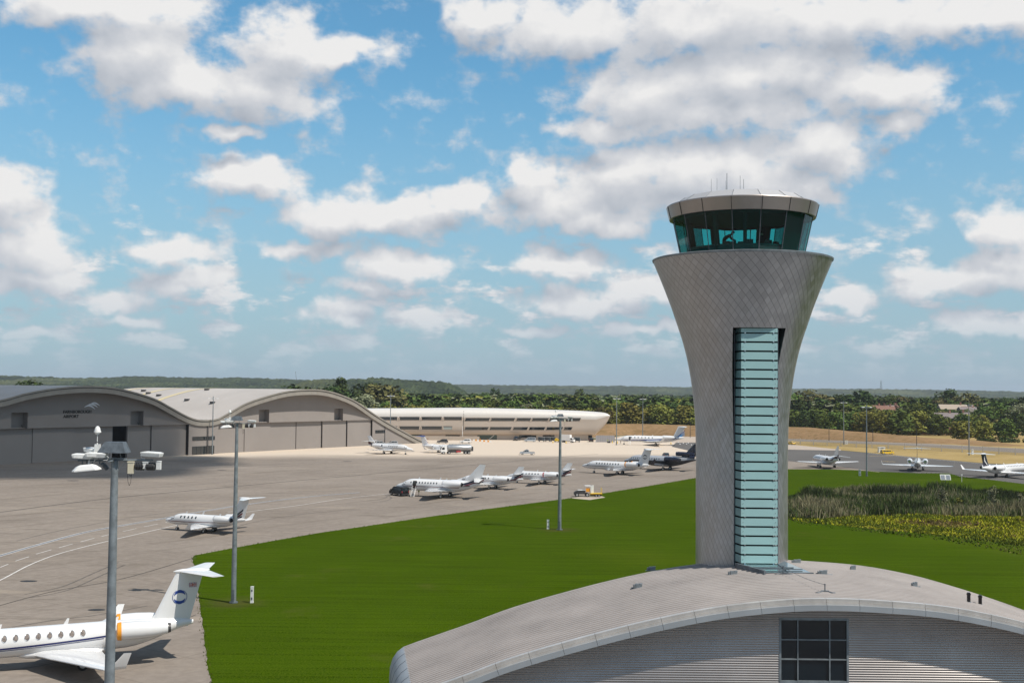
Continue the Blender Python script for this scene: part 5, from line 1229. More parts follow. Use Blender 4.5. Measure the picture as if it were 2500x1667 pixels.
    if liv.get('ring'):
        ca, cz, cr_, m_ = liv['ring']
        def annul(f_out, f_in, a_0, a_1, n_=16):
            for sg in (1, -1):
                pm = MB(); A = []; B = []
                for i in range(n_+1):
                    q = R(a_0+(a_1-a_0)*i/n_); ro_, ri_ = f_out(q), f_in(q)
                    for lst, rr in ((A, ro_), (B, ri_)):
                        x = ca+rr[0]; z = cz+rr[1]; le, c, _ = finsec((z-fz0)/(fz1-fz0)); lst.append((-x, sg*(.5*.115*c*min(1, 1.6*(1-(x-le)/c)+.1)+.015), z))
                pm.strip(A, B); pm.build('ring_emblem', M[m_], fin)
        C = lambda k: (lambda q: (k*cr_*math.cos(q), k*cr_*math.sin(q))); E = lambda kx, kz: (lambda q: (kx*cr_*math.cos(q), kz*cr_*math.sin(q)))
        annul(C(1), C(.93), -62, 62); annul(C(1), C(.93), 118, 242)
        annul(E(.80,.98), E(.78,.55), 20, 160); annul(E(.80,.98), E(.78,.55), 200, 340)
    if liv.get('flag'):
        a_, z_, w_, h_ = liv['flag']
        def fq(poly, m__, off): finpatch([(a_+x*w_, z_+y*h_) for x, y in poly], m__, 'flag', off)
        fq([(0,0),(1,0),(1,1),(0,1)], 'blue', .02)
        for p in ([(0,0),(.14,0),(1,.86),(1,1),(.86,1),(0,.14)], [(0,1),(0,.86),(.86,0),(1,0),(1,.14),(.14,1)]): fq(p, 'white', .025)
        for p in ([(0,0),(.07,0),(1,.93),(1,1),(.93,1),(0,.07)], [(0,1),(0,.93),(.93,0),(1,0),(1,.07),(.07,1)]): fq(p, 'red', .028)
        fq([(0,.34),(1,.34),(1,.66),(0,.66)], 'white', .031); fq([(.38,0),(.62,0),(.62,1),(.38,1)], 'white', .031); fq([(0,.41),(1,.41),(1,.59),(0,.59)], 'red', .036); fq([(.44,0),(.56,0),(.56,1),(.44,1)], 'red', .036)
    # passenger door
    da, dz_ = -T['n']+T['nl']*1.02, zc
    if liv.get('door') == 'open':
        sg = liv.get('doorside', 1); pm = MB(); pm.strip([F.side(da, zc-r*.55+r*1.25*i/6, sg, .015) for i in range(7)], [F.side(da+.85, zc-r*.55+r*1.25*i/6, sg, .015) for i in range(7)]); dr = pm.build('doorway', M['dkgap'] if liv.get('doorway') is None else M[liv['doorway']], root)
        stp = MB(); y0 = sg*r*.9; y1 = sg*(r*.9+1.1); zt = zc-r*.55
        for i in range(6): x = (i+.5)/6; stp.box((-(da+.42), y0+(y1-y0)*x, zt*(1-x)), (.75,.24,.05))
        for x_ in (da+.05, da+.80): stp.tube((-x_, y0, zt), (-x_, y1, .05), .045, .045, 5); stp.tube((-x_, y0, zt+.7), (-x_, y1, .7), .025, .025, 5); stp.tube((-x_, y1, .05), (-x_, y1, .7), .025, .025, 5)
        stp.build('airstair', M['white'], root)
    else:
        sg = 1; pm = MB(); q = [F.side(da, zc-r*.5, sg), F.side(da, zc, sg), F.side(da, zc+r*.62, sg), F.side(da+.8, zc+r*.62, sg), F.side(da+.8, zc, sg), F.side(da+.8, zc-r*.5, sg), F.side(da, zc-r*.5, sg)]; pm.path(q, .012, 4); pm.build('door_seam', M['galv'], fu)
    # undercarriage
    def wheel(parent, x, y, rr, w_):
        mb = MB(); n_ = 16
        mb.loft([[(x+rr*k*math.cos(a), y+yy, rr+rr*k*math.sin(a)) for a in [2*math.pi*i/n_ for i in range(n_)]] for yy, k in ((-w_/2,.62),(-w_/2,.92),(-w_*.3,1),(w_*.3,1),(w_/2,.92),(w_/2,.62))]); o = mb.build('wheel', M['dark'], parent, smooth=40)
        hb_ = MB(); hb_.tube((x, y-w_*.53, rr), (x, y+w_*.53, rr), rr*.55, rr*.55, 12); hb_.build('hub', M['lampwhite'], o)
    wr = T.get('wr', .40)
    for sg in (1, -1):
        ty = T['track']/2*sg; g_ = MB(); g_.tube((0, ty, wr), (-.05, ty*.98, zw+.05), .09, .11, 8); g_.tube((0, ty-.28, wr), (0, ty+.28, wr), .06, .06, 6); g_.tube((.1, ty, wr+.35), (.55, ty*.75, zw), .05, .05, 6); g_.box((-.02, ty+sg*.30, zw*.62+.1), (.55,.03,zw*.5)); go_ = g_.build('main_gear', M['white'], root)
        for d_ in (-.21, .21): wheel(go_, 0, ty+d_, wr, .22)
    nx = T['nw']; g_ = MB(); g_.tube((nx, 0, wr*.75), (nx-.12, 0, zc-r*.8), .06, .09, 8); g_.tube((nx, -.2, wr*.72), (nx, .2, wr*.72), .045, .045, 6); g_.box((nx-.05, .18, zc-r*.9), (.6,.02,.35)); g_.box((nx-.05, -.18, zc-r*.9), (.6,.02,.35)); go_ = g_.build('nose_gear', M['white'], root)
    for d_ in (-.15, .15): wheel(go_, nx, d_, wr*.72, .15)
    # blade aerials
    an_ = MB()
    for a, h, th in ((-T['n']*.55, .35, 1), (-1.5, .45, 1), (T['eng'][0]-.3, .28, 1), (-3.0, -.3, 1)):
        zm, hh, _ = F.sec(a); zt = zm+(hh if h > 0 else -hh); an_.loft([[(-(a), .02, zt-.03*(1 if h > 0 else -1)), (-(a+.35), .02, zt), (-(a+.35), -.02, zt), (-a, -.02, zt)], [(-(a+.28), .01, zt+h), (-(a+.45), .01, zt+h), (-(a+.45), -.01, zt+h), (-(a+.28), -.01, zt+h)]])
    fu.data.materials; k0 = None
    an_.build('aerial_set', body, fu)
    return root
def TT(base, sc=1., **k):
    T = {}
    for kk, v in base.items():
        if kk in ('tail', 'big', 'small', 'centre'): T[kk] = v
        elif kk == 'win': T[kk] = (v[0]*sc, v[1]*sc, v[2], v[3]*sc, v[4], v[5])
        elif isinstance(v, tuple): T[kk] = tuple(x*sc for x in v)
        else: T[kk] = v*sc
    T['sc'] = sc; T.update(k); return T
G280 = dict(n=11.8, t=8.65, r=1.14, zc=2.30, nl=4.7, tl=6.1, wing=(-4.0,5.5,1.6,1.45,9.6,1.28,.38,1.25), fin=(5.2,8.35,7.3,9.5,3.0,7.05), dorsal=1.3, tail='T', stab=(7.45,2.4,9.8,1.0,3.8,7.08), eng=(2.6,3.9,1.85,2.88,.70), win=(-.0,-.83,9,2.80,.17,.24), track=3.1, nw=8.0, wr=.42)
F2K = dict(n=11.6, t=8.6, r=1.24, zc=2.42, nl=4.4, tl=7.2, wing=(-4.1,6.0,-.3,1.5,9.7,1.45,.55,0), fin=(3.8,7.7,7.7,9.0,3.1,7.1), dorsal=1.9, tail='X', stab=(6.3,2.2,8.0,1.0,3.7,4.15), anh=-.45, eng=(.2,4.2,1.95,2.95,.66), win=(-1.6,-.66,10,2.95,.15,.19), track=4.6, nw=7.6, wr=.42)
CIT = dict(n=9.3, t=7.5, r=1.0, zc=1.95, nl=4.4, tl=6.0, wing=(-2.6,3.9,.2,1.2,8.6,1.10,.5,0), fin=(4.1,6.5,6.5,7.8,2.5,5.25), dorsal=1.5, tail='X', stab=(5.3,1.8,6.6,.9,3.3,3.6), anh=.1, eng=(.9,3.5,1.62,2.35,.55), win=(-.7,-.78,7,2.4,.16,.18), track=3.6, nw=6.6, wr=.33)
NJ = lambda T, f: [([(T['fin'][0]*.55+f, T['zc']+.05), (T['fin'][0]+1.6+f, T['zc']+.50), (T['fin'][3]*.965, T['fin'][4]+1.15), (T['fin'][3]*.975, T['fin'][4]+1.42), (T['fin'][0]+1.0+f, T['zc']+.72)], 'jetnavy'),
                   ([(T['fin'][0]*.75+f, T['zc']-.05), (T['fin'][0]+1.9+f, T['zc']+.28), (T['fin'][3]*.955, T['fin'][4]+.72), (T['fin'][3]*.96, T['fin'][4]+.95), (T['fin'][0]+1.6+f, T['zc']+.44)], 'maroon'),
                   ([(T['fin'][0]*.95+f, T['zc']-.1), (T['fin'][0]+2.1+f, T['zc']+.12), (T['fin'][3]*.94, T['fin'][4]+.35), (T['fin'][3]*.95, T['fin'][4]+.55), (T['fin'][0]+1.9+f, T['zc']+.24)], 'charcoal')]
M['stripeblue'] = mat('deep_blue_stripe', (.020,.025,.11), .25)
# foreground jet
T = TT(G280, 1.0, big=True); T['win'] = (0.,-.83,11,2.80,.185,.25)
j1 = jet('business_jet', (-34.6,94.2,0), 180+20, T, 'white jet cut by the left edge, blue ring emblem on its fin, orange engine cover', dict(glass='fgwin', cover='orange', stripes=[(-10.8,2.2,1.92,2.06,'stripeblue',.48),(-10.8,1.6,1.80,1.85,'stripeblue',.45)], ring=(7.55,5.0,.60,'blue'), flag=(8.3,5.75,.62,.36)))
j1.rotation_euler.y = R(1.1)
T = TT(G280, .78); T['win'] = (-2.05,-.72,5,2.22,.15,.2); T['n'] = 8.6
jet('business_jet', (-47.0,180.3,0), 157, T, 'small white business jet with upturned wing tips and red-black tail stripes beyond the second mast', dict(stripes=[(-7.6,3.2,1.42,1.52,'maroon',.25)], fins=[([(3.3,2.0),(4.6,2.3),(6.3,3.6),(6.35,3.9),(4.4,2.55)],'jetnavy'),([(3.6,1.9),(4.9,2.1),(6.2,3.1),(6.25,3.35),(4.8,2.3)],'maroon'),([(3.9,1.8),(5.1,1.95),(6.1,2.6),(6.15,2.85),(5.0,2.1)],'jetnavy')]))
jet('business_jet', (-13.6,241.5,0), 159, TT(F2K), 'large white business jet with its front door open and the black van at its nose', dict(door='open', stripes=[(-9.6,3.5,2.12,2.22,'maroon',.0)], fins=NJ(F2K, -.4)))
jet('business_jet', (-4.1,263.5,0), 157, TT(CIT), 'white business jet with red-black tail stripes partly behind the large open-door jet', dict(stripes=[(-7.5,3.0,1.72,1.80,'maroon',.0)], fins=NJ(CIT, -.2)))
jet('business_jet', (7.6,278.2,0), 157, TT(CIT), 'white business jet with red engine intake cover behind the middle mast', dict(cover='red', stripes=[(-7.5,3.0,1.72,1.80,'maroon',.0)], fins=NJ(CIT, -.2)))
T = TT(G280, 1.0)
jet('business_jet', (29.6,312,0), 147, T, 'white jet with ring emblem fin and orange intake cover before the black-tailed jet', dict(cover='orange', stripes=[(-10.6,1.0,1.98,2.10,'jetnavy',.0)], ring=(7.55,5.0,.60,'jetnavy')))
T = TT(F2K, 1.09, centre=(2.9,5.6,4.75,.62)); T['win'] = (-1.9,-.74,13,3.15,.15,.2); T['n'] = 13.6
T['wing'] = (-4.6,6.6,-.2,1.5,11.5,1.5,.6,1.6)
jet('business_jet', (44.9,331.3,0), 149, T, 'three-engined jet with glossy black tail and engines and a silver grey body', dict(body='jetsilver', belly='charcoal', fin='jetnavy', stab='jetnavy', engine='jetnavy', wing='charcoal', winglet='jetnavy', stripes=[(-11,2.0,2.95,3.75,'white',.0),(2.4,8.6,2.3,3.3,'jetnavy',.5)]))
T = TT(G280, 1.13); T['n'] = 16.3; T['t'] = 11.6; T['nl'] = 5.0; T['tl'] = 8; T['wing'] = (-5,7.5,1.6,1.8,13.2,1.5,.6,1.5); T['fin'] = (7.2,10.4,9.2,12.2,3.5,7.75); T['stab'] = (9.6,2.8,11.8,1.3,5.2,7.8); T['eng'] = (3.0,4.8,2.05,3.3,.72); T['win'] = (-1.4,-1.45,7,3.15,.30,.22); T['nw'] = 13.2; T['dorsal'] = 2
jet('business_jet', (60.5,481,0), 172, T, 'long white jet with blue tail bars and open door parked before the brown bank', dict(door='open', doorway='charcoal', stripes=[(-15.4,9.5,1.75,2.15,'blue',1.0),(-15.0,8.5,2.18,2.24,'jetnavy',1.0)], fins=[([(8.3+i*.35,3.5-.05*i),(9.4+i*.3,3.7-.05*i),(11.9,6.0-i*.62),(12.0,6.35-i*.62),(9.2+i*.3,3.95-.05*i)],'paleblue' if i else 'blue') for i in range(4)]))
T = TT(CIT, 1.16); T['win'] = (-1.3,-.86,5,2.75,.2,.24)
jet('business_jet', (-42.8,399.5,0), -31, T, 'white business jet with red-black tail stripes parked nose right before the second hangar', dict(stripes=[(-8.6,1.0,1.95,2.08,'charcoal',.3)], fins=NJ(T, -.2)))
T = TT(G280, .80); T['win'] = (-.2,-.62,9,2.3,.13,.19)
jet('business_jet', (-25.5,411,0), -20, T, 'white jet with a blue-topped fin and red fleck pattern half hidden by the fuel tanker', dict(stab='blue', fins=[([(4.4+(.5*(i%3)),3.3+.45*i),(4.75+(.5*(i%3)),3.35+.45*i),(4.8+(.5*(i%3)),3.65+.45*i)],'red') for i in range(4)]+[([(2.2,2.1),(5.6,2.3),(5.9,2.8),(3,2.5)],'blue')]))
T = TT(F2K, .98)
jet('business_jet', (95.4,347,0), 97, T, 'white jet seen from behind on the pale strip just right of the tower', dict(exhaust='black', fins=NJ(F2K, -.4), stripes=[(-9.6,3.5,2.1,2.2,'maroon',.0)]))
T = TT(G280, .98); T['eng'] = (1.3,3.9,2.15,2.9,.80); T['wing'] = (-3.6,5.6,.4,1.5,9.6,1.35,.25,1.2)
jet('business_jet', (119.8,339,0), 70, T, 'white jet facing straight away with round engine pods and a dark blue tail cone', dict(exhaust='chrome', fin='jetnavy', stab='jetsilver', stripes=[(3.4,8.2,1.4,3.0,'jetnavy',.5)], fins=[([(1.5,1.4),(5,1.5),(7.5,2.5),(5,2.4)],'jetnavy')]))
T = TT(G280, 1.0); T['n'] = 15.5; T['t'] = 10.0; T['nl'] = 4.8; T['tl'] = 6.8; T['fin'] = (6.4,9.3,8.1,10.4,3.1,6.55); T['stab'] = (8.4,2.2,9.9,1.1,3.9,6.6); T['eng'] = (2.6,4.2,1.95,2.75,.70); T['win'] = (-1.2,-.8,14,2.95,.15,.2); T['nw'] = 13
jet('business_jet', (134.5,315.5,0), 38, T, 'white jet with a dark navy fin cut by the right edge of the picture', dict(fin='jetnavy', exhaust='black', fins=[([(7.4,3.6),(7.6,3.5),(8.9,4.6),(9.2,6.0),(8.95,6.0),(8.6,4.75)],'white')]))
# ================================================================== lighting masts
def mast(px, py, H, kind, label, D=None, hx=0, r0=None):
    p = G(px, py) if D is None else Vector((D*(px-1250)/FPX, D, 0))
    o = empty('lighting_mast', p, R(hx)); tag(o, label, 'lighting mast', 'apron lighting masts'); r0 = r0 or .21
    pm = MB(); pm.tube((0,0,0), (0,0,H*.33), r0*1.25, r0*1.12, 14, caps=False); pm.tube((0,0,H*.33), (0,0,H*.68), r0*1.10, r0*.92, 14, caps=False); pm.tube((0,0,H*.68), (0,0,H*.97), r0*.90, r0*.70, 14); pm.build('pole', M['galv'], o, smooth=40)
    bp = MB(); bp.tube((0,0,0), (0,0,.12), r0*2.1, r0*2.1, 12); bp.box((0,-r0*1.25,.7), (.22,.10,1.4)); bp.build('base_plate', M['galvdark'], o)
    if kind == 'star':
        fr_ = MB(); fr_.tube((0,0,H-.5), (0,0,H+.3), .28, .14, 8)
        for k in range(4): a = k*math.pi/2+.4; fr_.tube((0,0,H-.35), (1.1*math.cos(a), 1.1*math.sin(a), H-.3), .05, .05, 5)
        fr_.tube((0,0,H+.3), (0,0,H+.9), .03, .02, 4); h_ = fr_.build('head_frame', M['galv'], o)
        for k in range(4):
            a = k*math.pi/2+.4; l_ = MB(); l_.box((1.35*math.cos(a), 1.35*math.sin(a), H-.25), (.75,.55,.22), rz=a); l_.build('floodlight', M['lampwhite'], h_)
        return o
    # cross-arm head with floodlights and a pyramid hood
    hf = MB(); hf.tube((-2.0,0,H-.62), (2.1,0,H-.55), .055, .055, 8); hf.tube((0,-.9,H-.60), (0,.9,H-.60), .05, .05, 8); hf.box((0,.02,H-.50), (1.3,.10,.06))
    for sx in (-1,1): hf.tube((sx*.62,0,H-.60), (sx*.17,0,H-1.20), .014, .014, 5); hf.tube((sx*.36,0,H-.55), (sx*.28,0,H-.18), .022, .022, 5)
    hf.tube((0,0,H-1.28), (0,0,H-1.12), r0*.86, r0*.86, 12); h_ = hf.build('head_frame', M['galv'], o)
    hd = MB(); hd.loft([[(-.82,-.5,H-.17),(.72,-.5,H-.17),(.72,.5,H-.17),(-.82,.5,H-.17)],[(-.48,-.3,H+.42),(.50,-.3,H+.42),(.50,.3,H+.42),(-.48,.3,H+.42)]]); hd.build('hood', M['galvdark'], o)
    def lamp(x, y, z, rz, tilt):
        l_ = MB(); rot = Matrix.Rotation(rz, 3, 'Z')@Matrix.Rotation(tilt, 3, 'Y'); c = Vector((x, y, z))
        l_.loft([[c+rot@Vector(v) for v in q] for q in ([(-.52,-.26,-.10),(.46,-.26,-.10),(.46,.26,-.10),(-.52,.26,-.10)],[(-.56,-.30,.06),(.52,-.30,.06),(.52,.30,.06),(-.56,.30,.06)],[(-.56,-.30,.11),(.52,-.30,.11),(.52,.30,.11),(-.56,.30,.11)],[(-.40,-.22,.15),(.3,-.22,.15),(.3,.22,.15),(-.4,.22,.15)])])
        l_.box(c+rot@Vector((-.20,-.31,-.02)), (.5,.02,.12), rot=rot); lo_ = l_.build('floodlight', M['lampwhite'], h_)
        g_ = MB(); g_.box(c+rot@Vector((-.05,0,-.115)), (.8,.42,.02), rot=rot); g_.build('lens', M['lampglass'], lo_)
        cb_ = MB(); cb_.path([c+rot@Vector((.5,-.1,.02)), c+rot@Vector((.66,-.14,-.08)), c+rot@Vector((.6,-.1,-.24)), c+rot@Vector((.35,0,-.26))], .016, 5); cb_.build('cable', M['lampwhite'], lo_)
    lamp(-1.62,-.25,H-.38,R(8),R(3)); lamp(-.86,-.35,H-.30,R(4),R(2)); lamp(-1.25,.4,H-.12,R(-20),R(8)); lamp(2.0,.0,H-.25,R(175),R(-3))
    dp = MB(); rot = Matrix.Rotation(R(-6), 3, 'Y'); c = Vector((-1.35,-.42,H-.98))       # large downward shade
    dp.loft([[c+rot@Vector((x, y, z)) for x, y in ((-.82,-.05),(-.6,-.3),(.55,-.34),(.72,-.2),(.74,.1),(.5,.34),(-.5,.3))] for z, k in ((-.16,1),(-.10,1))]); dp.loft([[c+rot@Vector((x*k, y*k, z)) for x, y in ((-.82,-.05),(-.6,-.3),(.55,-.34),(.72,-.2),(.74,.1),(.5,.34),(-.5,.3))] for z, k in ((-.10,1),(.10,.72),(.18,.45))])
    dp.tube(c+Vector((0,.2,.15)), c+Vector((0,.3,.4)), .04, .04, 5); dp.build('flat_floodlight', M['white'], h_)
    for x, w_, m_ in ((1.42,.44,'black'),(2.02,.42,'charcoal')):
        q = MB(); q.loft([[(x-.30, .17*k*math.cos(a), H-.90+.19*k*math.sin(a)) for a in [2*math.pi*i/12 for i in range(12)]] for k in (.9,)]+[[(x+dx, .20*k*math.cos(a), H-.90+.21*k*math.sin(a)) for a in [2*math.pi*i/12 for i in range(12)]] for dx, k in ((-.25,1),(.12,1),(.2,.7))]); so_ = q.build('sounder', M[m_], h_, smooth=40)
        f_ = MB()
        for k in range(5): f_.tube((x-.24+.09*k,0,H-.9), (x-.20+.09*k,0,H-.9), .225, .225, 12)
        f_.build('fin', M['charcoal'], so_)
    for cx_, cw_, ch_ in ((1.72,.30,.34),(2.42,.22,.42)): q = MB(); q.box((cx_,-.03,H-.85), (cw_,.22,ch_)); q.box((cx_,-.03,H-.85+ch_/2+.02), (cw_*1.1,.25,.05)); q.build('control_box', M['lampwhite'], h_)
    q = MB(); q.box((.93,-.12,H-.98), (.30,.20,.62)); q.box((.93,-.12,H-.66), (.34,.24,.06)); bx = q.build('junction_box', M['cream'], h_)
    q = MB(); q.path([Vector((.78,-.1,H-.66)), Vector((.72,-.12,H-1.0)), Vector((.78,-.12,H-1.7)), Vector((.86,-.12,H-1.95)), Vector((.94,-.12,H-1.75)), Vector((.97,-.12,H-1.32))], .011, 4); q.path([Vector((.80,-.14,H-.7)), Vector((.78,-.14,H-1.25)), Vector((.92,-.14,H-1.42)), Vector((1.0,-.14,H-1.3))], .011, 4); q.build('hanging_cable', M['dark'], bx)
    q = MB(); q.tube((-.98,0,H-.55), (-.98,0,H+.36), .035, .03, 8); q.box((-.95,0,H+.10), (.28,.2,.36)); q.box((-1.02,0,H+.0), (.2,.18,.3)); so_ = q.build('camera_post', M['lampwhite'], h_)
    q = MB(); q.tube((-.98,0,H+.42), (-.98,0,H+.84), .022, .022, 8); q.build('dome_post', M['lampwhite'], so_)
    q = MB(); q.loft([[(-.98+.17*k*math.cos(a), .17*k*math.sin(a), z) for a in [2*math.pi*i/14 for i in range(14)]] for z, k in ((H+.82,.6),(H+.88,.75),(H+.92,1.12),(H+.97,1.12),(H+1.04,.92),(H+1.14,.80),(H+1.23,.5),(H+1.27,.15))]); q.build('camera_dome', M['lampwhite'], so_, smooth=40)
    q = MB()
    for x in (-1.75,-1.5,-1.2,-.8): q.box((x,-.05,H-.68), (.05,.05,.25))
    q.box((-1.25,.0,H-.62), (1.5,.14,.05)); q.tube((-.62,-.2,H-.75), (-.45,.1,H-1.05), .10,.13,10); q.build('bracket', M['galvdark'], h_)
    c_ = Vector((0,0,H-.6))
    for ch in [x for x in bpy.data.objects if x.type == 'MESH' and (x.parent in (o, h_) or (x.parent and x.parent.parent == h_)) and not x.name.startswith(('pole','base_plate'))]:
        for v in ch.data.vertices: v.co = c_+(v.co-c_)*.78
    return o
m1 = mast(0, 0, 20.12, 'cross', 'nearest galvanised lighting mast at the left with white lamp housings on its cross arm', D=49.0); 
m1.location = (at(280.5,1110,49.0).x, 49.0, 0)
mast(570, 1471, 19.4, 'cross', 'second lighting mast standing on the lawn tip by the apron corner', r0=.22)
mast(1366, 1293, 18.6, 'cross', 'third lighting mast in the middle of the lawn edge left of the tower', r0=.24)
mast(2116, 1162, 19.0, 'star', 'lighting mast on the grass in front of the taxiway right of the tower', r0=.18)
for px, py, H, lb in [(952.5,1075,19.6,'white-headed mast before the right end of the second hangar'),(518,1109,19.0,'slim mast against the valley wall between the hangars'),(1505,1086,19.5,'left slim mast beside the white and blue jet'),(1569,1072,19.0,'slim mast rising behind the white and blue jet'),(2060,1085,18.5,'mast against the brown bank left of the taxiway mast'),(2366,1111,18.6,'right-hand mast on the dry verge near the picture edge')]:
    mast(px, py, H, 'star', lb, r0=.17)
# white cabinets and boxes by the masts
for px, py, s_, lb in [(615,1471,(.28,.28,1.6),'slim white bollard light right of the second mast'),(1338,1291,(.36,.3,1.4),'small white post cabinet left of the third mast'),(2099,1161,(.5,.45,1.6),'white cabinet left of the taxiway mast'),(2066,1084,(1.1,.8,1.5),'white cabinet beside the mast at the bank'),(2374,1109,(.7,.6,1.8),'white cabinet beside the right-hand mast'),(2152,1104,(2.4,1.6,1.9),'white box beside the yellow van on the verge')]:
    q = G(px, py); mb = MB(); x, y, h = s_; mb.box((0,0,.08), (x*1.15,y*1.15,.16)); mb.box((0,0,h/2+.1), (x,y,h-.1)); mb.box((0,0,h+.08), (x*1.12,y*1.12,.1)); mb.box((0,-y/2-.01,h*.3), (x*.5,.03,h*.16), m=1); mb.box((0,-y/2-.01,h*.82), (x*.5,.03,h*.12), m=1)
    tag(mb.build('cabinet', [M['lampwhite'], M['galvdark']], loc=q), lb, 'cabinet')
M['cell'] = mat('solar_cell', (.16,.19,.23), .3)
# floodlight on a short stand (two panels) and tiny post
q = G(2308,1180); o = empty('solar_panel', q); tag(o, 'twin white-framed solar panel on a short stand behind the reeds', 'solar panel'); a = MB(); a.tube((0,0,0), (0,0,1.2), .07, .07, 6); a.build('stand', M['galv'], o)
for sx in (-1,1): a = MB(); rot = Matrix.Rotation(R(-25), 3, 'X'); a.box((sx*.66,-.05,1.6), (1.25,.07,1.45), rot=rot); b_ = a.build('frame', M['lampwhite'], o); a = MB(); a.box((sx*.66,-.10,1.59), (1.0,.05,1.2), rot=rot); a.build('cell', M['cell'], b_)
q = G(2348,1176); a = MB(); a.tube((0,0,0), (0,0,1.8), .06, .06, 6); a.box((0,0,1.8), (.35,.2,.3)); tag(a.build('marker_post', M['lampwhite'], loc=q), 'thin white marker post right of the solar panel', 'post')
# ================================================================== vehicles (local +x forward)
def vwheels(root, xs, half, rr, w_=.24):
    for x in xs:
        for sg in (-1,1):
            mb = MB(); mb.tube((x, sg*(half-w_), rr), (x, sg*half, rr), rr, rr, 14); o = mb.build('wheel', M['dark'], root, smooth=40); h_ = MB(); h_.tube((x, sg*(half-.02), rr), (x, sg*(half+.02), rr), rr*.55, rr*.55, 10); h_.build('hub', M['silver'], o)
def car(name, pos, rz, prof_, wins, half, paint, wh, label, cat, rr=.34, extra=None, group=None):
    o = empty(name, pos, R(rz)); tag(o, label, cat, group)
    mb = MB(); n = len(prof_); zt = max(z for _, z in prof_)
    def w_at(z): return half*(1-.16*max(0, (z-zt*.52)/(zt*.48))**1.2)
    rings = []
    for s_, k in ((-1,.0),(-.985,.03),(.985,.03),(1,.0)): pass
    A = [(x, -w_at(z), z) for x, z in prof_]; B = [(x, w_at(z), z) for x, z in prof_]
    cx, cz = sum(x for x, _ in prof_)/n, zt*.5
    def inset(P, f_, dy): return [(cx+(x-cx)*f_, y*dy, cz+(z-cz)*f_) for x, y, z in P]
    mb.loft([inset(A, .97, 1.0), inset(A, 1.0, .955), inset(B, 1.0, .955), inset(B, .97, 1.0)]); mb.build('body', M[paint], o, smooth=28)
    for poly in wins:
        for sg in (-1,1):
            g_ = MB(); g_.quad(*[(x, sg*(w_at(z)*1.0+.012), z) for x, z in poly]); g_.build('side_window', M['glassdark'], o)
    (x0, z0_), (x1, z1_) = extra['ws']; g_ = MB(); g_.quad((x0+.02,-w_at(z0_)*.88,z0_+.02),(x0+.02,w_at(z0_)*.88,z0_+.02),(x1+.02,w_at(z1_)*.86,z1_+.02),(x1+.02,-w_at(z1_)*.86,z1_+.02)); g_.build('windscreen', M['glassdark'], o)
    if 'rw' in extra: (x0, z0_), (x1, z1_) = extra['rw']; g_ = MB(); g_.quad((x0-.02,-w_at(z0_)*.85,z0_),(x0-.02,w_at(z0_)*.85,z0_),(x1-.02,w_at(z1_)*.83,z1_),(x1-.02,-w_at(z1_)*.83,z1_)); g_.build('rear_window', M['glassdark'], o)
    xm, xn = max(x for x, _ in prof_), min(x for x, _ in prof_)
    for sg in (-1,1):
        l_ = MB(); l_.box((xm-.04, sg*half*.72, zt*.42), (.10,.34,.16)); l_.build('headlight', M['lampglass'], o); l_ = MB(); l_.box((xn+.02, sg*half*.84, zt*.50), (.07,.16,.36)); l_.build('tail_light', M['red'], o)
        l_ = MB(); l_.box((extra['ws'][0][0]-.1, sg*(half+.09), extra['ws'][0][1]+.08), (.12,.2,.16)); l_.build('mirror', M['black'], o)
    b_ = MB(); b_.box((xm-.02,0,zt*.20), (.16,half*1.8,.2)); b_.box((xn+.02,0,zt*.22), (.14,half*1.8,.2)); b_.build('bumper', M['charcoal'], o)
    vwheels(o, wh, half*.99, rr); return o
VAN = [(-2.45,.35),(-2.5,1.0),(-2.42,1.75),(-2.25,1.92),(.75,1.92),(1.05,1.82),(1.75,1.18),(2.42,.98),(2.5,.7),(2.46,.35)]
VANW = [[(-2.2,1.15),(-1.0,1.12),(-1.0,1.68),(-2.15,1.66)],[(-.9,1.12),(.25,1.12),(.25,1.68),(-.9,1.68)],[(.35,1.12),(1.35,1.12),(.92,1.66),(.35,1.68)]]
SUV = [(-2.3,.38),(-2.32,.95),(-2.2,1.15),(-1.95,1.66),(-1.7,1.74),(.1,1.72),(.35,1.62),(1.05,1.10),(2.15,.95),(2.3,.7),(2.28,.38)]
SUVW = [[(-1.95,1.14),(-.9,1.12),(-.9,1.58),(-1.75,1.56)],[(-.8,1.12),(.75,1.10),(.22,1.55),(-.8,1.58)]]
PICK = [(-2.6,.48),(-2.62,1.05),(-.75,1.05),(-.72,1.15),(-.55,1.70),(-.35,1.78),(.55,1.78),(.75,1.70),(1.35,1.18),(2.4,1.05),(2.55,.85),(2.52,.48)]
PICKW = [[(-.5,1.2),(.18,1.2),(.18,1.62),(-.38,1.62)],[(.26,1.2),(1.15,1.18),(.72,1.62),(.26,1.62)]]
vx = dict(ws=((1.75,1.18),(1.05,1.82)), rw=((-2.5,1.1),(-2.42,1.7)))
sx = dict(ws=((1.05,1.10),(.35,1.62)), rw=((-2.2,1.15),(-1.97,1.62)))
o = car('van', G(974,1209), 128, VAN, VANW, .98, 'black', (-1.6,1.6), 'black van parked nose away beside the airstair of the large jet', 'van', extra=vx)
o = car('pickup_truck', G(1287,1110), 180, PICK, PICKW, .92, 'silver', (-1.55,1.65), 'silver pickup truck crossing the pale apron', 'pickup truck', rr=.38, extra=dict(ws=((1.35,1.18),(.75,1.70)), rw=((-.72,1.2),(-.57,1.66))))
bd = MB(); bd.box((-1.66,0,1.04), (1.66,1.5,.06)); bd.build('load_bed', M['charcoal'], o); bd = MB(); bd.box((.1,0,1.85), (.5,.9,.12)); bd.build('light_bar', M['charcoal'], o)
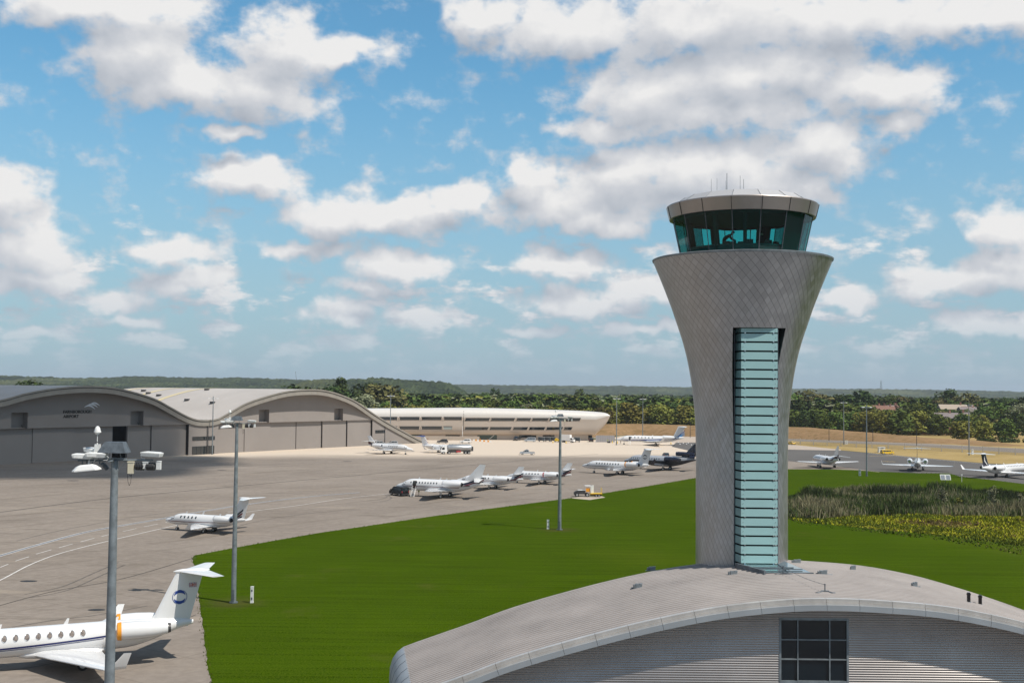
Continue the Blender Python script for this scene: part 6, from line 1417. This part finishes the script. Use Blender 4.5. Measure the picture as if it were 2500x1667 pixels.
car('car', G(930,1087), 20, SUV, SUVW, .93, 'silver', (-1.4,1.45), 'silver car parked behind the nose-right jet, left one', 'car', extra=sx, group='cars behind the nose-right jet')
car('car', G(957,1086.5), 200, SUV, SUVW, .93, 'silver', (-1.4,1.45), 'silver car parked behind the nose-right jet, right one', 'car', extra=sx, group='cars behind the nose-right jet')
car('car', G(1080,1081.5), 185, SUV, SUVW, .95, 'charcoal', (-1.4,1.45), 'dark estate car behind the blue-topped jet', 'car', extra=sx)
car('car', G(1137,1081), 175, SUV, SUVW, .93, 'white', (-1.4,1.45), 'white car beside the rear of the fuel tanker', 'car', extra=sx)
car('van', G(1262,1075), 250, VAN, VANW, .98, 'charcoal', (-1.6,1.6), 'dark grey van with pale bonnet by the terminal wall', 'van', extra=vx)
car('minivan', G(1294,1078), 178, VAN, VANW, .98, 'silver', (-1.6,1.6), 'pale silver people carrier by the terminal wall', 'van', extra=vx)
car('car', G(1625.5,1117), 90, SUV, SUVW, .93, 'charcoal', (-1.4,1.45), 'grey vehicle roof just behind the black-tailed jet', 'car', extra=sx)
car('van', G(2166,1108), 10, [(x*.95, z*.85) for x, z in VAN], [[(x*.95, z*.85) for x, z in w] for w in VANW], .95, 'yellow', (-1.5,1.5), 'low yellow vehicle on the verge beyond the taxiway', 'van', rr=.33, extra=dict(ws=((1.66,1.0),(1.0,1.55)), rw=((-2.37,.93),(-2.3,1.45))))
car('car', G(1933,1085), 100, [(x, z*.8) for x, z in SUV], [[(x, z*.8) for x, z in w] for w in SUVW], .9, 'yellow', (-1.4,1.45), 'yellow vehicle half hidden by the right side of the tower', 'car', rr=.33, extra=dict(ws=((1.05,.88),(.35,1.30)), rw=((-2.2,.92),(-1.97,1.3))))
# fuel tanker
q = G(1112,1108); o = empty('fuel_tanker', q, R(192)); tag(o, 'articulated fuel tanker with a silver tank and white cab on the pale apron', 'tanker')
mb = MB(); n = 20
mb.loft([[(x, 1.15*k*math.cos(a), 2.25+1.0*k*math.sin(a)) for a in [2*math.pi*i/n for i in range(n)]] for x, k in ((-5.6,.3),(-5.55,.85),(-5.3,1),(2.6,1),(2.85,.85),(2.9,.3))]); mb.build('tank', M['tank'], o, smooth=50)
mb = MB(); mb.box((-1.3,0,3.3), (7.2,.5,.12)); 
for sg in (-1,1): mb.tube((-4.9,sg*.5,3.6), (2.2,sg*.5,3.6), .03, .03, 5)
for k in range(7): mb.tube((-4.9+1.18*k,.5,3.25), (-4.9+1.18*k,.5,3.6), .025, .025, 4); mb.tube((-4.9+1.18*k,-.5,3.25), (-4.9+1.18*k,-.5,3.6), .025, .025, 4)
mb.build('walkway', M['galv'], o)
mb = MB(); mb.box((-1.5,0,1.05), (8.0,1.0,.3)); mb.box((.6,0,.85), (2.8,2.2,.5)); mb.build('chassis', M['charcoal'], o)
mb = MB(); mb.box((-.9,1.05,.95), (1.6,.2,.6)); mb.build('hose_locker', M['red'], o)
mb = MB(); mb.loft([[(3.2,y,z) for y, z in ((-1.2,.7),(1.2,.7),(1.2,2.75),(-1.2,2.75))],[(5.0,y,z) for y, z in ((-1.2,.7),(1.2,.7),(1.2,2.6),(-1.2,2.6))],[(5.25,y,z) for y, z in ((-1.15,.7),(1.15,.7),(1.1,1.5),(-1.1,1.5))]]); cb_ = mb.build('cab', M['white'], o)
mb = MB(); mb.quad((5.27,-1.0,1.5),(5.27,1.0,1.5),(5.05,1.0,2.5),(5.05,-1.0,2.5)); mb.build('windscreen', M['glassdark'], cb_)
for sg in (-1,1): mb = MB(); mb.quad((4.0,sg*1.215,1.55),(4.95,sg*1.215,1.55),(4.85,sg*1.215,2.4),(4.0,sg*1.215,2.4)); mb.build('side_window', M['glassdark'], cb_); mb = MB(); mb.box((5.22,sg*.85,1.0), (.1,.4,.25)); mb.build('headlight', M['lampglass'], cb_)
mb = MB(); mb.box((-5.9,0,1.8), (.5,1.7,1.5)); mb.build('rear_cabinet', M['charcoal'], o)
vwheels(o, (4.4,2.4,-3.4,-4.6), 1.2, .5, .35)
# box truck, baggage carts, tugs
def boxtruck(pos, rz, label):
    o = empty('box_truck', pos, R(rz)); tag(o, label, 'lorry'); mb = MB(); mb.box((-1.3,0,2.15), (4.6,2.2,2.5)); mb.build('cargo_box', M['white'], o); mb = MB(); mb.loft([[(1.1,y,z) for y, z in ((-1,.5),(1,.5),(1,2.2),(-1,2.2))],[(2.0,y,z) for y, z in ((-1,.5),(1,.5),(.95,2.15),(-.95,2.15))],[(2.7,y,z) for y, z in ((-1,.5),(1,.5),(.95,1.3),(-.95,1.3))]]); c_ = mb.build('cab', M['white'], o)
    mb = MB(); mb.quad((2.72,-.85,1.32),(2.72,.85,1.32),(2.05,.8,2.1),(2.05,-.8,2.1)); mb.build('windscreen', M['glassdark'], c_)
    for sg in (-1,1): mb = MB(); mb.quad((1.25,sg*1.01,1.3),(2.4,sg*1.01,1.3),(1.95,sg*1.0,2.0),(1.25,sg*1.01,2.0)); mb.build('side_window', M['glassdark'], c_)
    mb = MB(); mb.box((-.8,0,.75), (5.2,.9,.25)); mb.build('chassis', M['charcoal'], o); vwheels(o, (1.7,-2.3), 1.05, .42); return o
boxtruck(G(1388,1080), -25, 'white box lorry by the terminal wall right of the middle mast')
for i, (px, py, w_, lb) in enumerate([(1322,1078,2.8,'leftmost grey covered baggage cart by the terminal'),(1337,1078,2.4,'grey covered baggage cart second from the left'),(1350,1078,2.4,'grey covered baggage cart just left of the middle mast'),(1409,1079,2.6,'grey covered baggage cart right of the white box lorry')]):
    q = G(px, py); o = empty('baggage_cart', q, R(-10)); tag(o, lb, 'baggage cart', 'baggage carts by the terminal'); mb = MB(); mb.box((0,0,.55), (w_,1.5,.1)); mb.box((0,0,2.05), (w_,1.55,.08)); 
    for sx_ in (-1,1): mb.box((sx_*w_/2,0,1.3), (.06,1.5,1.5))
    mb.box((0,.3,1.3), (w_,.05,1.45)); mb.build('canopy', M['galv'], o); mb = MB(); mb.box((-w_*.2,-.4,.95), (w_*.45,.6,.7)); mb.build('curtain', M['charcoal'], o); vwheels(o, (-w_*.35,w_*.35), .7, .22, .14)
def cone_stuff(px, py, lb, kind='yellow'):
    q = G(px, py); mb = MB(); mb.box((0,0,.05), (.55,.55,.08)); mb.tube((0,0,.08), (0,0,1.0), .26, .06, 10); mb.tube((0,0,.45), (0,0,.62), .17, .135, 10, m=1); tag(mb.build('traffic_cone', [M[kind], M['white']], loc=q), lb, 'cone', 'yellow cones round the parked jet and carts')
for px, py, lb in [(1350,1081,'yellow cone at the left foot of the middle mast by the carts'),(1382,1082,'yellow cone in front of the white box lorry'),(1398,1079.5,'yellow cone right of the white box lorry'),(1495,1081,'yellow cone left of the long jet nose'),(1507,1082,'yellow cone under the long jet nose'),(1638,1084,'yellow cone behind the long jet right wheel'),(1627,1078,'yellow cone under the long jet tail')]: cone_stuff(px, py, lb)
q = G(1360,1078.5); o = empty('tow_tractor', q, R(170)); tag(o, 'small yellow ground power unit by the baggage carts', 'ground unit'); mb = MB(); mb.box((0,0,.8), (2.0,1.2,.9)); mb.box((.3,0,1.45), (.8,1.0,.5)); mb.build('body', M['yellow'], o); mb = MB(); mb.box((-.4,-.61,.85), (.7,.03,.4)); mb.build('grille', M['charcoal'], o); vwheels(o, (-.7,.7), .62, .25, .16)
# road barriers by the terminal
for i in range(9):
    px = 1157+i*5.0; py = 1075.5+i*.45; q = G(px, py); mb = MB(); mb.prism([(-.42,0),(.42,0),(.42,.18),(.3,.62),(-.3,.62),(-.42,.18)], -.2, .2); o = mb.build('road_barrier', M['orange'] if i % 2 else M['white'], loc=q); tag(o, ('orange' if i % 2 else 'white')+' plastic barrier in the curved row before the terminal', 'barrier', ('orange' if i % 2 else 'white')+' plastic barriers before the terminal')
for px, py, lb in ((1173,1075,'dark striped post at the left of the barrier row'),(1191,1077,'dark striped post at the right of the barrier row')): q = G(px, py); mb = MB(); mb.tube((0,0,0), (0,0,1.3), .1, .08, 8); mb.tube((0,0,.5), (0,0,.9), .11, .11, 8, m=1); tag(mb.build('post', [M['dark'], M['orange']], loc=q), lb, 'post')
q = G(1129,1074); mb = MB(); mb.tube((0,0,0), (0,0,6.2), .13, .09, 8); mb.box((0,0,.6), (.5,.4,1.2)); tag(mb.build('white_pole', M['white'], loc=q), 'plain white pole in front of the terminal joint', 'pole')
# timber screen and bins behind the nose-right jet
q0, q1 = G(919,1084.5), G(987,1082.5); o = empty('timber_screen', q0); tag(o, 'brown timber board screen with dark end posts beside the hangar end', 'screen'); d = (q1-q0)
mb = MB()
for k in range(26): p = d*(k/26); mb.box(p+Vector((0,0,1.35)), (d.length/26*.86,.06,2.5), rz=math.atan2(d.y,d.x))
mb.box(d*.5+Vector((0,.08,1.3)), (d.length,.05,.1), rz=math.atan2(d.y,d.x)); mb.build('board', M['timber'], o); mb = MB()
for k in (0,.3,.5,1): mb.box(d*k+Vector((0,-.05,1.5)), (.3,.2,3.0))
mb.build('post', M['charcoal'], o)
# tow tractor on the lawn edge
q = G(1425,1212); o = empty('tow_tractor', q, R(183)); tag(o, 'old grey and orange airport tractor with a yellow rail parked on the lawn edge', 'tractor')
mb = MB(); mb.loft([[(-.3,y,z) for y, z in ((-.6,.6),(.6,.6),(.6,1.35),(-.6,1.35))],[(1.6,y,z) for y, z in ((-.55,.6),(.55,.6),(.55,1.25),(-.55,1.25))],[(2.1,y,z) for y, z in ((-.5,.5),(.5,.5),(.5,.95),(-.5,.95))]]); mb.build('bonnet', M['charcoal'], o)
mb = MB(); mb.box((.5,0,1.42), (1.6,1.1,.08)); mb.build('bonnet_top', M['lampwhite'], o)
mb = MB(); 
for x in (-.35,-1.35):
    for y in (-.6,.6): mb.tube((x,y,1.2), (x,y,2.3), .04, .04, 5)
mb.box((-.85,0,2.34), (1.25,1.4,.08)); mb.build('cab_frame', M['white'], o); mb = MB(); mb.box((-.85,0,1.45), (.9,1.0,.75)); mb.build('seat_box', M['orange'], o)
mb = MB(); mb.box((-2.6,0,.72), (2.6,1.5,.16)); mb.tube((-3.8,-.7,.75), (-3.8,-.7,2.0), .05, .05, 5); mb.tube((-3.8,.7,.75), (-3.8,.7,1.9), .05, .05, 5); mb.build('flatbed', M['yellow'], o); mb = MB(); mb.box((-2.6,0,.5), (2.4,1.2,.3)); mb.build('underframe', M['maroon'], o)
mb = MB(); mb.box((-1.95,-.3,1.6), (.45,.4,1.6)); mb.box((-1.55,.3,1.55), (.2,.4,1.5)); mb.build('white_board', M['lampwhite'], o); mb = MB(); mb.box((-1.72,-.32,1.6), (.06,.42,1.5)); mb.build('board_edge', M['black'], o)
vwheels(o, (1.5,-.7), .75, .42, .25); vwheels(o, (-2.6,-3.2), .78, .28, .2)
sheet('hard_stand', pxs([(1395,1216),(1440,1220),(1478,1214),(1470,1211),(1425,1210)]), .018, M['paleconc'])
# blue board by the yard fence, white markers on the taxiway
q = G(1471,1078); o = empty('information_board', q); tag(o, 'dark blue notice board on the grey fence by the long jet', 'board'); mb = MB(); mb.box((0,-.1,2.0), (1.15,.06,1.7)); mb.build('panel', M['blue'], o); mb = MB(); mb.box((-.45,0,.9), (.08,.08,1.9)); mb.box((.45,0,.9), (.08,.08,1.9)); mb.build('leg', M['galv'], o)
for i, (px, py) in enumerate([(1656,1080),(1668,1082),(1680,1081.5),(1676,1084),(1660,1084.5),(1688,1086)]): q = G(px, py); mb = MB(); mb.tube((0,0,0), (0,0,.3), .28, .2, 8); tag(mb.build('ground_marker', M['white'], loc=q), 'small white ground marker on the tarmac by the long jet tail', 'marker', 'white ground markers by the long jet tail')
# ================================================================== people
def body_mesh(pose):
    J = {'pelvis':(0,0,.95),'waist':(0,0,1.10),'chest':(0.02,0,1.33),'neck':(.01,0,1.50),'head0':(.02,0,1.58),'head1':(.03,0,1.70),'sL':(0,.19,1.42),'sR':(0,-.19,1.42),'eL':(.0,.26,1.13),'eR':(.0,-.26,1.13),'hL':(.10,.25,.88),'hR':(.10,-.25,.88),'fL':(.13,.25,.80),'fR':(.13,-.25,.80),
         'pL':(0,.10,.90),'pR':(0,-.10,.90),'kL':(.05,.11,.50),'kR':(-.02,-.11,.50),'aL':(0,.12,.09),'aR':(-.05,-.12,.09),'tL':(.17,.13,.04),'tR':(.12,-.13,.04)}
    J.update(pose); E = [('pelvis','waist'),('waist','chest'),('chest','neck'),('neck','head0'),('head0','head1'),('chest','sL'),('chest','sR'),('sL','eL'),('eL','hL'),('hL','fL'),('sR','eR'),('eR','hR'),('hR','fR'),('pelvis','pL'),('pelvis','pR'),('pL','kL'),('kL','aL'),('aL','tL'),('pR','kR'),('kR','aR'),('aR','tR')]
    rad = dict(pelvis=.15,waist=.135,chest=.16,neck=.055,head0=.09,head1=.095,sL=.065,sR=.065,eL=.047,eR=.047,hL=.034,hR=.034,fL=.03,fR=.03,pL=.095,pR=.095,kL=.062,kR=.062,aL=.045,aR=.045,tL=.04,tR=.04)
    ks = list(J); me = bpy.data.meshes.new('person'); me.from_pydata([J[k] for k in ks], [(ks.index(a), ks.index(b)) for a, b in E], []); o = bpy.data.objects.new('tmp', me); COL.objects.link(o)
    sk_ = o.modifiers.new('s', 'SKIN'); sk_.use_smooth_shade = True
    for i, k in enumerate(ks): me.skin_vertices[0].data[i].radius = (rad[k], rad[k]*(1.0 if k not in ('chest','pelvis','waist') else 1.0)); 
    me.skin_vertices[0].data[0].use_root = True
    sb = o.modifiers.new('u', 'SUBSURF'); sb.levels = 1; sb.render_levels = 1
    dg = bpy.context.evaluated_depsgraph_get(); m2 = bpy.data.meshes.new_from_object(o.evaluated_get(dg)); bpy.data.objects.remove(o)
    for q in (M['cloth'], M['skin']): m2.materials.append(q)
    for p in m2.polygons:
        c = p.center; p.material_index = 1 if (c.z > J['neck'][2]+.02 and abs(c.y) < .13) or (c.z < J['hL'][2]+.02 and abs(c.y) > .2 and c.z > J['hL'][2]-.16) else 0
    return m2, J
PB = {}
def person(pos, rz, label, pose='stand', vest=True, shirt=None, group=None):
    poses = {'stand':{}, 'lean':{'waist':(.04,0,1.08),'chest':(.28,0,1.22),'neck':(.42,0,1.30),'head0':(.47,0,1.36),'head1':(.56,0,1.43),'sL':(.30,.18,1.28),'sR':(.30,-.18,1.28),'eL':(.48,.24,1.05),'eR':(.48,-.24,1.05),'hL':(.66,.18,.95),'hR':(.66,-.18,.95),'fL':(.73,.17,.94),'fR':(.73,-.17,.94)},
             'sit':{'pelvis':(0,0,.50),'waist':(0,0,.66),'chest':(.03,0,.90),'neck':(.05,0,1.07),'head0':(.06,0,1.15),'head1':(.08,0,1.27),'sL':(.02,.19,.99),'sR':(.02,-.19,.99),'eL':(.10,.25,.74),'eR':(.10,-.25,.74),'hL':(.36,.20,.74),'hR':(.36,-.20,.74),'fL':(.44,.19,.74),'fR':(.44,-.19,.74),'pL':(.05,.10,.50),'pR':(.05,-.10,.50),'kL':(.48,.12,.50),'kR':(.48,-.12,.50),'aL':(.48,.12,.09),'aR':(.48,-.12,.09),'tL':(.62,.13,.04),'tR':(.62,-.13,.04)},
             'walk':{'kL':(.20,.10,.52),'aL':(.30,.11,.10),'tL':(.45,.11,.07),'kR':(-.08,-.10,.50),'aR':(-.30,-.11,.15),'tR':(-.18,-.12,.05),'hR':(.20,-.25,.92),'fR':(.27,-.25,.87),'hL':(-.12,.25,.88),'fL':(-.12,.25,.80)}}
    if pose not in PB: PB[pose] = body_mesh(poses[pose])
    me, J = PB[pose]; o = link('person', me); o.location = pos; o.rotation_euler = (0,0,R(rz)); tag(o, label, 'person', group)
    c = Vector(J['chest']); w_ = Vector(J['waist']); h0, h1 = Vector(J['head0']), Vector(J['head1'])
    if vest or shirt:
        v = MB(); pv = Vector(J['pelvis']); v.loft([[p+Vector((rx*math.cos(a), ry*math.sin(a), 0)) for a in [2*math.pi*i/12 for i in range(12)]] for p, rx, ry in ((pv+Vector((0,0,-.08)), .18,.20),(w_, .165,.185),(c, .19,.215),(c+Vector((0,0,.10)), .12,.19))]); v.build('vest' if vest else 'shirt', M['hivis'] if vest else M[shirt], o, smooth=True)
    hr = MB(); ax = (h1-h0).normalized(); hr.loft([[h1+Vector((-.015,0,0))+Vector((.105*k*math.cos(a), .10*k*math.sin(a), z)) for a in [2*math.pi*i/12 for i in range(12)]] for z, k in ((-.02,1.0),(.04,.98),(.08,.75),(.105,.3))]); hr.build('hair', M['hair'], o, smooth=True)
    return o
person(G(1022.5,1209.5), 200, 'person in a hi-vis vest standing at the foot of the airstair')
person(G(1462,1076.5), 200, 'person in a hi-vis vest by the grey fence left of the blue board')
person(G(1482.5,1080.5), 0, 'person in a hi-vis vest bending over dark bags left of the long jet', 'lean')
person(G(1494.5,1076), 180, 'person in a white shirt near the long jet nose', 'walk', False, 'white')
person(G(1515,1083), 20, 'person in dark clothes under the long jet nose', 'walk', False)
q = G(1486.5,1081); mb = MB(); mb.box((0,0,.3), (1.3,.5,.5)); mb.box((.2,0,.6), (.7,.4,.25)); tag(mb.build('luggage', M['black'], loc=q), 'dark heap of bags beside the bending person', 'luggage')
q = G(1443,1078); car('car', q, 90, SUV, SUVW, .93, 'black', (-1.4,1.45), 'black car end-on at the dark opening under the terminal end', 'car', extra=sx)
for (x, y, rz, pose, lb) in ((-1.55,-2.35,-10,'lean','person leaning over the desk in the tower cab, left silhouette'),(.82,-1.9,-90,'sit','person seated at the desk in the tower cab, right silhouette')):
    person((TX+x, TY+y, 31.0 if pose == 'sit' else 30.75), rz, lb, pose, False)
# ================================================================== air and a passing cloud
hz_m = bpy.data.materials.new('air_haze'); hz_m.use_nodes = True; t = NT(hz_m.node_tree); t.n.clear()
pv = t.node('ShaderNodeVolumePrincipled'); pv.inputs['Color'].default_value = (.80,.88,1,1); pv.inputs['Density'].default_value = .00006; pv.inputs['Anisotropy'].default_value = .1
out = t.node('ShaderNodeOutputMaterial'); t.l.new(pv.outputs[0], out.inputs['Volume'])
mb = MB(); mb.box((0,3000,43), (19000,13500,98)); tag(mb.build('haze', hz_m), 'thin blue summer haze over the airfield and hills', 'haze', kind='stuff')
# a small cumulus well above and to the right of the camera: it shades the left hangar
cm = bpy.data.materials.new('cloud_vapour'); cm.use_nodes = True; t = NT(cm.node_tree); t.n.clear()
lw_ = t.node('ShaderNodeLayerWeight'); lw_.inputs[0].default_value = .5
O = t.node('ShaderNodeTexCoord').outputs['Object']
tr = t.node('ShaderNodeBsdfTransparent'); df = t.node('ShaderNodeBsdfDiffuse'); df.inputs[0].default_value = (.85,.85,.86,1)
mx = t.node('ShaderNodeMixShader'); fac = t.math('MULTIPLY', t.rng(lw_.outputs['Facing'], .98, .25), .66)
t.l.new(fac, mx.inputs[0]); t.l.new(tr.outputs[0], mx.inputs[1]); t.l.new(df.outputs[0], mx.inputs[2])
out = t.node('ShaderNodeOutputMaterial'); t.l.new(mx.outputs[0], out.inputs[0])
def cloud(cx, cy, rx, ry, alt, seed):
    c = Vector((cx, cy, 0))+SV*(alt/SV.z); bm = bmesh.new(); bmesh.ops.create_icosphere(bm, subdivisions=5, radius=1)
    for v in bm.verts:
        n_ = 1+.35*noise.noise(v.co*1.7+Vector((seed,0,0)))+.16*noise.noise(v.co*4+Vector((0,seed,0))); v.co = Vector((v.co.x*rx*n_, v.co.y*ry*n_, v.co.z*32*n_*(1 if v.co.z > 0 else .4)))
    me = bpy.data.meshes.new('cloud'); bm.to_mesh(me); bm.free(); me.polygons.foreach_set('use_smooth', [True]*len(me.polygons)); me.materials.append(cm); o = link('cloud', me, loc=c); tag(o, kind='structure')
    o.rotation_euler = (0,0,R(55)); return o
cloud(-143, 330, 62, 56, 900, 3)
